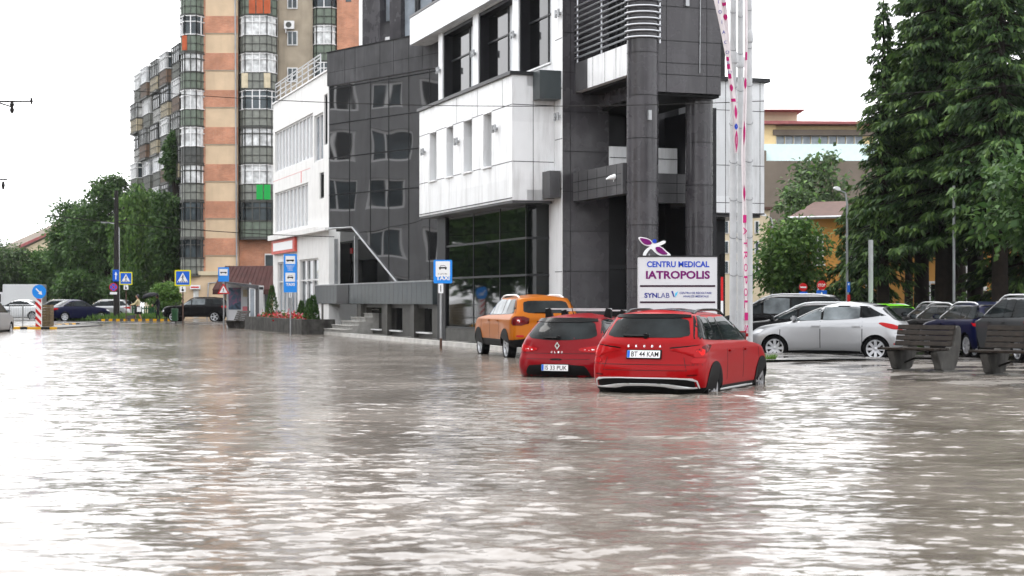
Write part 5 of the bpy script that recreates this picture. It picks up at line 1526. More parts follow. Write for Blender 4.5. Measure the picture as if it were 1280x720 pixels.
# silver hatchback seen from its side
SPEC['side_hatch'] = dict(SPEC['hatch'], L=4.04, wr=.315, axles=(.73, 3.22), spokes=8, spoke_style='twin', flare=.02,
    rear=[(.19, .18), (.30, .04), (.46, .0), (.60, .015), (.72, .05), (.88, .09), (.96, .14), (1.05, .24), (1.2, .42), (1.32, .55), (1.385, .66), (1.44, 1.15), (1.47, 1.7)],
    front=[(.19, 3.86), (.32, 3.98), (.48, 4.04), (.62, 4.02), (.76, 3.88), (.86, 3.66), (.93, 3.25), (.97, 2.98), (1.1, 2.72), (1.25, 2.40), (1.36, 2.1), (1.42, 1.85), (1.455, 1.65), (1.47, 1.55)],
    width=[(.19, .78), (.32, .84), (.5, .862), (.68, .866), (.84, .86), (.94, .83), (1.02, .78), (1.2, .68), (1.36, .60), (1.42, .53), (1.455, .38), (1.47, .15)],
    belt=.94, zt=1.37, rp=.34, fp=.12, rise=.15, pillars=[1.1, 2.05], seams=(1.05, 2.08, 3.08), handles=(1.2, 2.2), zh=.86, mirror=2.78, plate_z=.62,
    rwin=[(-.58, 1.0), (.58, 1.0), (.50, 1.33), (-.50, 1.33)], spoiler=[(-.56, 1.34), (.56, 1.34), (.55, 1.38), (-.55, 1.38)],
    tails=[([(.50, .80), (.68, .84), (.84, .93), (.84, .83), (.62, .77)], 'lamp_red')], side_tails=[([(.14, .80), (.24, .90), (.55, .965), (.68, .95), (.52, .86), (.30, .79)], 'lamp_red')],
    trims=(('reflector', 'lamp_red', 'left', [(.20, .42), (.30, .43), (.30, .46), (.20, .455)], .006, True), ('sill_trim', 'plastic', 'left', [(1.1, .20), (2.9, .20), (2.9, .27), (1.1, .27)], .006, True)), letters=None, diamond=None, antenna=1.0,
    wiper=((0, 1.02), (.32, 1.02)))
# estate, saloon, van shapes
def variant(base, **kw): return dict(SPEC[base], letters=None, diamond=None, **kw)
SPEC['wagon'] = variant('side_hatch', L=4.62, axles=(.88, 3.58), spokes=7,
    rear=[(.19, .18), (.30, .05), (.46, .0), (.62, .02), (.78, .06), (.92, .09), (1.02, .14), (1.2, .30), (1.34, .42), (1.41, .50), (1.455, .8), (1.47, 1.6)],
    front=[(.19, 4.44), (.32, 4.56), (.48, 4.62), (.62, 4.6), (.76, 4.48), (.86, 4.24), (.93, 3.75), (.97, 3.40), (1.1, 3.12), (1.25, 2.80), (1.36, 2.5), (1.42, 2.25), (1.455, 2.05), (1.47, 1.9)],
    pillars=[1.0, 1.5, 2.45], seams=(1.5, 2.48, 3.45), handles=(1.68, 2.62), mirror=3.18, rp=.22, rise=.04, trims=(), rails=(.8, 2.8, .53, 'satin_silver'),
    tails=[([(.46, .78), (.84, .80), (.84, .94), (.50, .92)], 'lamp_red')], side_tails=[([(.12, .79), (.30, .79), (.42, .93), (.14, .93)], 'lamp_red')])
SPEC['suv'] = variant('offroader', rails=(.7, 2.7, .56, 'gloss_black'), trims=(), arch=0, sill=.42,
    tails=[([(.55, .92), (.84, .92), (.84, 1.06), (.58, 1.06)], 'lamp_red')], side_tails=[([(.10, .92), (.34, .92), (.40, 1.05), (.12, 1.06)], 'lamp_red')])
SPEC['mpv'] = variant('offroader', L=4.4, wr=.32, flare=.01, arch=0, sill=.30, rp=.16, pillars=[1.2, 1.7, 2.5], rails=(.6, 2.8, .56, 'satin_silver'), trims=(),
    rear=[(.22, .14), (.34, .03), (.5, .0), (.72, .02), (.92, .05), (1.05, .07), (1.14, .10), (1.30, .17), (1.48, .27), (1.58, .35), (1.66, .7), (1.68, 1.3)],
    front=[(.22, 4.25), (.36, 4.36), (.52, 4.40), (.7, 4.36), (.84, 4.22), (.94, 3.98), (1.0, 3.7), (1.05, 3.5), (1.2, 3.22), (1.38, 2.88), (1.54, 2.5), (1.62, 2.2), (1.66, 1.9), (1.68, 1.7)],
    width=[(.22, .80), (.34, .87), (.55, .89), (.8, .89), (.98, .88), (1.07, .855), (1.15, .82), (1.38, .745), (1.55, .67), (1.62, .60), (1.665, .42), (1.68, .2)],
    zt=1.58, belt=1.03, rwin=[(-.62, 1.12), (.62, 1.12), (.56, 1.5), (-.56, 1.5)], wiper=((0, 1.14), (.34, 1.145)),
    tails=[([(.58, .88), (.84, .88), (.84, 1.05), (.60, 1.05)], 'lamp_red')], side_tails=[([(.10, .88), (.32, .88), (.42, 1.05), (.12, 1.05)], 'lamp_red')], mirror=3.28)
SPEC['saloon'] = variant('wagon', L=4.3, axles=(.85, 3.4), rails=None, rp=.30, pillars=[1.25, 1.5, 2.4], seams=(1.4, 2.42, 3.3), spoiler=None,
    rear=[(.19, .18), (.30, .05), (.46, .0), (.62, .01), (.78, .03), (.90, .06), (.955, .16), (.985, .46), (1.05, .60), (1.2, .86), (1.34, 1.14), (1.41, 1.32), (1.455, 1.5), (1.47, 1.8)],
    front=[(.19, 4.12), (.32, 4.24), (.48, 4.30), (.62, 4.28), (.76, 4.16), (.86, 3.95), (.93, 3.55), (.97, 3.25), (1.1, 3.0), (1.25, 2.72), (1.36, 2.45), (1.42, 2.25), (1.455, 2.1), (1.47, 2.0)],
    handles=(1.6, 2.58), mirror=3.02, rwin=[(-.56, 1.03), (.56, 1.03), (.50, 1.36), (-.50, 1.36)], wiper=None, plate_z=.72,
    tails=[([(.46, .74), (.84, .76), (.84, .90), (.50, .88)], 'lamp_red')], side_tails=[([(.1, .76), (.26, .76), (.34, .89), (.12, .89)], 'lamp_red')])
for s_ in SPEC.values(): prep(s_)

def rear_at(px, Y, heading, L, gzv):
    """middle of a car whose tail sits at column px and distance Y"""
    h = R(heading)
    return (gx(px, Y) + math.sin(h) * L / 2, Y + math.cos(h) * L / 2, gzv)

FL = -0.27
red, rbvh, rpart = car('bright red crossover with silver skid trim stalled in the flood, nearest the camera', 'car', rear_at(803, 23.9, 24, 4.24, FL + .02), 24, SPEC['crossover'], M['paint_red'], 'BT 44 KAM', 'rim_dark', name='stalled_car', group='cars stalled in the flood')
clio, cbvh, cpart_ = car('dark red small hatchback with white roof bars stalled left of the bright red crossover', 'car', rear_at(694, 29.0, 24, 4.06, FL), 24, SPEC['hatch'], M['paint_dark_red'], 'IS 33 PUK', 'rim', name='stalled_car', group='cars stalled in the flood')
# its roof bars
for i, x in enumerate((1.15, 1.95)):
    h = cbvh.ray_cast(Vector((x - 2.03, 0, 5)), Vector((0, 0, -1)))[0]
    m = MB(); m.box(x - 2.03 - .025, x - 2.03 + .025, -.66, .66, h.z + .075, h.z + .10); rb_ = m.build('roof_bar', M['pole_white'], clio)
    for sd in (-1, 1):
        m = MB(); m.prism([(sd * .52, h.z - .05), (sd * .66, h.z - .09), (sd * .66, h.z + .085), (sd * .56, h.z + .105)], x - 2.03 - .04, x - 2.03 + .04, axis='x'); m.build('bar_foot', M['plastic'], rb_)
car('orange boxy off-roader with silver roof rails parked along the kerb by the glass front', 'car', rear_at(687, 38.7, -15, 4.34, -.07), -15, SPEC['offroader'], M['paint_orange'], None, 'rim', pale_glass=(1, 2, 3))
# car park
car('silver hatchback parked side-on in front of the benches', 'car', (gx(1037, 40.2), 40.2, -.10), -67, SPEC['side_hatch'], M['paint_silver'], None, 'rim', pale_glass=(1, 2), group='cars in the car park')
car('dark hatchback bonnet showing past the nose of the silver hatchback', 'car', (gx(1010, 43.0), 43.0, -.10), -70, SPEC['wagon'], M['paint_black'], None, group='cars in the car park', detail=1)
car('black people carrier parked behind the silver hatchback beside the flagpoles', 'car', (gx(968, 47), 47, -.08), -78, SPEC['mpv'], M['paint_black'], None, group='cars in the car park', detail=1, pale_glass=(2,))
car('lime green car whose roof shows over the silver hatchback', 'car', (gx(1090, 57), 57, -.18), -20, SPEC['wagon'], M['paint_lime'], None, group='cars in the car park', detail=0)
car('black car farthest back under the spruces behind the black estate', 'car', (gx(1172, 51.5), 51.5, -.10), -12, SPEC['wagon'], M['paint_black'], None, group='cars in the car park', detail=1)
car('black estate parked left of the navy estate, right of the silver hatchback', 'car', (gx(1186, 46.5), 46.5, -.12), -8, SPEC['wagon'], M['paint_black'], None, group='cars in the car park', detail=1)
car('navy blue estate with silver roof rails parked left of the grey people carrier', 'car', (gx(1218, 43.6), 43.6, -.10), -7, SPEC['wagon'], M['paint_navy'], None, group='cars in the car park')
car('grey people carrier half out of view behind the right-hand bench', 'car', (gx(1284, 40.5), 40.5, -.12), -6, SPEC['mpv'], M['paint_grey'], None, group='cars in the car park', pale_glass=())
# far left street
car('navy blue saloon parked in front of the trees beside the utility pole', 'car', (gx(98, 108), 108, 0), 52, SPEC['saloon'], M['paint_navy'], None, name='parked_car', group='cars in the far street', detail=1)
car('black off-roader parked in front of the tower beside the bus shelter', 'car', (gx(246, 104), 104, 0), -88, SPEC['suv'], M['paint_black'], None, group='cars in the far street', detail=1, pale_glass=(2, 3))
car('silver estate behind the utility pole, right of the navy saloon', 'car', (gx(130, 118), 118, 0), -84, SPEC['wagon'], M['paint_silver'], None, group='cars in the far street', detail=0)
car('dark grey estate with roof rails behind the navy saloon', 'car', (gx(70, 120), 120, 0), -70, SPEC['wagon'], M['paint_grey'], None, group='cars in the far street', detail=0)
car('white saloon parked behind the metal barrier, left of the navy saloon', 'car', (gx(24, 112), 112, 0), -84, SPEC['saloon'], M['paint_white'], None, group='cars in the far street', detail=0)
car('silver car cut off by the left edge, red tail lamp showing', 'car', (gx(-20, 71) , 71, -.22), -4, SPEC['mpv'], M['paint_silver'], None, name='moving_car', detail=0)
# white box truck far behind
tr = thing('box_truck', 'white box truck far behind the metal barrier on the left', 'truck', (gx(28, 135), 135, 0), R(0))
m = MB(); m.box(-1.3, 1.7, -1.2, 1.2, .55, 2.75); m.build('cargo_box', M['paint_white'], tr, bevel=.04)
m = MB(); m.prism([(-2.7, .5), (-1.35, .5), (-1.35, 2.1), (-2.1, 2.1), (-2.6, 1.3), (-2.75, 1.2)], -1, 1); m.build('cab', M['paint_white'], tr)
m = MB(); m.box(-2.2, -1.5, -1.02, -1.003, 1.25, 1.95); m.build('window', M['car_glass'], tr)
for x in (-2.1, 1.0):
    m = MB(); m.lathe([(.38, -1.05), (.38, -.8)], (x, 0, .38), 20, 'y'); m.build('wheel', M['rubber'], tr)
# ------------------------------------------------------------------ trees and plants
def leaves_object(name, C, Dr, Up, Ln, Wd, mats, mi=None, parent=None):
    """many small pointed leaves: C base points, Dr direction, Up roughly the leaf's normal"""
    C = np.asarray(C); Dr = np.asarray(Dr); Up = np.asarray(Up)
    Dr = Dr / (np.linalg.norm(Dr, axis=1, keepdims=True) + 1e-9)
    S = np.cross(Dr, Up); S /= (np.linalg.norm(S, axis=1, keepdims=True) + 1e-9)
    Nn = np.cross(S, Dr)
    Ln = np.asarray(Ln)[:, None]; Wd = np.asarray(Wd)[:, None]
    n = len(C)
    V = np.stack([C, C + Dr * Ln * .45 + S * Wd * .5 + Nn * Ln * .06, C + Dr * Ln - Nn * Ln * .10, C + Dr * Ln * .45 - S * Wd * .5 + Nn * Ln * .06], 1).reshape(-1, 3)
    me = bpy.data.meshes.new(name)
    me.vertices.add(n * 4); me.vertices.foreach_set('co', V.ravel())
    me.loops.add(n * 4); me.loops.foreach_set('vertex_index', np.arange(n * 4))
    me.polygons.add(n); me.polygons.foreach_set('loop_start', np.arange(0, n * 4, 4)); me.polygons.foreach_set('loop_total', np.full(n, 4))
    for m in mats: me.materials.append(m)
    if mi is not None: me.polygons.foreach_set('material_index', np.asarray(mi, np.int32))
    me.update(calc_edges=True)
    o = bpy.data.objects.new(name, me); COL.objects.link(o)
    if parent: o.parent = parent
    return o

def unit(rg, n):
    v = rg.normal(size=(n, 3)); return v / np.linalg.norm(v, axis=1, keepdims=True)

def broadleaf(label, X, Y, gz0, h, crown_r, crown_lo, seed, mats, leaf=.32, nclump=80, per=75, weep=0.0, name='leafy_tree', group=None, lean=(0, 0), squash=1.0, bark='bark', trunk_r=None, cat='tree'):
    rg = np.random.default_rng(seed); rn = random.Random(seed)
    t = thing(name, label, cat, (X, Y, gz0), 0, group)
    zc = (h + crown_lo) / 2; rz = (h - crown_lo) / 2
    # clumps: an uneven crown of big and small boughs
    cl = []
    lob = unit(rg, 7); lob[:, 2] = np.abs(lob[:, 2]) * .8
    while len(cl) < nclump:
        d = unit(rg, 1)[0]; rr = rg.uniform(.35, 1.0) ** .6
        bul = .72 + .38 * max(0, max(lob @ d) - .55) / .45
        p = d * rr * bul
        z = zc + p[2] * rz
        taper = 1.0 if p[2] < .1 else 1 - .25 * p[2]
        cl.append((p[0] * crown_r * taper + lean[0] * (z / h), p[1] * crown_r * squash * taper + lean[1] * (z / h), z))
    cl = np.array(cl)
    C, Dr, Up = [], [], []
    for c in cl:
        n = int(per * rg.uniform(.5, 1.4)); rad = crown_r * rg.uniform(.16, .34)
        o = rg.normal(size=(n, 3)) * rad * np.array([.62, .62, .42])
        if weep: o[:, 2] -= rg.exponential(weep, n); o[:, :2] *= .6
        C.append(c + o)
        d = o / (np.linalg.norm(o, axis=1, keepdims=True) + 1e-6) + rg.normal(size=(n, 3)) * .7
        d[:, 2] -= .35 + 1.5 * bool(weep); Dr.append(d)
        u = rg.normal(size=(n, 3)) * .6; u[:, 2] += 1; Up.append(u)
    C = np.concatenate(C); Dr = np.concatenate(Dr); Up = np.concatenate(Up)
    C[:, 2] = np.maximum(C[:, 2], max(.15, crown_lo * .6))
    n = len(C); Ln = leaf * rg.uniform(.6, 1.5, n)
    mi = (rg.random(n) < .28).astype(np.int32) if len(mats) > 1 else None
    leaves_object('crown', C, Dr, Up, Ln, Ln * rg.uniform(.45, .7, n), mats, mi, t)
    m = MB(); tr = trunk_r or h * .018
    top = Vector((lean[0] * .8, lean[1] * .8, zc + rz * .3))
    pts = [Vector((0, 0, -.3)), Vector((rn.uniform(-.1, .1), rn.uniform(-.1, .1), crown_lo * .6 + .3)), Vector((lean[0] * .4, lean[1] * .4, zc * .85)), top]
    m.path(pts, [tr * 1.25, tr, tr * .75, tr * .25], 9)
    for i in range(0, nclump, max(1, nclump // 16)):
        c = Vector(cl[i]); s = pts[1].lerp(pts[2], rn.uniform(.1, 1))
        mid = s.lerp(c, .5) + Vector((0, 0, .12 * (c - s).length))
        m.path([s, mid, c], [tr * .45, tr * .28, tr * .08], 6)
    m.build('trunk', M[bark], t, angle=50)
    return t

def spruce(label, X, Y, gz0, h, rmax, zlow, seed, dens=1.0, droop=.34, power=.85, group='spruces at the car park', squash=1.0, bare=.0):
    rg = np.random.default_rng(seed); rn = random.Random(seed)
    t = thing('spruce_tree', label, 'tree', (X, Y, gz0), 0, group)
    C, Dr, Up, Ln, mi = [], [], [], [], []
    tr = h * .013 + .05
    tk = MB()
    tk.path([(0, 0, -.3), (0, 0, h * .3), (.05, 0, h * .7), (0, 0, h)], [tr * 1.2, tr * .9, tr * .45, .02], 10)
    z = zlow
    while z < h - .15:
        f = (h - z) / (h - zlow)
        rad = rmax * (f ** power) * (1 if f < .85 else 1 - (f - .85) * 1.6)
        nb = int(rn.uniform(5, 8.5))
        a0 = rn.uniform(0, 6.28)
        for k in range(nb):
            if rn.random() < bare * f + .06: continue
            az = a0 + 6.28 * k / nb + rn.uniform(-.35, .35)
            L = rad * rn.uniform(.55, 1.18) + .12
            zz = z + rn.uniform(-.2, .2)
            d = np.array([math.cos(az), math.sin(az) * squash, 0]); q = np.array([-math.sin(az), math.cos(az), 0])
            curve = lambda s: np.array([0, 0, zz]) + d * L * s + np.array([0, 0, -droop * L * s ** 1.3 + .16 * L * max(0, s - .6) ** 2 * 2 + .1 * L * s * (f < .35)])
            if L > .8: tk.path([tuple(curve(s)) for s in (0.02, .35, .7)], [tr * .22, tr * .14, .012], 5)
            n = int((24 + 42 * L) * dens)
            s = rg.uniform(.10, 1.0, n) ** .8
            P = np.array([curve(x) for x in s])
            wl = (L * .34) * (1 - s) ** .6 * (s ** .25)
            lat = rg.uniform(-1, 1, n)
            P = P + q[None] * (lat * wl)[:, None]
            P[:, 2] -= np.abs(lat) * wl * .35 + rg.exponential(.08, n)
            dd = d[None] * rg.uniform(.4, 1.1, n)[:, None] + q[None] * (lat * .9)[:, None]
            dd[:, 2] -= rg.uniform(.25, 1.25, n)
            C.append(P); Dr.append(dd)
            u = rg.normal(size=(n, 3)) * .55; u[:, 2] += 1; Up.append(u)
            Ln.append(rg.uniform(.14, .40, n) * (0.6 + .5 * min(1, L / 2)))
            mi.append((s + rg.normal(size=n) * .13 > .83).astype(np.int32))
        z += rn.uniform(.22, .40) * (1 if f > .3 else .8)
    n = 30
    C.append(np.column_stack([rg.normal(size=n) * .04, rg.normal(size=n) * .04, h - rg.uniform(0, .9, n)])); d = unit(rg, n); d[:, 2] = abs(d[:, 2]) * .6 + .2; Dr.append(d); Up.append(unit(rg, n)); Ln.append(rg.uniform(.12, .28, n)); mi.append(np.ones(n, np.int32))
    C, Dr, Up, Ln, mi = (np.concatenate(x) for x in (C, Dr, Up, Ln, mi))
    leaves_object('crown', C, Dr, Up, Ln, Ln * rg.uniform(.22, .40, len(Ln)), [M['needle'], M['needle_tip']], mi, t)
    tk.build('trunk', M['bark'], t, angle=60)
    return t

# spruces at the right
def tx(px, Y): return gx(px, Y)
spruce('slender open spruce with bare gaps, leftmost of the spruces, its top free against the sky', tx(1104, 62), 62, -.1, gz(-8, 62) + .1, 1.55, 2.6, 21, .95, .38, .8, bare=.26)
spruce('broad dark spruce right of the slender open one, its trunk behind the green car roof', tx(1152, 66), 66, -.1, 18.5, 3.0, 4.0, 22, 1.5)
spruce('tallest dark spruce in the middle of the row, above the parked black cars', tx(1180, 61), 61, -.1, 20.5, 2.9, 4.3, 23, 1.6)
spruce('dense dark spruce above the navy estate with a bare lower trunk', tx(1219, 64), 64, -.1, 19.0, 2.9, 4.5, 24, 1.5)
spruce('loose grey-green spruce with sky gaps near its top, towards the right edge', tx(1250, 58), 58, -.1, 17.5, 2.4, 4.3, 25, 1.2, bare=.15)
spruce('dark spruce cut off by the right edge behind the chestnut', tx(1292, 60), 60, -.1, 19.0, 3.0, 2.2, 26, 1.5)
spruce('short drooping spruce low in front of the ochre house', tx(1074, 68), 68, -.1, gz(238, 68), 1.9, 1.6, 27, 1.2, .5, .6)
spruce('spruce hidden among the others behind the parked black cars', tx(1136, 74), 74, -.1, 11.0, 2.6, 4.0, 28, 1.2)
spruce('dark back-row spruce between the trunks above the white villa', tx(1200, 74), 74, -.1, 16.0, 3.0, 5.6, 29, 1.2)
for X, Y, h, r_, sd, lab in ((25.5, 55, 18.5, 3.1, 36, 'dark spruce just past the right edge of view, nearest the road'), (28, 45, 17, 3.0, 37, 'spruce past the right edge of view, beside the plaza'), (33, 60, 19, 3.2, 38, 'back-row spruce past the right edge of view'), (31, 34, 16, 3.2, 39, 'spruce past the right edge of view, nearest the camera')):
    spruce(lab, X, Y, -.1, h, r_, 1.8, sd, .7)
broadleaf('broad chestnut with mid green leaves hanging at the right edge', tx(1318, 47), 47, -.1, 6.2, 2.2, 2.4, 31, [M['leaf_dark'], M['leaf_mid']], .22, 50, 80, name='chestnut_tree')
broadleaf('rounded bright green linden between the flagpoles and the ochre house', tx(985, 70), 70, -.1, gz(266, 70), 1.65, 1.1, 32, [M['leaf_mid'], M['leaf_light']], .20, 90, 90, name='linden_tree')
broadleaf('pale grey-green tree in front of the taupe wall, above the ochre roof', tx(1018, 96), 96, -.1, gz(178, 96), 2.3, 4.6, 33, [M['leaf_grey'], M['leaf_mid']], .3, 55, 60)
broadleaf('small pale tree in front of the taupe wall, left of the ochre roof', tx(998, 90), 90, -.1, gz(215, 90), 1.3, 3.2, 34, [M['leaf_grey'], M['leaf_mid']], .24, 34, 50)
broadleaf('low clipped hedge under the spruce trunks by the white villa', tx(1222, 66), 66, -.1, 1.6, 3.2, .2, 35, [M['leaf_mid'], M['leaf_dark']], .18, 60, 60, name='hedge', cat='hedge', squash=.3, trunk_r=.03)

# trees along the far left street
FT = [  # px, Y, top row, radius px, crown low row, seed, mats, kind, label
    (2, 150, 300, 36, 372, 41, ('leaf_grey', 'leaf_mid'), 0, 'pale hazy tree at the far left edge behind the silver car'),
    (58, 150, 312, 30, 368, 42, ('leaf_mid', 'leaf_dark'), 0, 'dark bushy tree below the gabled house'),
    (90, 142, 243, 30, 366, 43, ('leaf_dark', 'leaf_mid'), 0, 'tall dark tree left of the utility pole with a broad crown'),
    (113, 138, 246, 30, 362, 44, ('leaf_dark', 'leaf_mid'), 0, 'dark tree with an even crown close on the left of the utility pole'),
    (138, 136, 209, 30, 360, 45, ('leaf_dark', 'leaf_mid'), 0, 'tall dark tree whose top rises over the utility pole'),
    (168, 130, 214, 27, 355, 46, ('leaf_mid', 'leaf_light'), 1, 'light green weeping birch right of the utility pole'),
    (190, 138, 224, 26, 360, 47, ('leaf_mid', 'leaf_dark'), 1, 'weeping tree between the birch and the tower'),
    (209, 127, 226, 19, 365, 48, ('leaf_dark', 'leaf_mid'), 0, 'narrow dark tree touching the tower'),
    (219, 133, 160, 12, 240, 49, ('leaf_dark', 'leaf_mid'), 0, 'tall thin tree peeping up between the tower and the long block'),
    (208, 110, 352, 17, 392, 50, ('leaf_light', 'leaf_mid'), 0, 'low light green bush behind the black off-roader'),
    (100, 134, 330, 26, 388, 51, ('leaf_dark', 'leaf_mid'), 0, 'low dark shrub under the tall trees behind the navy saloon'),
    (140, 146, 322, 30, 390, 53, ('leaf_dark', 'leaf_mid'), 0, 'low dark shrub far behind the utility pole'),
    (40, 158, 330, 46, 392, 54, ('leaf_mid', 'leaf_dark'), 0, 'wide low shrub behind the white box truck'),
    (160, 128, 335, 24, 388, 52, ('leaf_dark', 'leaf_mid'), 0, 'low dark shrub behind the pedestrian crossing sign'),
]
for px, Y, yt, rp_, yl, sd, mt_, wp, lab in FT:
    h = gz(yt, Y); lo_ = gz(yl, Y); r_ = rp_ * Y / F
    broadleaf(lab, gx(px, Y), Y, 0, h, r_ * 1.12, max(.5, lo_), sd, [M[k] for k in mt_], .27 if h > 4 else .16, int(70 + h * 6), 105, weep=.9 if wp else 0, group='trees along the far street' if h > 4 else None, bark='bark_pale' if wp else 'bark',
              name='birch_tree' if wp else ('leafy_tree' if h > 4 else 'shrub'), cat='tree' if h > 4 else 'shrub')
# trees on the left beyond the frame (mirrored in the black shop glass)
for i, (X, Y, h, r_) in enumerate(((-37.5, 97, 10, 4.6), (-46, 118, 14, 6), (-47, 96, 12, 5.2), (-54, 108, 14, 6), (-42, 86, 10, 4.0), (-62, 122, 14, 6.5))):
    broadleaf(['dark tree just past the left edge of view, mirrored in the shop glass', 'wide tree beside the far road, mirrored high in the shop glass', 'round dark tree by the far road, mirrored in the shop glass', 'tallest tree by the far road, mirrored in the shop glass', 'smallest tree by the far road, mirrored in the shop glass', 'farthest tree by the far road, mirrored in the shop glass'][i],
              X, Y, 0, h, r_, .8, 60 + i, [M['leaf_dark'], M['leaf_mid']], .6, 80, 60, group='trees along the far street')

# small conifers and flowers in the planter of the white shop building
def planter_at(px, b): 
    a_ = A(px, b); p = fr.w(a_, b); return p.x, p.y
for i, (px, hh, lab) in enumerate(((377, .85, 'small clipped thuja left in the planter row'), (386.5, .95, 'clipped thuja in the middle of the planter row'), (391.5, 1.1, 'tallest clipped thuja at the right end of the planter row'), (340, 1.6, 'tall clipped thuja beside the bus shelter'))):
    X, Y = planter_at(px, -1.1)
    rg = np.random.default_rng(80 + i); t = thing('thuja_shrub', lab, 'shrub', (X, Y, .45), 0, 'clipped thujas in the planter')
    n = 700; z = rg.uniform(0, 1, n); a = rg.uniform(0, 6.28, n); r_ = .24 * (1 - z ** 1.6) * rg.uniform(.5, 1, n) * (hh / .9) ** .5 + .02
    leaves_object('crown', np.column_stack([r_ * np.cos(a), r_ * np.sin(a), z * hh]), np.column_stack([np.cos(a) * .5, np.sin(a) * .5, np.ones(n)]), unit(rg, n), rg.uniform(.08, .16, n), rg.uniform(.04, .07, n), [M['leaf_dark']], None, t)
    m = MB(); m.tube((0, 0, -.1), (0, 0, hh * .7), .03, .01, 6); m.build('trunk', M['bark'], t)
rg = np.random.default_rng(90)
C = []
for px in np.linspace(328, 384, 70):
    X, Y = planter_at(px, -1.1 + rg.uniform(-.35, .35)); C.append((X, Y, .5))
C = np.repeat(np.array(C), 14, 0) + rg.normal(size=(980, 3)) * np.array([.12, .12, .10]) + np.array([0, 0, .12])
o = leaves_object('flower_bed', C, unit(rg, 980) + np.array([0, 0, .6]), unit(rg, 980), rg.uniform(.09, .18, 980), rg.uniform(.07, .12, 980), [M['leaf_mid'], M['flower_red'], M['flower_pink']], rg.choice(3, 980, p=[.4, .35, .25]))
tag(o, 'red and pink flowers growing in the long concrete planter', 'flowers', kind='stuff')
# grass verge behind the far kerb
n = 9000
gxp = rg.uniform(gx(95, 112), gx(215, 112), n); gyp = rg.uniform(107.3, 116, n)
o = leaves_object('verge_grass', np.column_stack([gxp, gyp, np.zeros(n)]), np.column_stack([rg.normal(size=n) * .3, rg.normal(size=n) * .3, np.ones(n)]), unit(rg, n), rg.uniform(.25, .6, n), rg.uniform(.06, .12, n), [M['leaf_light'], M['leaf_mid']], rg.choice(2, n))
tag(o, 'rough green grass verge behind the yellow and black kerb', 'grass', kind='stuff')
# tuft of weeds by the nose of the silver car
n = 260; X0, Y0 = gx(957, 35.5), 35.5
a = rg.uniform(0, 6.28, n); r_ = rg.uniform(0, .16, n)
o = leaves_object('weed_tuft', np.column_stack([X0 + r_ * np.cos(a), Y0 + r_ * np.sin(a), np.full(n, -.02)]), np.column_stack([np.cos(a) * .7, np.sin(a) * .7, np.ones(n)]), unit(rg, n), rg.uniform(.12, .32, n), rg.uniform(.02, .04, n), [M['leaf_light']], None)
tag(o, 'bright tuft of weeds on the paving by the silver hatchback', 'weeds')
# ------------------------------------------------------------------ the clinic's pylon sign
SY = 33.4
syl = thing('clinic_sign', 'grey-white pylon sign reading CENTRU MEDICAL IATROPOLIS with a purple winged figure on top', 'sign', (gx(847.5, SY), SY, -.02), 0)
k = SY / F
SZ = lambda py: gz(py, SY) + .02
SXc = lambda px: (px - 847.5) * k
m = MB(); m.box(SXc(798.3), SXc(896.5), 0, .30, -.1, SZ(321)); m.build('panel', M['sign_grey'], syl, bevel=.008)
m = MB(); m.box(SXc(797.6), SXc(897.2), -.015, .315, SZ(321) + .002, SZ(319.5)); m.build('top_cap', M['mullion'], syl)
for y in (357.5, 377.8):
    m = MB(); m.box(SXc(800), SXc(894), -.006, -.001, SZ(y + 1.1), SZ(y - 1.1)); m.build('stripe', M['maroon'], syl)
def sign_text(s, px, py, hpx, wpx, mt_, bold=.02):
    m = MB(); add_text(m, s, SXc(px), SZ(py), -.004, hpx * k, 0, wpx * k, bold); return m.build('lettering', M[mt_], syl)
sign_text('CENTRU MEDICAL', 847.6, 330.3, 7.6, 78, 'royal', .03)
sign_text('IATROPOLIS', 847.4, 343.6, 10.2, 80, 'purple', .035)
sign_text('SYN', 813.5, 369.2, 6.2, 16, 'navy', .03)
sign_text('LAB', 829.5, 369.2, 6.2, 14.5, 'navy', -.002)
sign_text('CENTRU DE RECOLTARE', 869.5, 366.2, 2.6, 40, 'navy', .015)
sign_text('ANALIZE MEDICALE', 869.8, 370.4, 2.6, 32, 'navy', .015)
m = MB()
m.prism([(SXc(839), SZ(364)), (SXc(841), SZ(363.6)), (SXc(843.2), SZ(371)), (SXc(842.2), SZ(371.6))], -.005, -.001, 0); m.build('emblem', M['navy'], syl)
m = MB(); m.prism([(SXc(843.6), SZ(371.6)), (SXc(844), SZ(366.5)), (SXc(847.6), SZ(364)), (SXc(846), SZ(368.5))], -.005, -.001); m.build('emblem', M['cyan'], syl)
# the winged figure: white backing with purple wings and a blue head
def fig(pts, y0, y1, it=2):
    return chaikin([(SXc(780 + x / 6.0), SZ(280 + y / 6.0)) for x, y in pts], it, .25)
upper = [(104, 94), (160, 100), (205, 118), (222, 148), (262, 140), (296, 122), (318, 128), (312, 144), (270, 164), (215, 172), (150, 158), (122, 128)]
lower = [(142, 240), (152, 205), (185, 172), (235, 158), (285, 168), (318, 200), (362, 234), (330, 240), (270, 238), (232, 212), (205, 178), (175, 215), (165, 240)]
m = MB(); m.prism(fig(upper, 0, 0), .06, .12); m.prism(fig(lower, 0, 0), .062, .118); m.build('figure_backing', M['sign_white'], syl)
m = MB(); m.prism(fig([(116, 102), (165, 108), (200, 122), (215, 150), (180, 158), (150, 148), (130, 125)], 0, 0), .05, .0595)
m.prism(fig([(232, 172), (275, 168), (310, 204), (335, 228), (290, 230), (248, 208)], 0, 0), .05, .0615); m.build('figure_wing', M['purple'], syl)
m = MB(); disc(m, SXc(780 + 231 / 6), SZ(280 + 128 / 6), .045, .1, 2.6 * k); m.build('figure_head', M['royal'], syl)
m = MB()
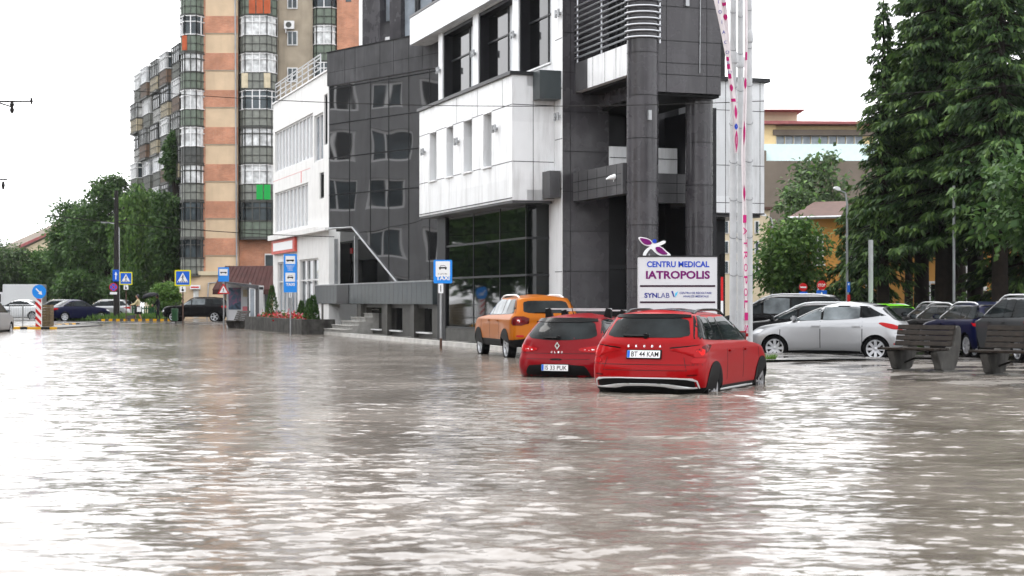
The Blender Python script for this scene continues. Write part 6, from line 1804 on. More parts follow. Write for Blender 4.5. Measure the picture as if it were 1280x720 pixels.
for px in (806, 812, 832): m.tube((SXc(px), .09, SZ(320)), (SXc(px), .09, SZ(317)), .012, n=6)
m.build('figure_mount', M['galv'], syl)

# ------------------------------------------------------------------ flagpoles with slack banners
def flagpole(px, Y, r, label, clamps, lean=0):
    t = thing('flagpole', label, 'flagpole', (gx(px, Y), Y, -.02), 0, 'white flagpoles beside the clinic sign')
    m = MB(); m.path([(0, 0, -.1), (lean * .5, 0, 5), (lean, 0, 9.5)], [r, r * .92, r * .8], 20); m.build('pole', M['pole_white'], t, angle=50)
    m = MB(); m.lathe([(r * 1.9, -.05), (r * 1.9, .03), (r * 1.25, .05), (r * 1.2, .3), (r * 1.02, .32)], (0, 0, 0), 20); m.build('base_collar', M['galv'], t, angle=40)
    m = MB(); m.lathe([(r * 1.12, 0), (r * 1.16, .03), (r * 1.12, .22), (r * .95, .26)], (lean * .45, 0, gz(clamps, Y)), 18); m.build('pole_joint', M['pole_white'], t, angle=40)
    m = MB()
    for i in range(9):
        z = 2.0 + i * .82; m.path([(r * 1.04 * math.cos(a_) + lean * z / 9.5, r * 1.04 * math.sin(a_), z + .05 * math.sin(a_ * 1.0)) for a_ in np.linspace(0, 6.28, 15)], .004, 5)
    m.build('cable_tie', M['mullion'], t)
    return t
PY = 35.0
flagpole(916.5, PY, .082, 'leftmost white flagpole of three, holding the gathered banner', 78)
flagpole(925.5, PY + .5, .075, 'middle white flagpole of three, standing close behind its neighbours', 83)
flagpole(936.0, PY - .3, .085, 'rightmost white flagpole of three with a thick pole joint', 52)
def banner(name, label, prof, Y, seed, marks):
    """a long gathered cloth: rows of (row, left px, right px); folds run along it"""
    t = thing(name, label, 'flag', (gx(prof[0][1], Y), Y, 0), 0, 'slack banners on the flagpoles')
    x00 = gx(prof[0][1], Y); nU = 15; rows_ = []
    ys = np.linspace(prof[0][0], prof[-1][0], 70); rg = np.random.default_rng(seed); ph = rg.uniform(0, 6, 3)
    def edge(i, y): return float(np.interp(y, [p[0] for p in prof], [p[i] for p in prof]))
    def pt(u, y, off=0.0):
        xl, xr_ = gx(edge(1, y), Y), gx(edge(2, y), Y); wd = xr_ - xl; z = gz(y, Y)
        fold = math.sin(u * 9 + ph[0] + z * .9) * .25 * wd + math.sin(u * 17 + ph[1] - z * 1.7) * .10 * wd
        return (xl + wd * (u + .05 * math.sin(z * 3 + ph[2] + u * 6)) - x00, -off + fold * .8 - .10, z)
    m = MB(); V = [pt(j / (nU - 1), y) for y in ys for j in range(nU)] + [pt(j / (nU - 1), y, -.012) for y in ys for j in range(nU)]
    Fc = []; o = nU * len(ys)
    for i in range(len(ys) - 1):
        for j in range(nU - 1):
            a_, b_, c_, d_ = i * nU + j, i * nU + j + 1, (i + 1) * nU + j + 1, (i + 1) * nU + j
            Fc += [(a_, d_, c_, b_), (a_ + o, b_ + o, c_ + o, d_ + o)]
        for j in (0, nU - 1): Fc.append((i * nU + j, (i + 1) * nU + j, (i + 1) * nU + j + o, i * nU + j + o) if j else (i * nU + o, (i + 1) * nU + o, (i + 1) * nU, i * nU))
    m.add(V, Fc); cl = m.build('cloth', M['flag_cloth'], t, smooth=True)
    for (y0, y1, u0, u1, mt_, shp) in marks:
        m = MB(); n = 8 if shp != 'bar' else 4; V = []; Fc = []
        for i in range(n + 1):
            y = y0 + (y1 - y0) * i / n
            s = 1.0 if shp == 'bar' else math.sin(math.pi * max(.02, min(.98, i / n)))
            uc = (u0 + u1) / 2; hw = (u1 - u0) / 2 * s
            for j in range(5): V.append(pt(uc - hw + 2 * hw * j / 4, y, .006))
        for i in range(n):
            for j in range(4): Fc.append((i * 5 + j, (i + 1) * 5 + j, (i + 1) * 5 + j + 1, i * 5 + j + 1))
        m.add(V, Fc); m.build('printed_mark', M[mt_], cl, smooth=True)
    return t, pt, cl
mk = [(4, 8, .62, .98, 'magenta', 'bar'), (18, 26, .6, .98, 'magenta', 'oval'), (72, 77, .1, .5, 'magenta', 'bar'), (81, 87, .05, .5, 'magenta', 'bar'), (93, 99, .05, .5, 'magenta', 'bar'), (106, 115, .1, .6, 'magenta', 'oval'), (124, 128, .1, .75, 'magenta', 'bar'),
      (132, 150, .45, .8, 'magenta', 'oval'), (155, 163, .35, .85, 'royal', 'oval'), (164, 191, .3, .95, 'magenta', 'oval')]
ban, bpt, bcl = banner('slack_banner', 'slack pinkish-white banner with magenta and blue print hanging across to the left pole', [(-30, 886, 899), (0, 892, 906), (30, 898, 909), (70, 906, 913), (110, 911, 918), (140, 914, 922), (165, 915, 923), (192, 917.5, 921.5)], PY - .25, 3, mk)
for i, ch in enumerate('IOIACOLUMI'[:8]):
    y = 4 + i * 12.5; p = bpt(.35, y, .02)
    m = MB(); add_text(m, ch, p[0], p[2], p[1] - .01, .075, 0, None, .01); m.build('lettering', M['navy'], bcl)
mk2 = [(66, 76, .3, .9, 'magenta', 'bar'), (98, 112, .2, .9, 'magenta', 'oval'), (152, 182, .2, .9, 'magenta', 'oval'), (232, 252, .3, .9, 'magenta', 'oval')]
ban2, bpt2, bcl2 = banner('slack_banner', 'narrow twisted banner with magenta letters running down between the two right poles', [(-30, 928.5, 933.5), (60, 930, 934), (190, 926, 931), (240, 927, 931), (300, 927.5, 933), (400, 929, 934.5), (424, 929.5, 934)], PY - .45, 9, mk2)
for i, ch in enumerate('IATROPOLIS'):
    y = 274 + i * 15.2; p = bpt2(.5, y, .03)
    m = MB(); add_text(m, ch, 0, 0, 0, .075, 0, .17, .01); m.xf(Matrix.Translation((p[0], p[1] - .02, p[2])) @ Matrix.Rotation(R(90), 4, 'Y')); m.build('lettering', M['magenta'], bcl2)

# barrier post beside the sign
bp_ = thing('barrier_post', 'thin red and white striped post with a black head between the sign and the flagpoles', 'post', (gx(902.5, 38), 38, 0), 0)
kz = lambda py: gz(py, 38)
m = MB()
for i, (y0, y1) in enumerate(((420, 392), (392, 376), (376, 346))): m.tube((0, 0, kz(y0) if i else -.1), (0, 0, kz(y1)), .03, n=10, mi=(0, 0, 1)[i])
m.build('post', [M['sign_white'], M['red_sign']], bp_, angle=40)
m = MB(); m.box(-.07, .07, -.05, .05, kz(346), kz(317)); m.build('head', M['plastic'], bp_, bevel=.02)

# ------------------------------------------------------------------ benches on the plaza
def bench(label, X, Y, z, rot):
    t = thing('park_bench', label, 'bench', (X, Y, z), rot, 'concrete and wood benches on the plaza')
    Lb = 1.95
    for sx in (-.62, .62):                         # concrete side: foot, seat arm and back fin in one casting
        P = [(-.16, 0), (.20, 0), (.27, .20), (.36, .36), (.50, .90), (.42, .93), (.30, .50), (.10, .40), (-.34, .41), (-.30, .33)]
        P = chaikin(P, 1, .18)
        m = MB(); m.prism([(x, zz) for x, zz in P], sx - .055, sx + .055, axis='x'); m.build('concrete_side', M['concrete'], t, bevel=.012)
        m = MB(); m.prism([(-.30, -.04), (.32, -.04), (.32, .012), (-.30, .012)], sx - .10, sx + .10, axis='x'); m.build('foot', M['concrete_wet'], t)
    for i, y in enumerate((-.33, -.22, -.11, .0)):
        m = MB(); m.box(-Lb / 2, Lb / 2, y - .048, y + .048, .412, .452); m.build('seat_slat', M['wood_wet'], t, bevel=.008)
    for i in range(5):
        zz = .50 + .098 * i; yy = .235 + .041 * i
        m = MB(); m.obox((0, yy, zz), (Lb / 2, .018, .043), M=Matrix.Rotation(R(-22), 4, 'X')); m.build('back_slat', M['wood_wet'], t, bevel=.006)
    m = MB(); m.path([(-.62, .12, .14), (-.2, .14, .24), (.25, .14, .24), (.62, .12, .14)], .018, 8); m.build('tie_rod', M['pole_dark'], t)
    return t
defm('pale_concrete', (0.30, 0.29, 0.275), .7, var=.2)
def big_bench(label, X, Y, z, rot, mir=1):
    """flared concrete feet carry a long seat; a tall fin with a backrest stands at one end"""
    t = thing('park_bench', label, 'bench', (X, Y, z), rot, 'concrete and wood benches on the plaza')
    Lb = 1.40
    for sx in (-.42, .64):
        P = [(-.18, 0), (.30, 0), (.44, .24), (.52, .50), (.53, .84), (.44, .90), (.33, .82), (.20, .40), (-.36, .395), (-.34, .33), (-.26, .18)]
        m = MB(); m.prism(chaikin(P, 1, .2), sx - .085, sx + .085, axis='x'); m.build('concrete_side', M['concrete'], t, bevel=.014)
        m = MB(); m.box(sx - .16, sx + .16, -.24, .32, -.05, .018); m.build('foot', M['concrete_wet'], t, bevel=.01)
    for i, y in enumerate((-.36, -.25, -.14, -.03, .08)):
        m = MB(); m.box(-Lb / 2, Lb / 2, y - .05, y + .05, .405, .45); m.build('seat_slat', M['wood_wet'], t, bevel=.01)
    for i in range(4):
        zz = .525 + .107 * i; yy = .235 + .035 * i
        m = MB(); m.obox((0, yy, zz), (Lb / 2, .02, .047), M=Matrix.Rotation(R(-18), 4, 'X')); m.build('back_slat', M['wood_wet'], t, bevel=.008)
    m = MB(); m.path([(-.42, .05, .12), (-.1, .08, .24), (.3, .08, .24), (.64, .05, .12)], .02, 8); m.build('tie_rod', M['pole_dark'], t)
    return t
bn = big_bench('wet concrete and wood bench beside the tail of the silver hatchback', gx(1146, 31.0), 31.0, .045, R(-48)); bn.scale = (.92, .95, .98)
big_bench('wet concrete and wood bench cut off by the right edge', gx(1268, 29.0), 29.0, .045, R(-44))

# ------------------------------------------------------------------ road signs
def pole(t, h, r=.03, mat='galv', z0=-.35):
    m = MB(); m.tube((0, .04, z0), (0, .04, h), r, n=10); return m.build('pole', M[mat], t, angle=40)
def walker(m, cx, cz, s, y, mi=0):
    """a walking figure"""
    disc(m, cx + .03 * s, cz + .40 * s, y - .002, y, .075 * s, 12, mi)
    m.prism([(cx - .06 * s, cz + .30 * s), (cx + .10 * s, cz + .30 * s), (cx + .06 * s, cz), (cx - .05 * s, cz)], y - .002, y, mi)
    m.prism([(cx - .04 * s, cz), (cx + .03 * s, cz), (cx - .10 * s, cz - .38 * s), (cx - .18 * s, cz - .38 * s)], y - .0021, y, mi)
    m.prism([(cx, cz), (cx + .06 * s, cz), (cx + .17 * s, cz - .36 * s), (cx + .10 * s, cz - .38 * s)], y - .0022, y, mi)
    m.prism([(cx - .05 * s, cz + .28 * s), (cx - .02 * s, cz + .22 * s), (cx - .18 * s, cz + .04 * s), (cx - .22 * s, cz + .09 * s)], y - .0023, y, mi)
    m.prism([(cx + .06 * s, cz + .28 * s), (cx + .09 * s, cz + .22 * s), (cx + .22 * s, cz + .10 * s), (cx + .20 * s, cz + .16 * s)], y - .0024, y, mi)
def car_icon(m, cx, cz, w_, y, mi=0):
    h = w_ * .5
    m.prism([(cx - w_ * .5, cz - h * .25), (cx + w_ * .5, cz - h * .25), (cx + w_ * .48, cz + h * .1), (cx + w_ * .36, cz + h * .14), (cx - w_ * .36, cz + h * .14), (cx - w_ * .48, cz + h * .1)], y - .002, y, mi)
    P = [(-.36, .14), (-.26, .5), (.26, .5), (.36, .14)]
    for (ax, az), (bx, bz_) in zip(P[:-1], P[1:]):
        m.tube((cx + ax * w_, y - .001, cz + az * h), (cx + bx * w_, y - .001, cz + bz_ * h), w_ * .028, n=5, mi=mi)
    for sx in (-.36, .36): m.box(cx + sx * w_ - w_ * .08, cx + sx * w_ + w_ * .08, y - .0025, y, cz - h * .5, cz - h * .24, mi)
def crossing_sign(label, px, py, Y, szpx, base_z, mat):
    t = thing('pedestrian_crossing_sign', label, 'road sign', (gx(px, Y), Y, base_z), 0, 'yellow bordered crossing signs')
    s = szpx * Y / F; zc = gz(py, Y) - base_z
    pole(t, zc + s * .4, .035, mat)
    m = MB(); m.prism(rrect(0, zc, s / 2, s / 2, s * .05), -.02, 0); b_ = m.build('board', M['yellow_sign'], t)
    m = MB(); m.prism(rrect(0, zc, s * .42, s * .42, s * .03), -.024, -.0205); m.build('blue_field', M['blue_sign'], b_)
    m = MB(); m.prism([(-s * .35, zc - s * .27), (s * .35, zc - s * .27), (0, zc + s * .34)], -.028, -.0245); m.build('white_triangle', M['sign_white'], b_)
    m = MB(); walker(m, 0, zc - .03 * s, s * .5, -.0285)
    for i in range(5): m.box(-s * .28 + i * s * .125, -s * .22 + i * s * .125, -.0305, -.0285, zc - s * .26, zc - s * .20)
    m.build('walking_figure', M['ink'], b_)
    ps = s * .36; zp = zc - s * .5 - ps * .55
    m = MB(); m.prism(rrect(0, zp, ps * .5, ps * .5, ps * .06), -.015, 0); pl = m.build('small_plate', M['sign_white'], t)
    m = MB(); disc(m, -.02, zp + ps * .28, -.018, -.0155, ps * .09, 10); m.tube((-.03, -.016, zp + ps * .18), (0, -.016, zp - ps * .1), ps * .06, n=5); m.lathe([(ps * .22, -.018), (ps * .16, -.0155)], (0, 0, zp - ps * .16), 16, 'y') ; m.build('symbol', M['ink'], pl)
    return t
crossing_sign('yellow bordered crossing sign on a brown post beside the utility pole', 157.5, 348, 104, 16, 0, 'pole_rust')
crossing_sign('larger yellow bordered crossing sign in front of the black off-roader', 228.5, 347.5, 86, 20, -.2, 'pole_rust')

def bus_sign(t, xc, zc, w_, h_, y=-.03, icon=True):
    m = MB(); m.prism(rrect(xc, zc, w_ / 2, h_ / 2, w_ * .05), y, y + .02); b_ = m.build('board', M['blue_pale_sign'], t)
    m = MB(); m.box(xc - w_ * .38, xc + w_ * .38, y - .004, y - .001, zc - h_ * .08, zc + h_ * .38); m.build('white_field', M['sign_white'], b_)
    m = MB(); m.box(xc - w_ * .30, xc + w_ * .30, y - .007, y - .0045, zc + h_ * .10, zc + h_ * .17)
    for sx in (-.2, .2): disc(m, xc + sx * w_, zc + h_ * .09, y - .008, y - .0045, w_ * .05, 10)
    m.build('bus_symbol', M['ink'], b_)
    return b_
BYs = 80.0
bs = thing('bus_stop_sign', 'blue bus stop sign above a red warning triangle on one pole by the shelter', 'road sign', (gx(279.5, BYs), BYs, -.05), 0)
pole(bs, gz(336, BYs), .035, 'galv'); bus_sign(bs, 0, gz(343, BYs) + .05, 13.5 * BYs / F, 18 * BYs / F)
zt_ = gz(361, BYs) + .05; s = 15 * BYs / F
m = MB(); m.prism([(-s * .5, zt_ - s * .42), (s * .5, zt_ - s * .42), (0, zt_ + s * .45)], -.04, -.025); b_ = m.build('warning_triangle', M['red_sign'], bs)
m = MB(); m.prism([(-s * .34, zt_ - s * .33), (s * .34, zt_ - s * .33), (0, zt_ + s * .26)], -.044, -.0405); m.build('white_field', M['sign_white'], b_)
m = MB(); walker(m, 0, zt_ - s * .12, s * .40, -.0445); m.build('walking_figure', M['ink'], b_)

TYa = 63.0
ta = thing('taxi_bus_sign', 'tall blue sign with bus and taxi panels by the white shop building', 'road sign', (gx(363, TYa), TYa, -.25), 0)
k2 = TYa / F; z2 = lambda py: gz(py, TYa) + .25
pole(ta, z2(362), .032, 'galv')
m = MB(); m.prism(rrect(0, z2(341.5), 8.2 * k2, 24 * k2, .03), -.03, 0); b_ = m.build('board', M['blue_pale_sign'], ta)
m = MB(); m.box(-6 * k2, 6 * k2, -.034, -.031, z2(330), z2(320)); m.box(-6 * k2, 6 * k2, -.034, -.031, z2(352), z2(341)); m.build('white_field', M['sign_white'], b_)
m = MB(); m.box(-4.8 * k2, 4.8 * k2, -.038, -.0345, z2(326.3), z2(324.6)); disc(m, -3 * k2, z2(326.5), -.038, -.0345, .8 * k2, 10); disc(m, 3 * k2, z2(326.5), -.038, -.0345, .8 * k2, 10); m.build('bus_symbol', M['ink'], b_)
m = MB(); car_icon(m, 0, z2(346.5), 7.5 * k2, -.0345); m.build('taxi_symbol', M['ink'], b_)
m = MB(); add_text(m, 'TAXI', 0, z2(355.6), -.034, 3.8 * k2, 0, 11 * k2, .04)
add_text(m, 'TRANSPORT', 0, z2(332.6), -.034, 1.5 * k2, 0, 10.5 * k2, .02); add_text(m, 'PUBLIC', 0, z2(335), -.034, 1.5 * k2, 0, 7 * k2, .02); add_text(m, 'LOCAL', 0, z2(337.4), -.034, 1.5 * k2, 0, 6 * k2, .02)
m.build('lettering', M['sign_white'], b_)
m = MB(); m.prism(rrect(0, z2(368.5), 1.7 * k2, 3.4 * k2, .01), -.02, 0); p_ = m.build('small_plate', M['sign_white'], ta)
m = MB(); m.box(-.35 * k2, .35 * k2, -.023, -.0205, z2(371), z2(366)); m.build('symbol', M['ink'], p_)

TYb = 45.5
tb = thing('taxi_sign', 'blue TAXI stand sign on a thin pole before the black shop glass', 'road sign', (gx(551, TYb), TYb, -.1), 0)
k2 = TYb / F; z2 = lambda py: gz(py, TYb) + .1; xc = 2.6 * k2
pole(tb, z2(352), .036, 'galv')
m = MB(); m.tube((0, .04, -.3), (0, .04, .42), .0375, n=10); m.build('pole_foot', M['pole_rust'], tb)
m = MB(); m.prism(rrect(xc, z2(339.5), 11.6 * k2, 14.6 * k2, .035), -.03, 0); b_ = m.build('board', M['blue_pale_sign'], tb)
m = MB(); m.prism(rrect(xc, z2(336), 8.9 * k2, 9.4 * k2, .02), -.034, -.031); m.build('white_field', M['sign_white'], b_)
m = MB(); car_icon(m, xc, z2(334.5), 10 * k2, -.0345); m.build('taxi_symbol', M['ink'], b_)
m = MB(); add_text(m, '5 LOCURI', xc - .5 * k2, z2(342.3), -.0385, 1.7 * k2, 0, 11 * k2, .0); m.build('lettering', M['ink'], b_)
m = MB(); add_text(m, 'TAXI', xc, z2(347.5), -.0385, 5.4 * k2, 0, 17 * k2, .045); m.build('lettering', M['sign_white'], b_)
m = MB(); m.prism(rrect(0, z2(360.5), 3.1 * k2, 6 * k2, .015), -.02, 0); p_ = m.build('small_plate', M['sign_white'], tb)
m = MB(); m.box(-.5 * k2, .5 * k2, -.024, -.0205, z2(364.5), z2(356.5)); m.build('symbol', M['ink'], p_)

# signs on the utility pole
UY = 108.0
up = thing('utility_pole', 'tall dark concrete utility pole with lamp brackets in front of the trees', 'utility pole', (gx(145.5, UY), UY, 0), 0)
m = MB(); m.path([(0, 0, -.3), (0, 0, gz(238, UY))], [.21, .13], 12); m.build('pole', M['pole_dark'], up, angle=40)
m = MB()
for z, l in ((gz(262, UY), .5), (gz(276, UY), .7), (gz(270, UY), -.5)): m.tube((0, 0, z), (l, -.1, z + .05), .03, n=6); m.lathe([(.05, -.08), (.07, 0), (.05, .08)], (l, -.1, z + .1), 8)
m.build('bracket', M['pole_dark'], up)
lp = thing('street_lamp', 'slim grey street lamp standing just right of the utility pole', 'street lamp', (gx(148.7, UY + 1.5), UY + 1.5, 0), 0)
m = MB(); m.path([(0, 0, -.2), (0, 0, gz(285, UY)), (-.1, 0, gz(279, UY)), (-.7, -.3, gz(277, UY))], [.07, .05, .045, .03], 8); m.build('pole', M['galv'], lp, angle=40)
m = MB(); m.box(-1.15, -.65, -.42, -.2, gz(278, UY), gz(275.5, UY)); m.build('lamp_head', M['galv'], lp, bevel=.04)
np_ = thing('no_stopping_sign', 'round blue and red no stopping sign with a white plate on the utility pole', 'road sign', (gx(143, UY), UY - .24, gz(359, UY)), 0)
k2 = UY / F
m = MB(); disc(m, 0, 0, -.02, 0, 5.2 * k2); b_ = m.build('board', M['red_sign'], np_)
m = MB(); disc(m, 0, 0, -.024, -.0205, 4.2 * k2); m.build('blue_field', M['blue_sign'], b_)
m = MB()
for s_ in (-1, 1): m.obox((0, -.026, 0), (4.2 * k2, .0015 + .0004 * s_, .5 * k2), M=Matrix.Rotation(R(45 * s_), 4, 'Y'))
m.build('cross_bar', M['red_sign'], b_)
m = MB(); m.box(-4.4 * k2, 4.4 * k2, -.018, 0, -9 * k2, -6 * k2); m.build('small_plate', M['sign_white'], np_)
ds = thing('direction_sign', 'tall narrow blue sign with a white symbol on the utility pole', 'road sign', (gx(146, UY), UY - .26, gz(344.5, UY)), 0)
m = MB(); m.prism(rrect(0, 0, 3.9 * k2, 7.2 * k2, .05), -.02, 0); b_ = m.build('board', M['blue_sign'], ds)
m = MB(); m.prism([(-.4 * k2, -5 * k2), (.7 * k2, -5 * k2), (.7 * k2, 1 * k2), (2 * k2, 1 * k2), (.2 * k2, 5 * k2), (-1.6 * k2, 1 * k2), (-.4 * k2, 1 * k2)], -.024, -.0205); m.build('arrow', M['sign_white'], b_)

# traffic island with the keep-right bollard
IY = 78.0; k2 = IY / F
isl = MB()
x0, x1 = gx(17, IY), gx(70, IY)
nseg = 5; segs = [17, 25, 34, 51, 62, 70]
for i in range(nseg):
    isl.box(gx(segs[i], IY) + .005, gx(segs[i + 1], IY) - .005, 0, .22, -.25, .10, i % 2)
for i in range(16):
    y0 = .22 + i * .9; isl.obox((x0 - .5 * (y0 + .45) * .12, y0 + .45, -.075), (.11, .44, .175), R(3.4), i % 2)
isl_o = isl.build('striped_kerb', [M['yellow_paint'], M['black_paint']]); isl_o.location = (0, IY, 0)
tag(isl_o, 'yellow and black striped kerb round the traffic island', 'kerb')
m = MB(); m.prism([(x0 + .1, .23), (x1 - .05, .23), (x1 - .05, 9), (x0 - .8, 9)], -.25, .085, axis='z'); o = m.build('traffic_island', M['concrete_wet']); o.location = (0, IY, 0); structure(o)
kr = thing('keep_right_bollard', 'red and white striped bollard carrying a round blue arrow sign', 'bollard', (gx(44.3, IY), IY + .55, .08), 0)
z2 = lambda py: gz(py, IY) - .08
bw_ = 3.6 * k2; bh = z2(373) - 0
m = MB(); m.box(-bw_, bw_, -.06, .06, 0, bh); b_ = m.build('post', M['sign_white'], kr)
m = MB()
for i in range(5):
    z0 = -.25 + i * .36
    P = [(-bw_, z0 + .29), (bw_, z0), (bw_, z0 + .18), (-bw_, z0 + .47)]
    P = [(x, min(max(z, 0), bh)) for x, z in P]
    if abs(P[0][1] - P[3][1]) + abs(P[1][1] - P[2][1]) > .05: m.prism(P, -.066, -.061)
m.build('red_stripe', M['red_sign'], b_)
zc = z2(364.5); rr_ = 8.8 * k2
m = MB(); disc(m, .04, zc, -.09, -.07, rr_, 32); b_ = m.build('board', M['blue_pale_sign'], kr)
m = MB()
Ra = Matrix.Rotation(R(45), 2)
P = [(-.62, -.09), (.12, -.09), (.12, -.30), (.66, 0), (.12, .30), (.12, .09), (-.62, .09)]
P = [((x * math.cos(R(-45)) - y * math.sin(R(-45))) * rr_ + .04, (x * math.sin(R(-45)) + y * math.cos(R(-45))) * rr_ + zc) for x, y in P]
m.prism(P, -.094, -.0905); m.build('arrow', M['sign_white'], b_)
# metal barrier behind it
gb_ = thing('crowd_barrier', 'low galvanised metal barrier beside the striped bollard', 'barrier', (gx(12, 82), 82, .08), 0)
k2 = 82 / F; m = MB(); wB = 33 * k2; hB = gz(381, 82) - .08
for x in (0, wB * .5, wB): m.tube((x, 0, 0), (x, 0, hB), .03, n=6)
for z in (hB, hB * .3): m.tube((0, 0, z), (wB, 0, z), .025, n=6)
m.build('frame', M['galv'], gb_, angle=40)
m = MB()
for x in np.linspace(.1, wB - .1, 14): m.tube((x, 0, hB * .3), (x, 0, hB), .009, n=5)
m.build('bars', M['galv'], gb_)
wb_ = thing('weathered_box', 'weathered wooden boarded box beside the striped bollard', 'box', (gx(56, 81), 81, .06), 0)
k2 = 81 / F; m = MB(); hB = gz(381, 81) - .06
defm('old_wood', (0.20, 0.155, 0.095), .8, var=.35, vs=8)
for i in range(8): m.box(-7 * k2, 7 * k2, 0, .6, hB * i / 8 + .004, hB * (i + 1) / 8 - .006)
m.build('board_wall', M['old_wood'], wb_)
# striped kerb of the far pavement
yk = MB(); KYk = 106.0
for i, px in enumerate(np.arange(122, 222, 4.6)):
    yk.box(gx(px, KYk) + .01, gx(px + 4.6, KYk) - .01, 0, .2, -.1, .17, 0 if i % 2 else 1)
defm('kerb_grey', (0.13, 0.125, 0.12), .6, var=.2)
o = yk.build('striped_kerb', [M['yellow_paint'], M['kerb_grey']]); o.location = (0, KYk, 0); tag(o, 'yellow and grey striped kerb along the far pavement where two people walk', 'kerb')

# litter bin on its post
lb = thing('litter_bin', 'small dark green litter bin on a post before the crossing sign', 'litter bin', (gx(218.5, 88), 88, -.05), 0)
k2 = 88 / F; m = MB(); m.lathe([(.14, .32), (.17, .34), (.19, .98), (.17, 1.0), (.15, .95)], (0, 0, 0), 16); m.build('bin', M['green_paint'], lb, angle=40)
m = MB(); m.tube((.02, .2, -.2), (.02, .2, 1.35), .03, n=8); m.build('post', M['pole_dark'], lb)

# bus shelter
SHY = 84.0; k2 = SHY / F
sh = thing('bus_shelter', 'grey bus shelter with a poster wall and a lit advertising panel at its end', 'bus shelter', (gx(286, SHY), SHY, -.02), 0)
X = lambda px: (px - 286) * k2; Z = lambda py: gz(py, SHY) + .02
m = MB(); m.prism([(X(283), Z(352)), (X(328), Z(357)), (X(328), Z(362)), (X(312), Z(359)), (X(283), Z(353.5))], -1.2, .5); m.build('roof', M['granite_grey'], sh)
m = MB(); m.box(X(313.5), X(328), -1.1, -.85, -.1, Z(359)); m.box(X(313.5), X(328), .1, .3, -.1, Z(359)); m.box(X(325.5), X(328), -.85, .1, -.1, Z(359)); m.build('end_wall', M['granite_grey'], sh)
m = MB(); m.box(X(316), X(323.5), -1.16, -1.103, Z(403), Z(359.5)); a_ = m.build('advertising_panel', M['sign_white'], sh)
m = MB(); m.box(X(317.2), X(322.3), -1.168, -1.161, Z(398), Z(361.5)); m.build('poster', M['glass_pale'], a_)
m = MB(); m.box(X(283), X(311), .30, .34, Z(402), Z(355)); g_ = m.build('back_glass', M['sign_grey'], sh)
m = MB(); m.box(X(284.5), X(300), .28, .297, Z(387), Z(359.5)); m.build('poster', M['cloth_dark'], g_)
m = MB()
rr = random.Random(3)
def print_mat(name, cols, scale):
    m = pm(name, (0.1, 0.1, 0.1), .35); t = m.node_tree; N = t.nodes
    tc = N.new("ShaderNodeTexCoord"); n = N.new("ShaderNodeTexNoise"); n.inputs['Scale'].default_value = scale; n.inputs['Detail'].default_value = 3; n.inputs['Distortion'].default_value = 1.2
    r = N.new("ShaderNodeValToRGB"); r.color_ramp.interpolation = 'EASE'
    for i, c in enumerate(cols):
        e = r.color_ramp.elements[i] if i < 2 else r.color_ramp.elements.new(.5)
        e.position = .32 + .36 * i / (len(cols) - 1); e.color = (*c, 1)
    t.links.new(tc.outputs['Object'], n.inputs['Vector']); t.links.new(n.outputs['Fac'], r.inputs[0]); t.links.new(r.outputs[0], N["Principled BSDF"].inputs['Base Color'])
    return m
M['poster_print'] = print_mat('poster_print', [(.02, .03, .05), (.05, .09, .14), (.45, .42, .42), (.25, .08, .15)], 2.4)
g_.data.materials[0] = M['sign_grey']
for c_ in kids(g_): c_.data.materials[0] = M['poster_print']
m = MB(); m.box(X(302), X(308), .285, .299, Z(392), Z(383)); m.build('notice', M['flower_pink'], g_)
m = MB(); m.box(X(302.5), X(309.5), .285, .299, Z(371), Z(362)); m.build('notice', M['par_cream'], g_)
m = MB()
for px in (283, 311.5): m.box(X(px) - .04, X(px) + .04, .26, .38, -.1, Z(353.5))
for px in (283.3,): m.box(X(px) - .04, X(px) + .04, -1.15, -1.07, Z(354.5), Z(352.5))
m.build('post', M['galv'], sh)
bench('small concrete and wood bench under the bus shelter', gx(295, 80.5), 80.5, -.06, R(-62))

# small no-entry and stop signs, blue parking post at the right
def round_sign(name, label, px, py, Y, rpx, kind, base=-.1):
    t = thing(name, label, 'road sign', (gx(px, Y), Y, base), 0); kk = Y / F; zc = gz(py, Y) - base; r = rpx * kk
    pole(t, zc + r * .5, .03, 'galv', -.2)
    m = MB()
    if kind == 'stop':
        disc(m, 0, zc, -.02, 0, r * 1.05, 8, 0, R(22.5)); b_ = m.build('board', M['red_sign'], t)
        m = MB(); add_text(m, 'STOP', 0, zc, -.0205, r * .62, 0, r * 1.5, .02); m.build('lettering', M['sign_white'], b_)
        s_ = r * 1.1; m = MB(); m.box(-s_, s_, -.015, 0, zc - r * 2.9, zc - r * 1.1); b2 = m.build('lower_board', M['blue_sign'], t)
        m = MB(); m.prism([(-s_ * .6, zc - r * 2.6), (s_ * .6, zc - r * 2.6), (0, zc - r * 1.4)], -.018, -.0155); m.build('white_triangle', M['sign_white'], b2)
    else:
        disc(m, 0, zc, -.02, 0, r, 28); b_ = m.build('board', M['red_sign'], t)
        m = MB(); m.box(-r * .72, r * .72, -.024, -.0205, zc - r * .17, zc + r * .17); m.build('white_bar', M['sign_white'], b_)
        m = MB(); m.box(-r * 1.0, r * 1.0, -.015, 0, zc - r * 2.0, zc - r * 1.1); m.build('lower_board', M['blue_sign'], t)
    return t
round_sign('no_entry_sign', 'round red no entry sign above the roof of the black people carrier', 1004, 359, 58, 5.2, 'no')
round_sign('stop_sign', 'red octagonal STOP sign with a blue board below, behind the black people carrier', 1027, 356.5, 60, 5.9, 'stop')
pk = thing('parking_sign', 'narrow tall blue sign on a post right of the STOP sign', 'road sign', (gx(1060.5, 60), 60, -.1), 0)
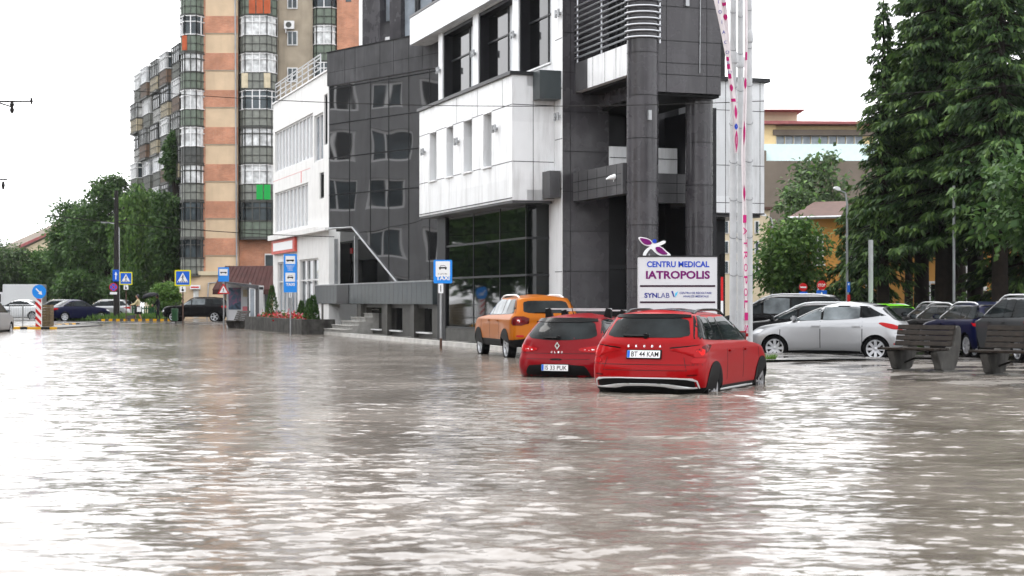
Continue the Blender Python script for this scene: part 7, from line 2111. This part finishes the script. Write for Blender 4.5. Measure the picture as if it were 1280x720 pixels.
pole(pk, gz(352, 60), .03); m = MB(); m.box(-.05, .06, -.02, 0, gz(362, 60), gz(349, 60)); b_ = m.build('board', M['blue_sign'], pk); m = MB(); m.box(-.05, .06, -.022, 0, gz(378, 60), gz(365, 60)); m.build('lower_board', M['red_sign'], pk)
m = MB(); m.box(-.02, .03, -.024, -.0205, gz(353, 60), gz(350.5, 60)); m.build('white_mark', M['sign_white'], b_)

def lamp_post(label, px, py, Y, arm, top=True, r=.06, base=-.1, matk='galv'):
    t = thing('street_lamp', label, 'street lamp', (gx(px, Y), Y, base), 0); z = gz(py, Y) - base
    m = MB(); m.path([(0, 0, -.1), (0, 0, z - .5), (arm * .15, 0, z - .1), (arm * .6, 0, z)], [r, r * .75, r * .6, r * .45], 10); m.build('pole', M[matk], t, angle=50)
    m = MB(); s_ = 1 if arm > 0 else -1
    m.prism(chaikin([(arm * .55, z - .03), (arm * 1.0, z + .02), (arm * 1.12, z + .10), (arm * .9, z + .17), (arm * .6, z + .10)], 2), -.12, .12); m.build('lamp_head', M['sign_white'], t)
    return t
lamp_post('white headed street lamp in front of the taupe wall above the ochre roof', 1059, 238, 62, -.48)
lamp_post('thin street lamp under the white wing, beside the cream flats', 966, 270, 82, -.6, r=.05)
for px, y0, Y, lab in ((1088.5, 300, 57, 'plain pale post in front of the short drooping spruce'), (1192.5, 232, 57.5, 'tall thin dark pole among the spruce trunks')):
    t = thing('plain_pole', lab, 'pole', (gx(px, Y), Y, -.1), 0); m = MB(); m.tube((0, 0, -.1), (0, 0, gz(y0, Y) + .1), .085 if px < 1100 else .05, n=10); m.build('pole', M['pole_white'] if px < 1100 else M['galv'], t, angle=40)
# street lamp arms reaching in at the top left
tl = thing('tram_wire_bracket', 'dark bracket arm with insulators reaching in at the upper left edge', 'bracket', (gx(-60, 60), 60, -.2), 0)
m = MB(); m.tube((0, 0, -.2), (0, 0, 10.5), .14, .10, 12); m.build('pole', M['pole_dark'], tl, angle=40)
ax = gx(41, 60) - gx(-60, 60)
m = MB(); m.tube((0, 0, gz(127, 60) + .2), (ax, 0, gz(126.5, 60) + .2), .035, n=8); m.tube((ax - 1.4, 0, gz(127, 60) + .2), (ax - .75, 0, gz(134, 60) + .2), .03, n=6)
m.lathe([(.05, -.22), (.09, -.1), (.05, 0), (.09, .1), (.05, .2)], (ax - .78, 0, gz(134, 60) + .2), 10); m.lathe([(.03, -.12), (.05, .12)], (ax - .05, 0, gz(126.5, 60) + .2), 8); m.build('upper_arm', M['pole_dark'], tl)
m = MB(); m.tube((0, 0, gz(225, 60) + .2), (gx(9, 60) - gx(-60, 60), 0, gz(224.5, 60) + .2), .03, n=8); m.lathe([(.04, -.2), (.07, -.05), (.04, .1)], (gx(4, 60) - gx(-60, 60), 0, gz(230, 60) + .2), 10); m.build('lower_arm', M['pole_dark'], tl)
# overhead wires
def wire(label, pts, sag, r=.016):
    P = []
    for (p, q) in zip(pts[:-1], pts[1:]):
        p, q = Vector(p), Vector(q)
        for t in np.linspace(0, 1, 24): P.append(p.lerp(q, t) - Vector((0, 0, sag * 4 * t * (1 - t))))
    m = MB(); m.path(P, r, 5); o = m.build('overhead_wire', M['pole_dark']); tag(o, label, 'wire', 'overhead wires across the street'); return o
wire('upper overhead wire crossing in front of the tower and the clinic', [tuple(at(-60, 90, 46)), tuple(at(1300, 104, 38))], .75, .010)
wire('lower overhead wire running from the left edge towards the white shop building', [tuple(at(-60, 252, 62)), tuple(at(418, 296, 66))], .25, .016)
wire('thin wire at the right running into the spruces past the white wing', [tuple(at(930, 300, 80)), tuple(at(1100, 312, 66))], .1, .014)

# fence behind the verge
fe = thing('green_fence', 'low green fence behind the two people on the far pavement', 'fence', (gx(165, 112), 112, 0), 0)
m = MB(); wF = gx(222, 112) - gx(165, 112)
for x in np.arange(0, wF, .16): m.box(x, x + .09, 0, .03, .1, 1.0)
m.build('pickets', M['fence_green'], fe); m = MB(); m.box(0, wF, .031, .06, .25, .32); m.box(0, wF, .031, .06, .8, .87); m.build('rail', M['fence_green'], fe)

# ------------------------------------------------------------------ people on the far pavement
def skin_body(name, joints, edges, mat, parent, sub=2):
    me = bpy.data.meshes.new(name); me.from_pydata([j[0] for j in joints], edges, [])
    o = bpy.data.objects.new(name, me); COL.objects.link(o)
    sk = o.modifiers.new('s', 'SKIN'); sk.use_smooth_shade = True
    for i, j in enumerate(joints):
        r = j[1]; me.skin_vertices[0].data[i].radius = (r, r) if not isinstance(r, tuple) else r
    me.skin_vertices[0].data[0].use_root = True
    sb = o.modifiers.new('d', 'SUBSURF'); sb.levels = sb.render_levels = sub
    dg = bpy.context.evaluated_depsgraph_get(); m2 = bpy.data.meshes.new_from_object(o.evaluated_get(dg))
    o.modifiers.clear(); o.data = m2; m2.name = name
    m2.polygons.foreach_set('use_smooth', [True] * len(m2.polygons)); m2.materials.clear(); m2.materials.append(mat); o.parent = parent
    return o
def head(m, c, r=.10, mi=0):
    m.lathe([(.001, -1.15 * r), (.55 * r, -1.02 * r), (.80 * r, -.5 * r), (.92 * r, .2 * r), (.82 * r, .75 * r), (.45 * r, 1.1 * r), (.001, 1.2 * r)], c, 18, 'z', mi)
def person(label, X, Y, stride, arm_fwd, top_m, leg_m, skirt=None, facing=-1):
    """standing 1.7 m, walking along x (facing -1: to the left)"""
    f = facing; t = thing('person', label, 'person', (X, Y, .02), 0)
    J = [((0, 0, .92), (.14, .11)), ((0, 0, 1.12), (.125, .095)), ((.01 * f, 0, 1.34), (.16, .11)), ((.01 * f, 0, 1.46), .055), ((.03 * f, 0, 1.55), .05),
         ((.02 * f, .09, .86), .085), ((stride * .55 * f, .09, .48), .06), ((stride * f - .03 * f, .09, .10), .04), ((stride * f + .12 * f, .09, .035), .033),
         ((-.02 * f, -.09, .86), .085), ((-stride * .35 * f, -.09, .48), .06), ((-stride * f, -.09, .12), .04), ((-stride * f + .14 * f, -.09, .035), .033),
         ((.0, .19, 1.36), .06), ((-.06 * f, .23, 1.10), .045), ((.08 * f, .22, .90), .034),
         ((.0, -.19, 1.36), .06), ((arm_fwd * .45 * f, -.22, 1.12), .045), ((arm_fwd * f, -.18, 1.10 if arm_fwd > .2 else .9), .034)]
    E = [(0, 1), (1, 2), (2, 3), (3, 4), (0, 5), (5, 6), (6, 7), (7, 8), (0, 9), (9, 10), (10, 11), (11, 12), (2, 13), (13, 14), (14, 15), (2, 16), (16, 17), (17, 18)]
    skin_body('body', J, E, leg_m, t)
    # upper garment: the same torso and arms, a little fuller
    Jt = [J[i] for i in (0, 1, 2, 3, 13, 14, 15, 16, 17, 18)]
    Jt = [((p[0][0], p[0][1], p[0][2]), tuple(x + .018 for x in p[1]) if isinstance(p[1], tuple) else p[1] + .016) for p in Jt]
    skin_body('jacket', Jt, [(0, 1), (1, 2), (2, 3), (2, 4), (4, 5), (5, 6), (2, 7), (7, 8), (8, 9)], top_m, t)
    m = MB(); head(m, (.04 * f, 0, 1.63), .105); m.path([(.125 * f, 0, 1.64), (.165 * f, 0, 1.605), (.13 * f, 0, 1.60)], [.012, .018, .012], 6); hd = m.build('head', M['skin'], t, angle=60)
    m = MB(); head(m, (.015 * f, 0, 1.66), .112); m.v = [(x, y, z) for x, y, z in m.v]; m.build('hair', M['hair'] if skirt is None else M['cloth_grey'], hd, angle=60)
    for (x, y, z) in (J[15][0], J[18][0]):
        m = MB(); m.obox((x + .03 * f, y, z - .03), (.035, .02, .05))
        for i in range(4): m.path([(x + .01 * f + .02 * i * f, y, z - .07), (x + .02 * f + .022 * i * f, y, z - .12), (x + .015 * f + .02 * i * f, y + .015, z - .15 + abs(i - 1.5) * .008)], [.010, .009, .007], 5)
        m.path([(x + .06 * f, y, z - .02), (x + .085 * f, y - .01, z - .06), (x + .08 * f, y - .01, z - .09)], [.011, .010, .007], 5); m.build('hand', M['skin'], t, angle=50)
    for (x, y, z) in (J[8][0], J[12][0]):
        m = MB(); m.obox((x - .05 * f, y, z + .005), (.13, .045, .04)); m.build('shoe', M['cloth_dark'], t, bevel=.025)
    if skirt:
        m = MB(); m.lathe([(.15, 1.0), (.18, .9), (.22, .7), (.25, .48), (.245, .47)], (0, 0, 0), 22); m.build('skirt', skirt, t, angle=50)
    return t
wm = person('woman in a cream jacket and dark skirt walking left on the far pavement', gx(172.5, 107.2), 107.2, .26, .42, M['cloth_cream'], M['skin'], M['cloth_dark'])
m = MB(); m.box(-.12, .16, -.30, -.22, .62, .92); m.path([(-.08, -.26, .92), (0, -.24, 1.05), (.10, -.26, .92)], .012, 5); o = m.build('shopping_bag', M['sign_white'], bevel=.02); o.location = wm.location + Vector((.12, 0, 0)); tag(o, 'white shopping bag held by the woman in the cream jacket', 'bag')
mn = person('man in dark clothes under a black umbrella on the far pavement', gx(197.5, 107.0), 107.0, .16, .3, M['cloth_dark'], M['cloth_dark'])
um = thing('umbrella', 'open black umbrella held by the man in dark clothes', 'umbrella', mn.location + Vector((-.34, -.18, 1.08)), 0)
m = MB(); pr = [(.56 * math.cos(t), .30 * math.sin(t)) for t in np.linspace(0, math.pi / 2 - .02, 8)]
m.lathe([(r_, z_ + .55) for r_, z_ in pr] + [(.001, .853)], (0, 0, 0), 16); m.xf(Matrix.Rotation(R(-12), 4, 'Y')); m.build('canopy', M['cloth_dark'], um, angle=60)
m = MB(); m.tube((0, 0, -.08), (0, 0, .9), .010, n=6); m.xf(Matrix.Rotation(R(-12), 4, 'Y')); m.build('shaft', M['pole_dark'], um)
ca_ = thing('hand_cart', 'small dark two wheeled shopping trolley pulled beside the woman', 'trolley', (gx(163, 107), 107, 0), 0)
m = MB(); m.prism([(-.35, .12), (.25, .10), (.32, .42), (-.15, .40)], -.15, .15); m.build('bag', M['cloth_grey'], ca_, bevel=.03)
m = MB(); m.path([(.2, 0, .3), (.55, 0, .7), (.62, 0, .95)], .016, 6); m.build('handle', M['galv'], ca_)
for s_ in (-.17, .17):
    m = MB(); m.lathe([(.10, s_ - .02), (.10, s_ + .02)], (-.1, 0, .10), 16, 'y'); m.build('wheel', M['rubber'], ca_)
# flat birds on the beam: one white pigeon
pg = thing('pigeon', 'white pigeon perched against the granite beam by the round column', 'bird', (0, 0, 0), 0)
pp = fr.w(A(767, .95), .95); pg.location = (pp.x, pp.y, gz(229.5, 43) )
m = MB(); m.path([(-.20, 0, .02), (-.10, 0, .06), (.02, 0, .085), (.12, 0, .10), (.17, 0, .15), (.21, 0, .16)], [.015, .05, .075, .06, .038, .012], 12); m.path([(.21, 0, .16), (.245, 0, .15)], [.012, .004], 6)
m.tube((0, .02, .03), (0, .02, -.04), .008, n=5); m.tube((0, -.02, .03), (0, -.02, -.04), .008, n=5); m.build('body', M['sign_white'], pg, angle=60)

# ------------------------------------------------------------------ rain haze
hz = MB(); hz.box(-260, 260, -60, 330, -1.6, 42)
hm = bpy.data.materials.new('haze'); hm.use_nodes = True
hn = hm.node_tree.nodes; hn.clear()
ho = hn.new('ShaderNodeOutputMaterial'); hv_ = hn.new('ShaderNodeVolumePrincipled')
hv_.inputs['Color'].default_value = (0.9, 0.92, 0.95, 1); hv_.inputs['Density'].default_value = 0.00009; hv_.inputs['Anisotropy'].default_value = 0.2
hm.node_tree.links.new(hv_.outputs[0], ho.inputs['Volume'])
tag(hz.build('haze', hm), 'pale rain haze filling the street', None, None, 'stuff')
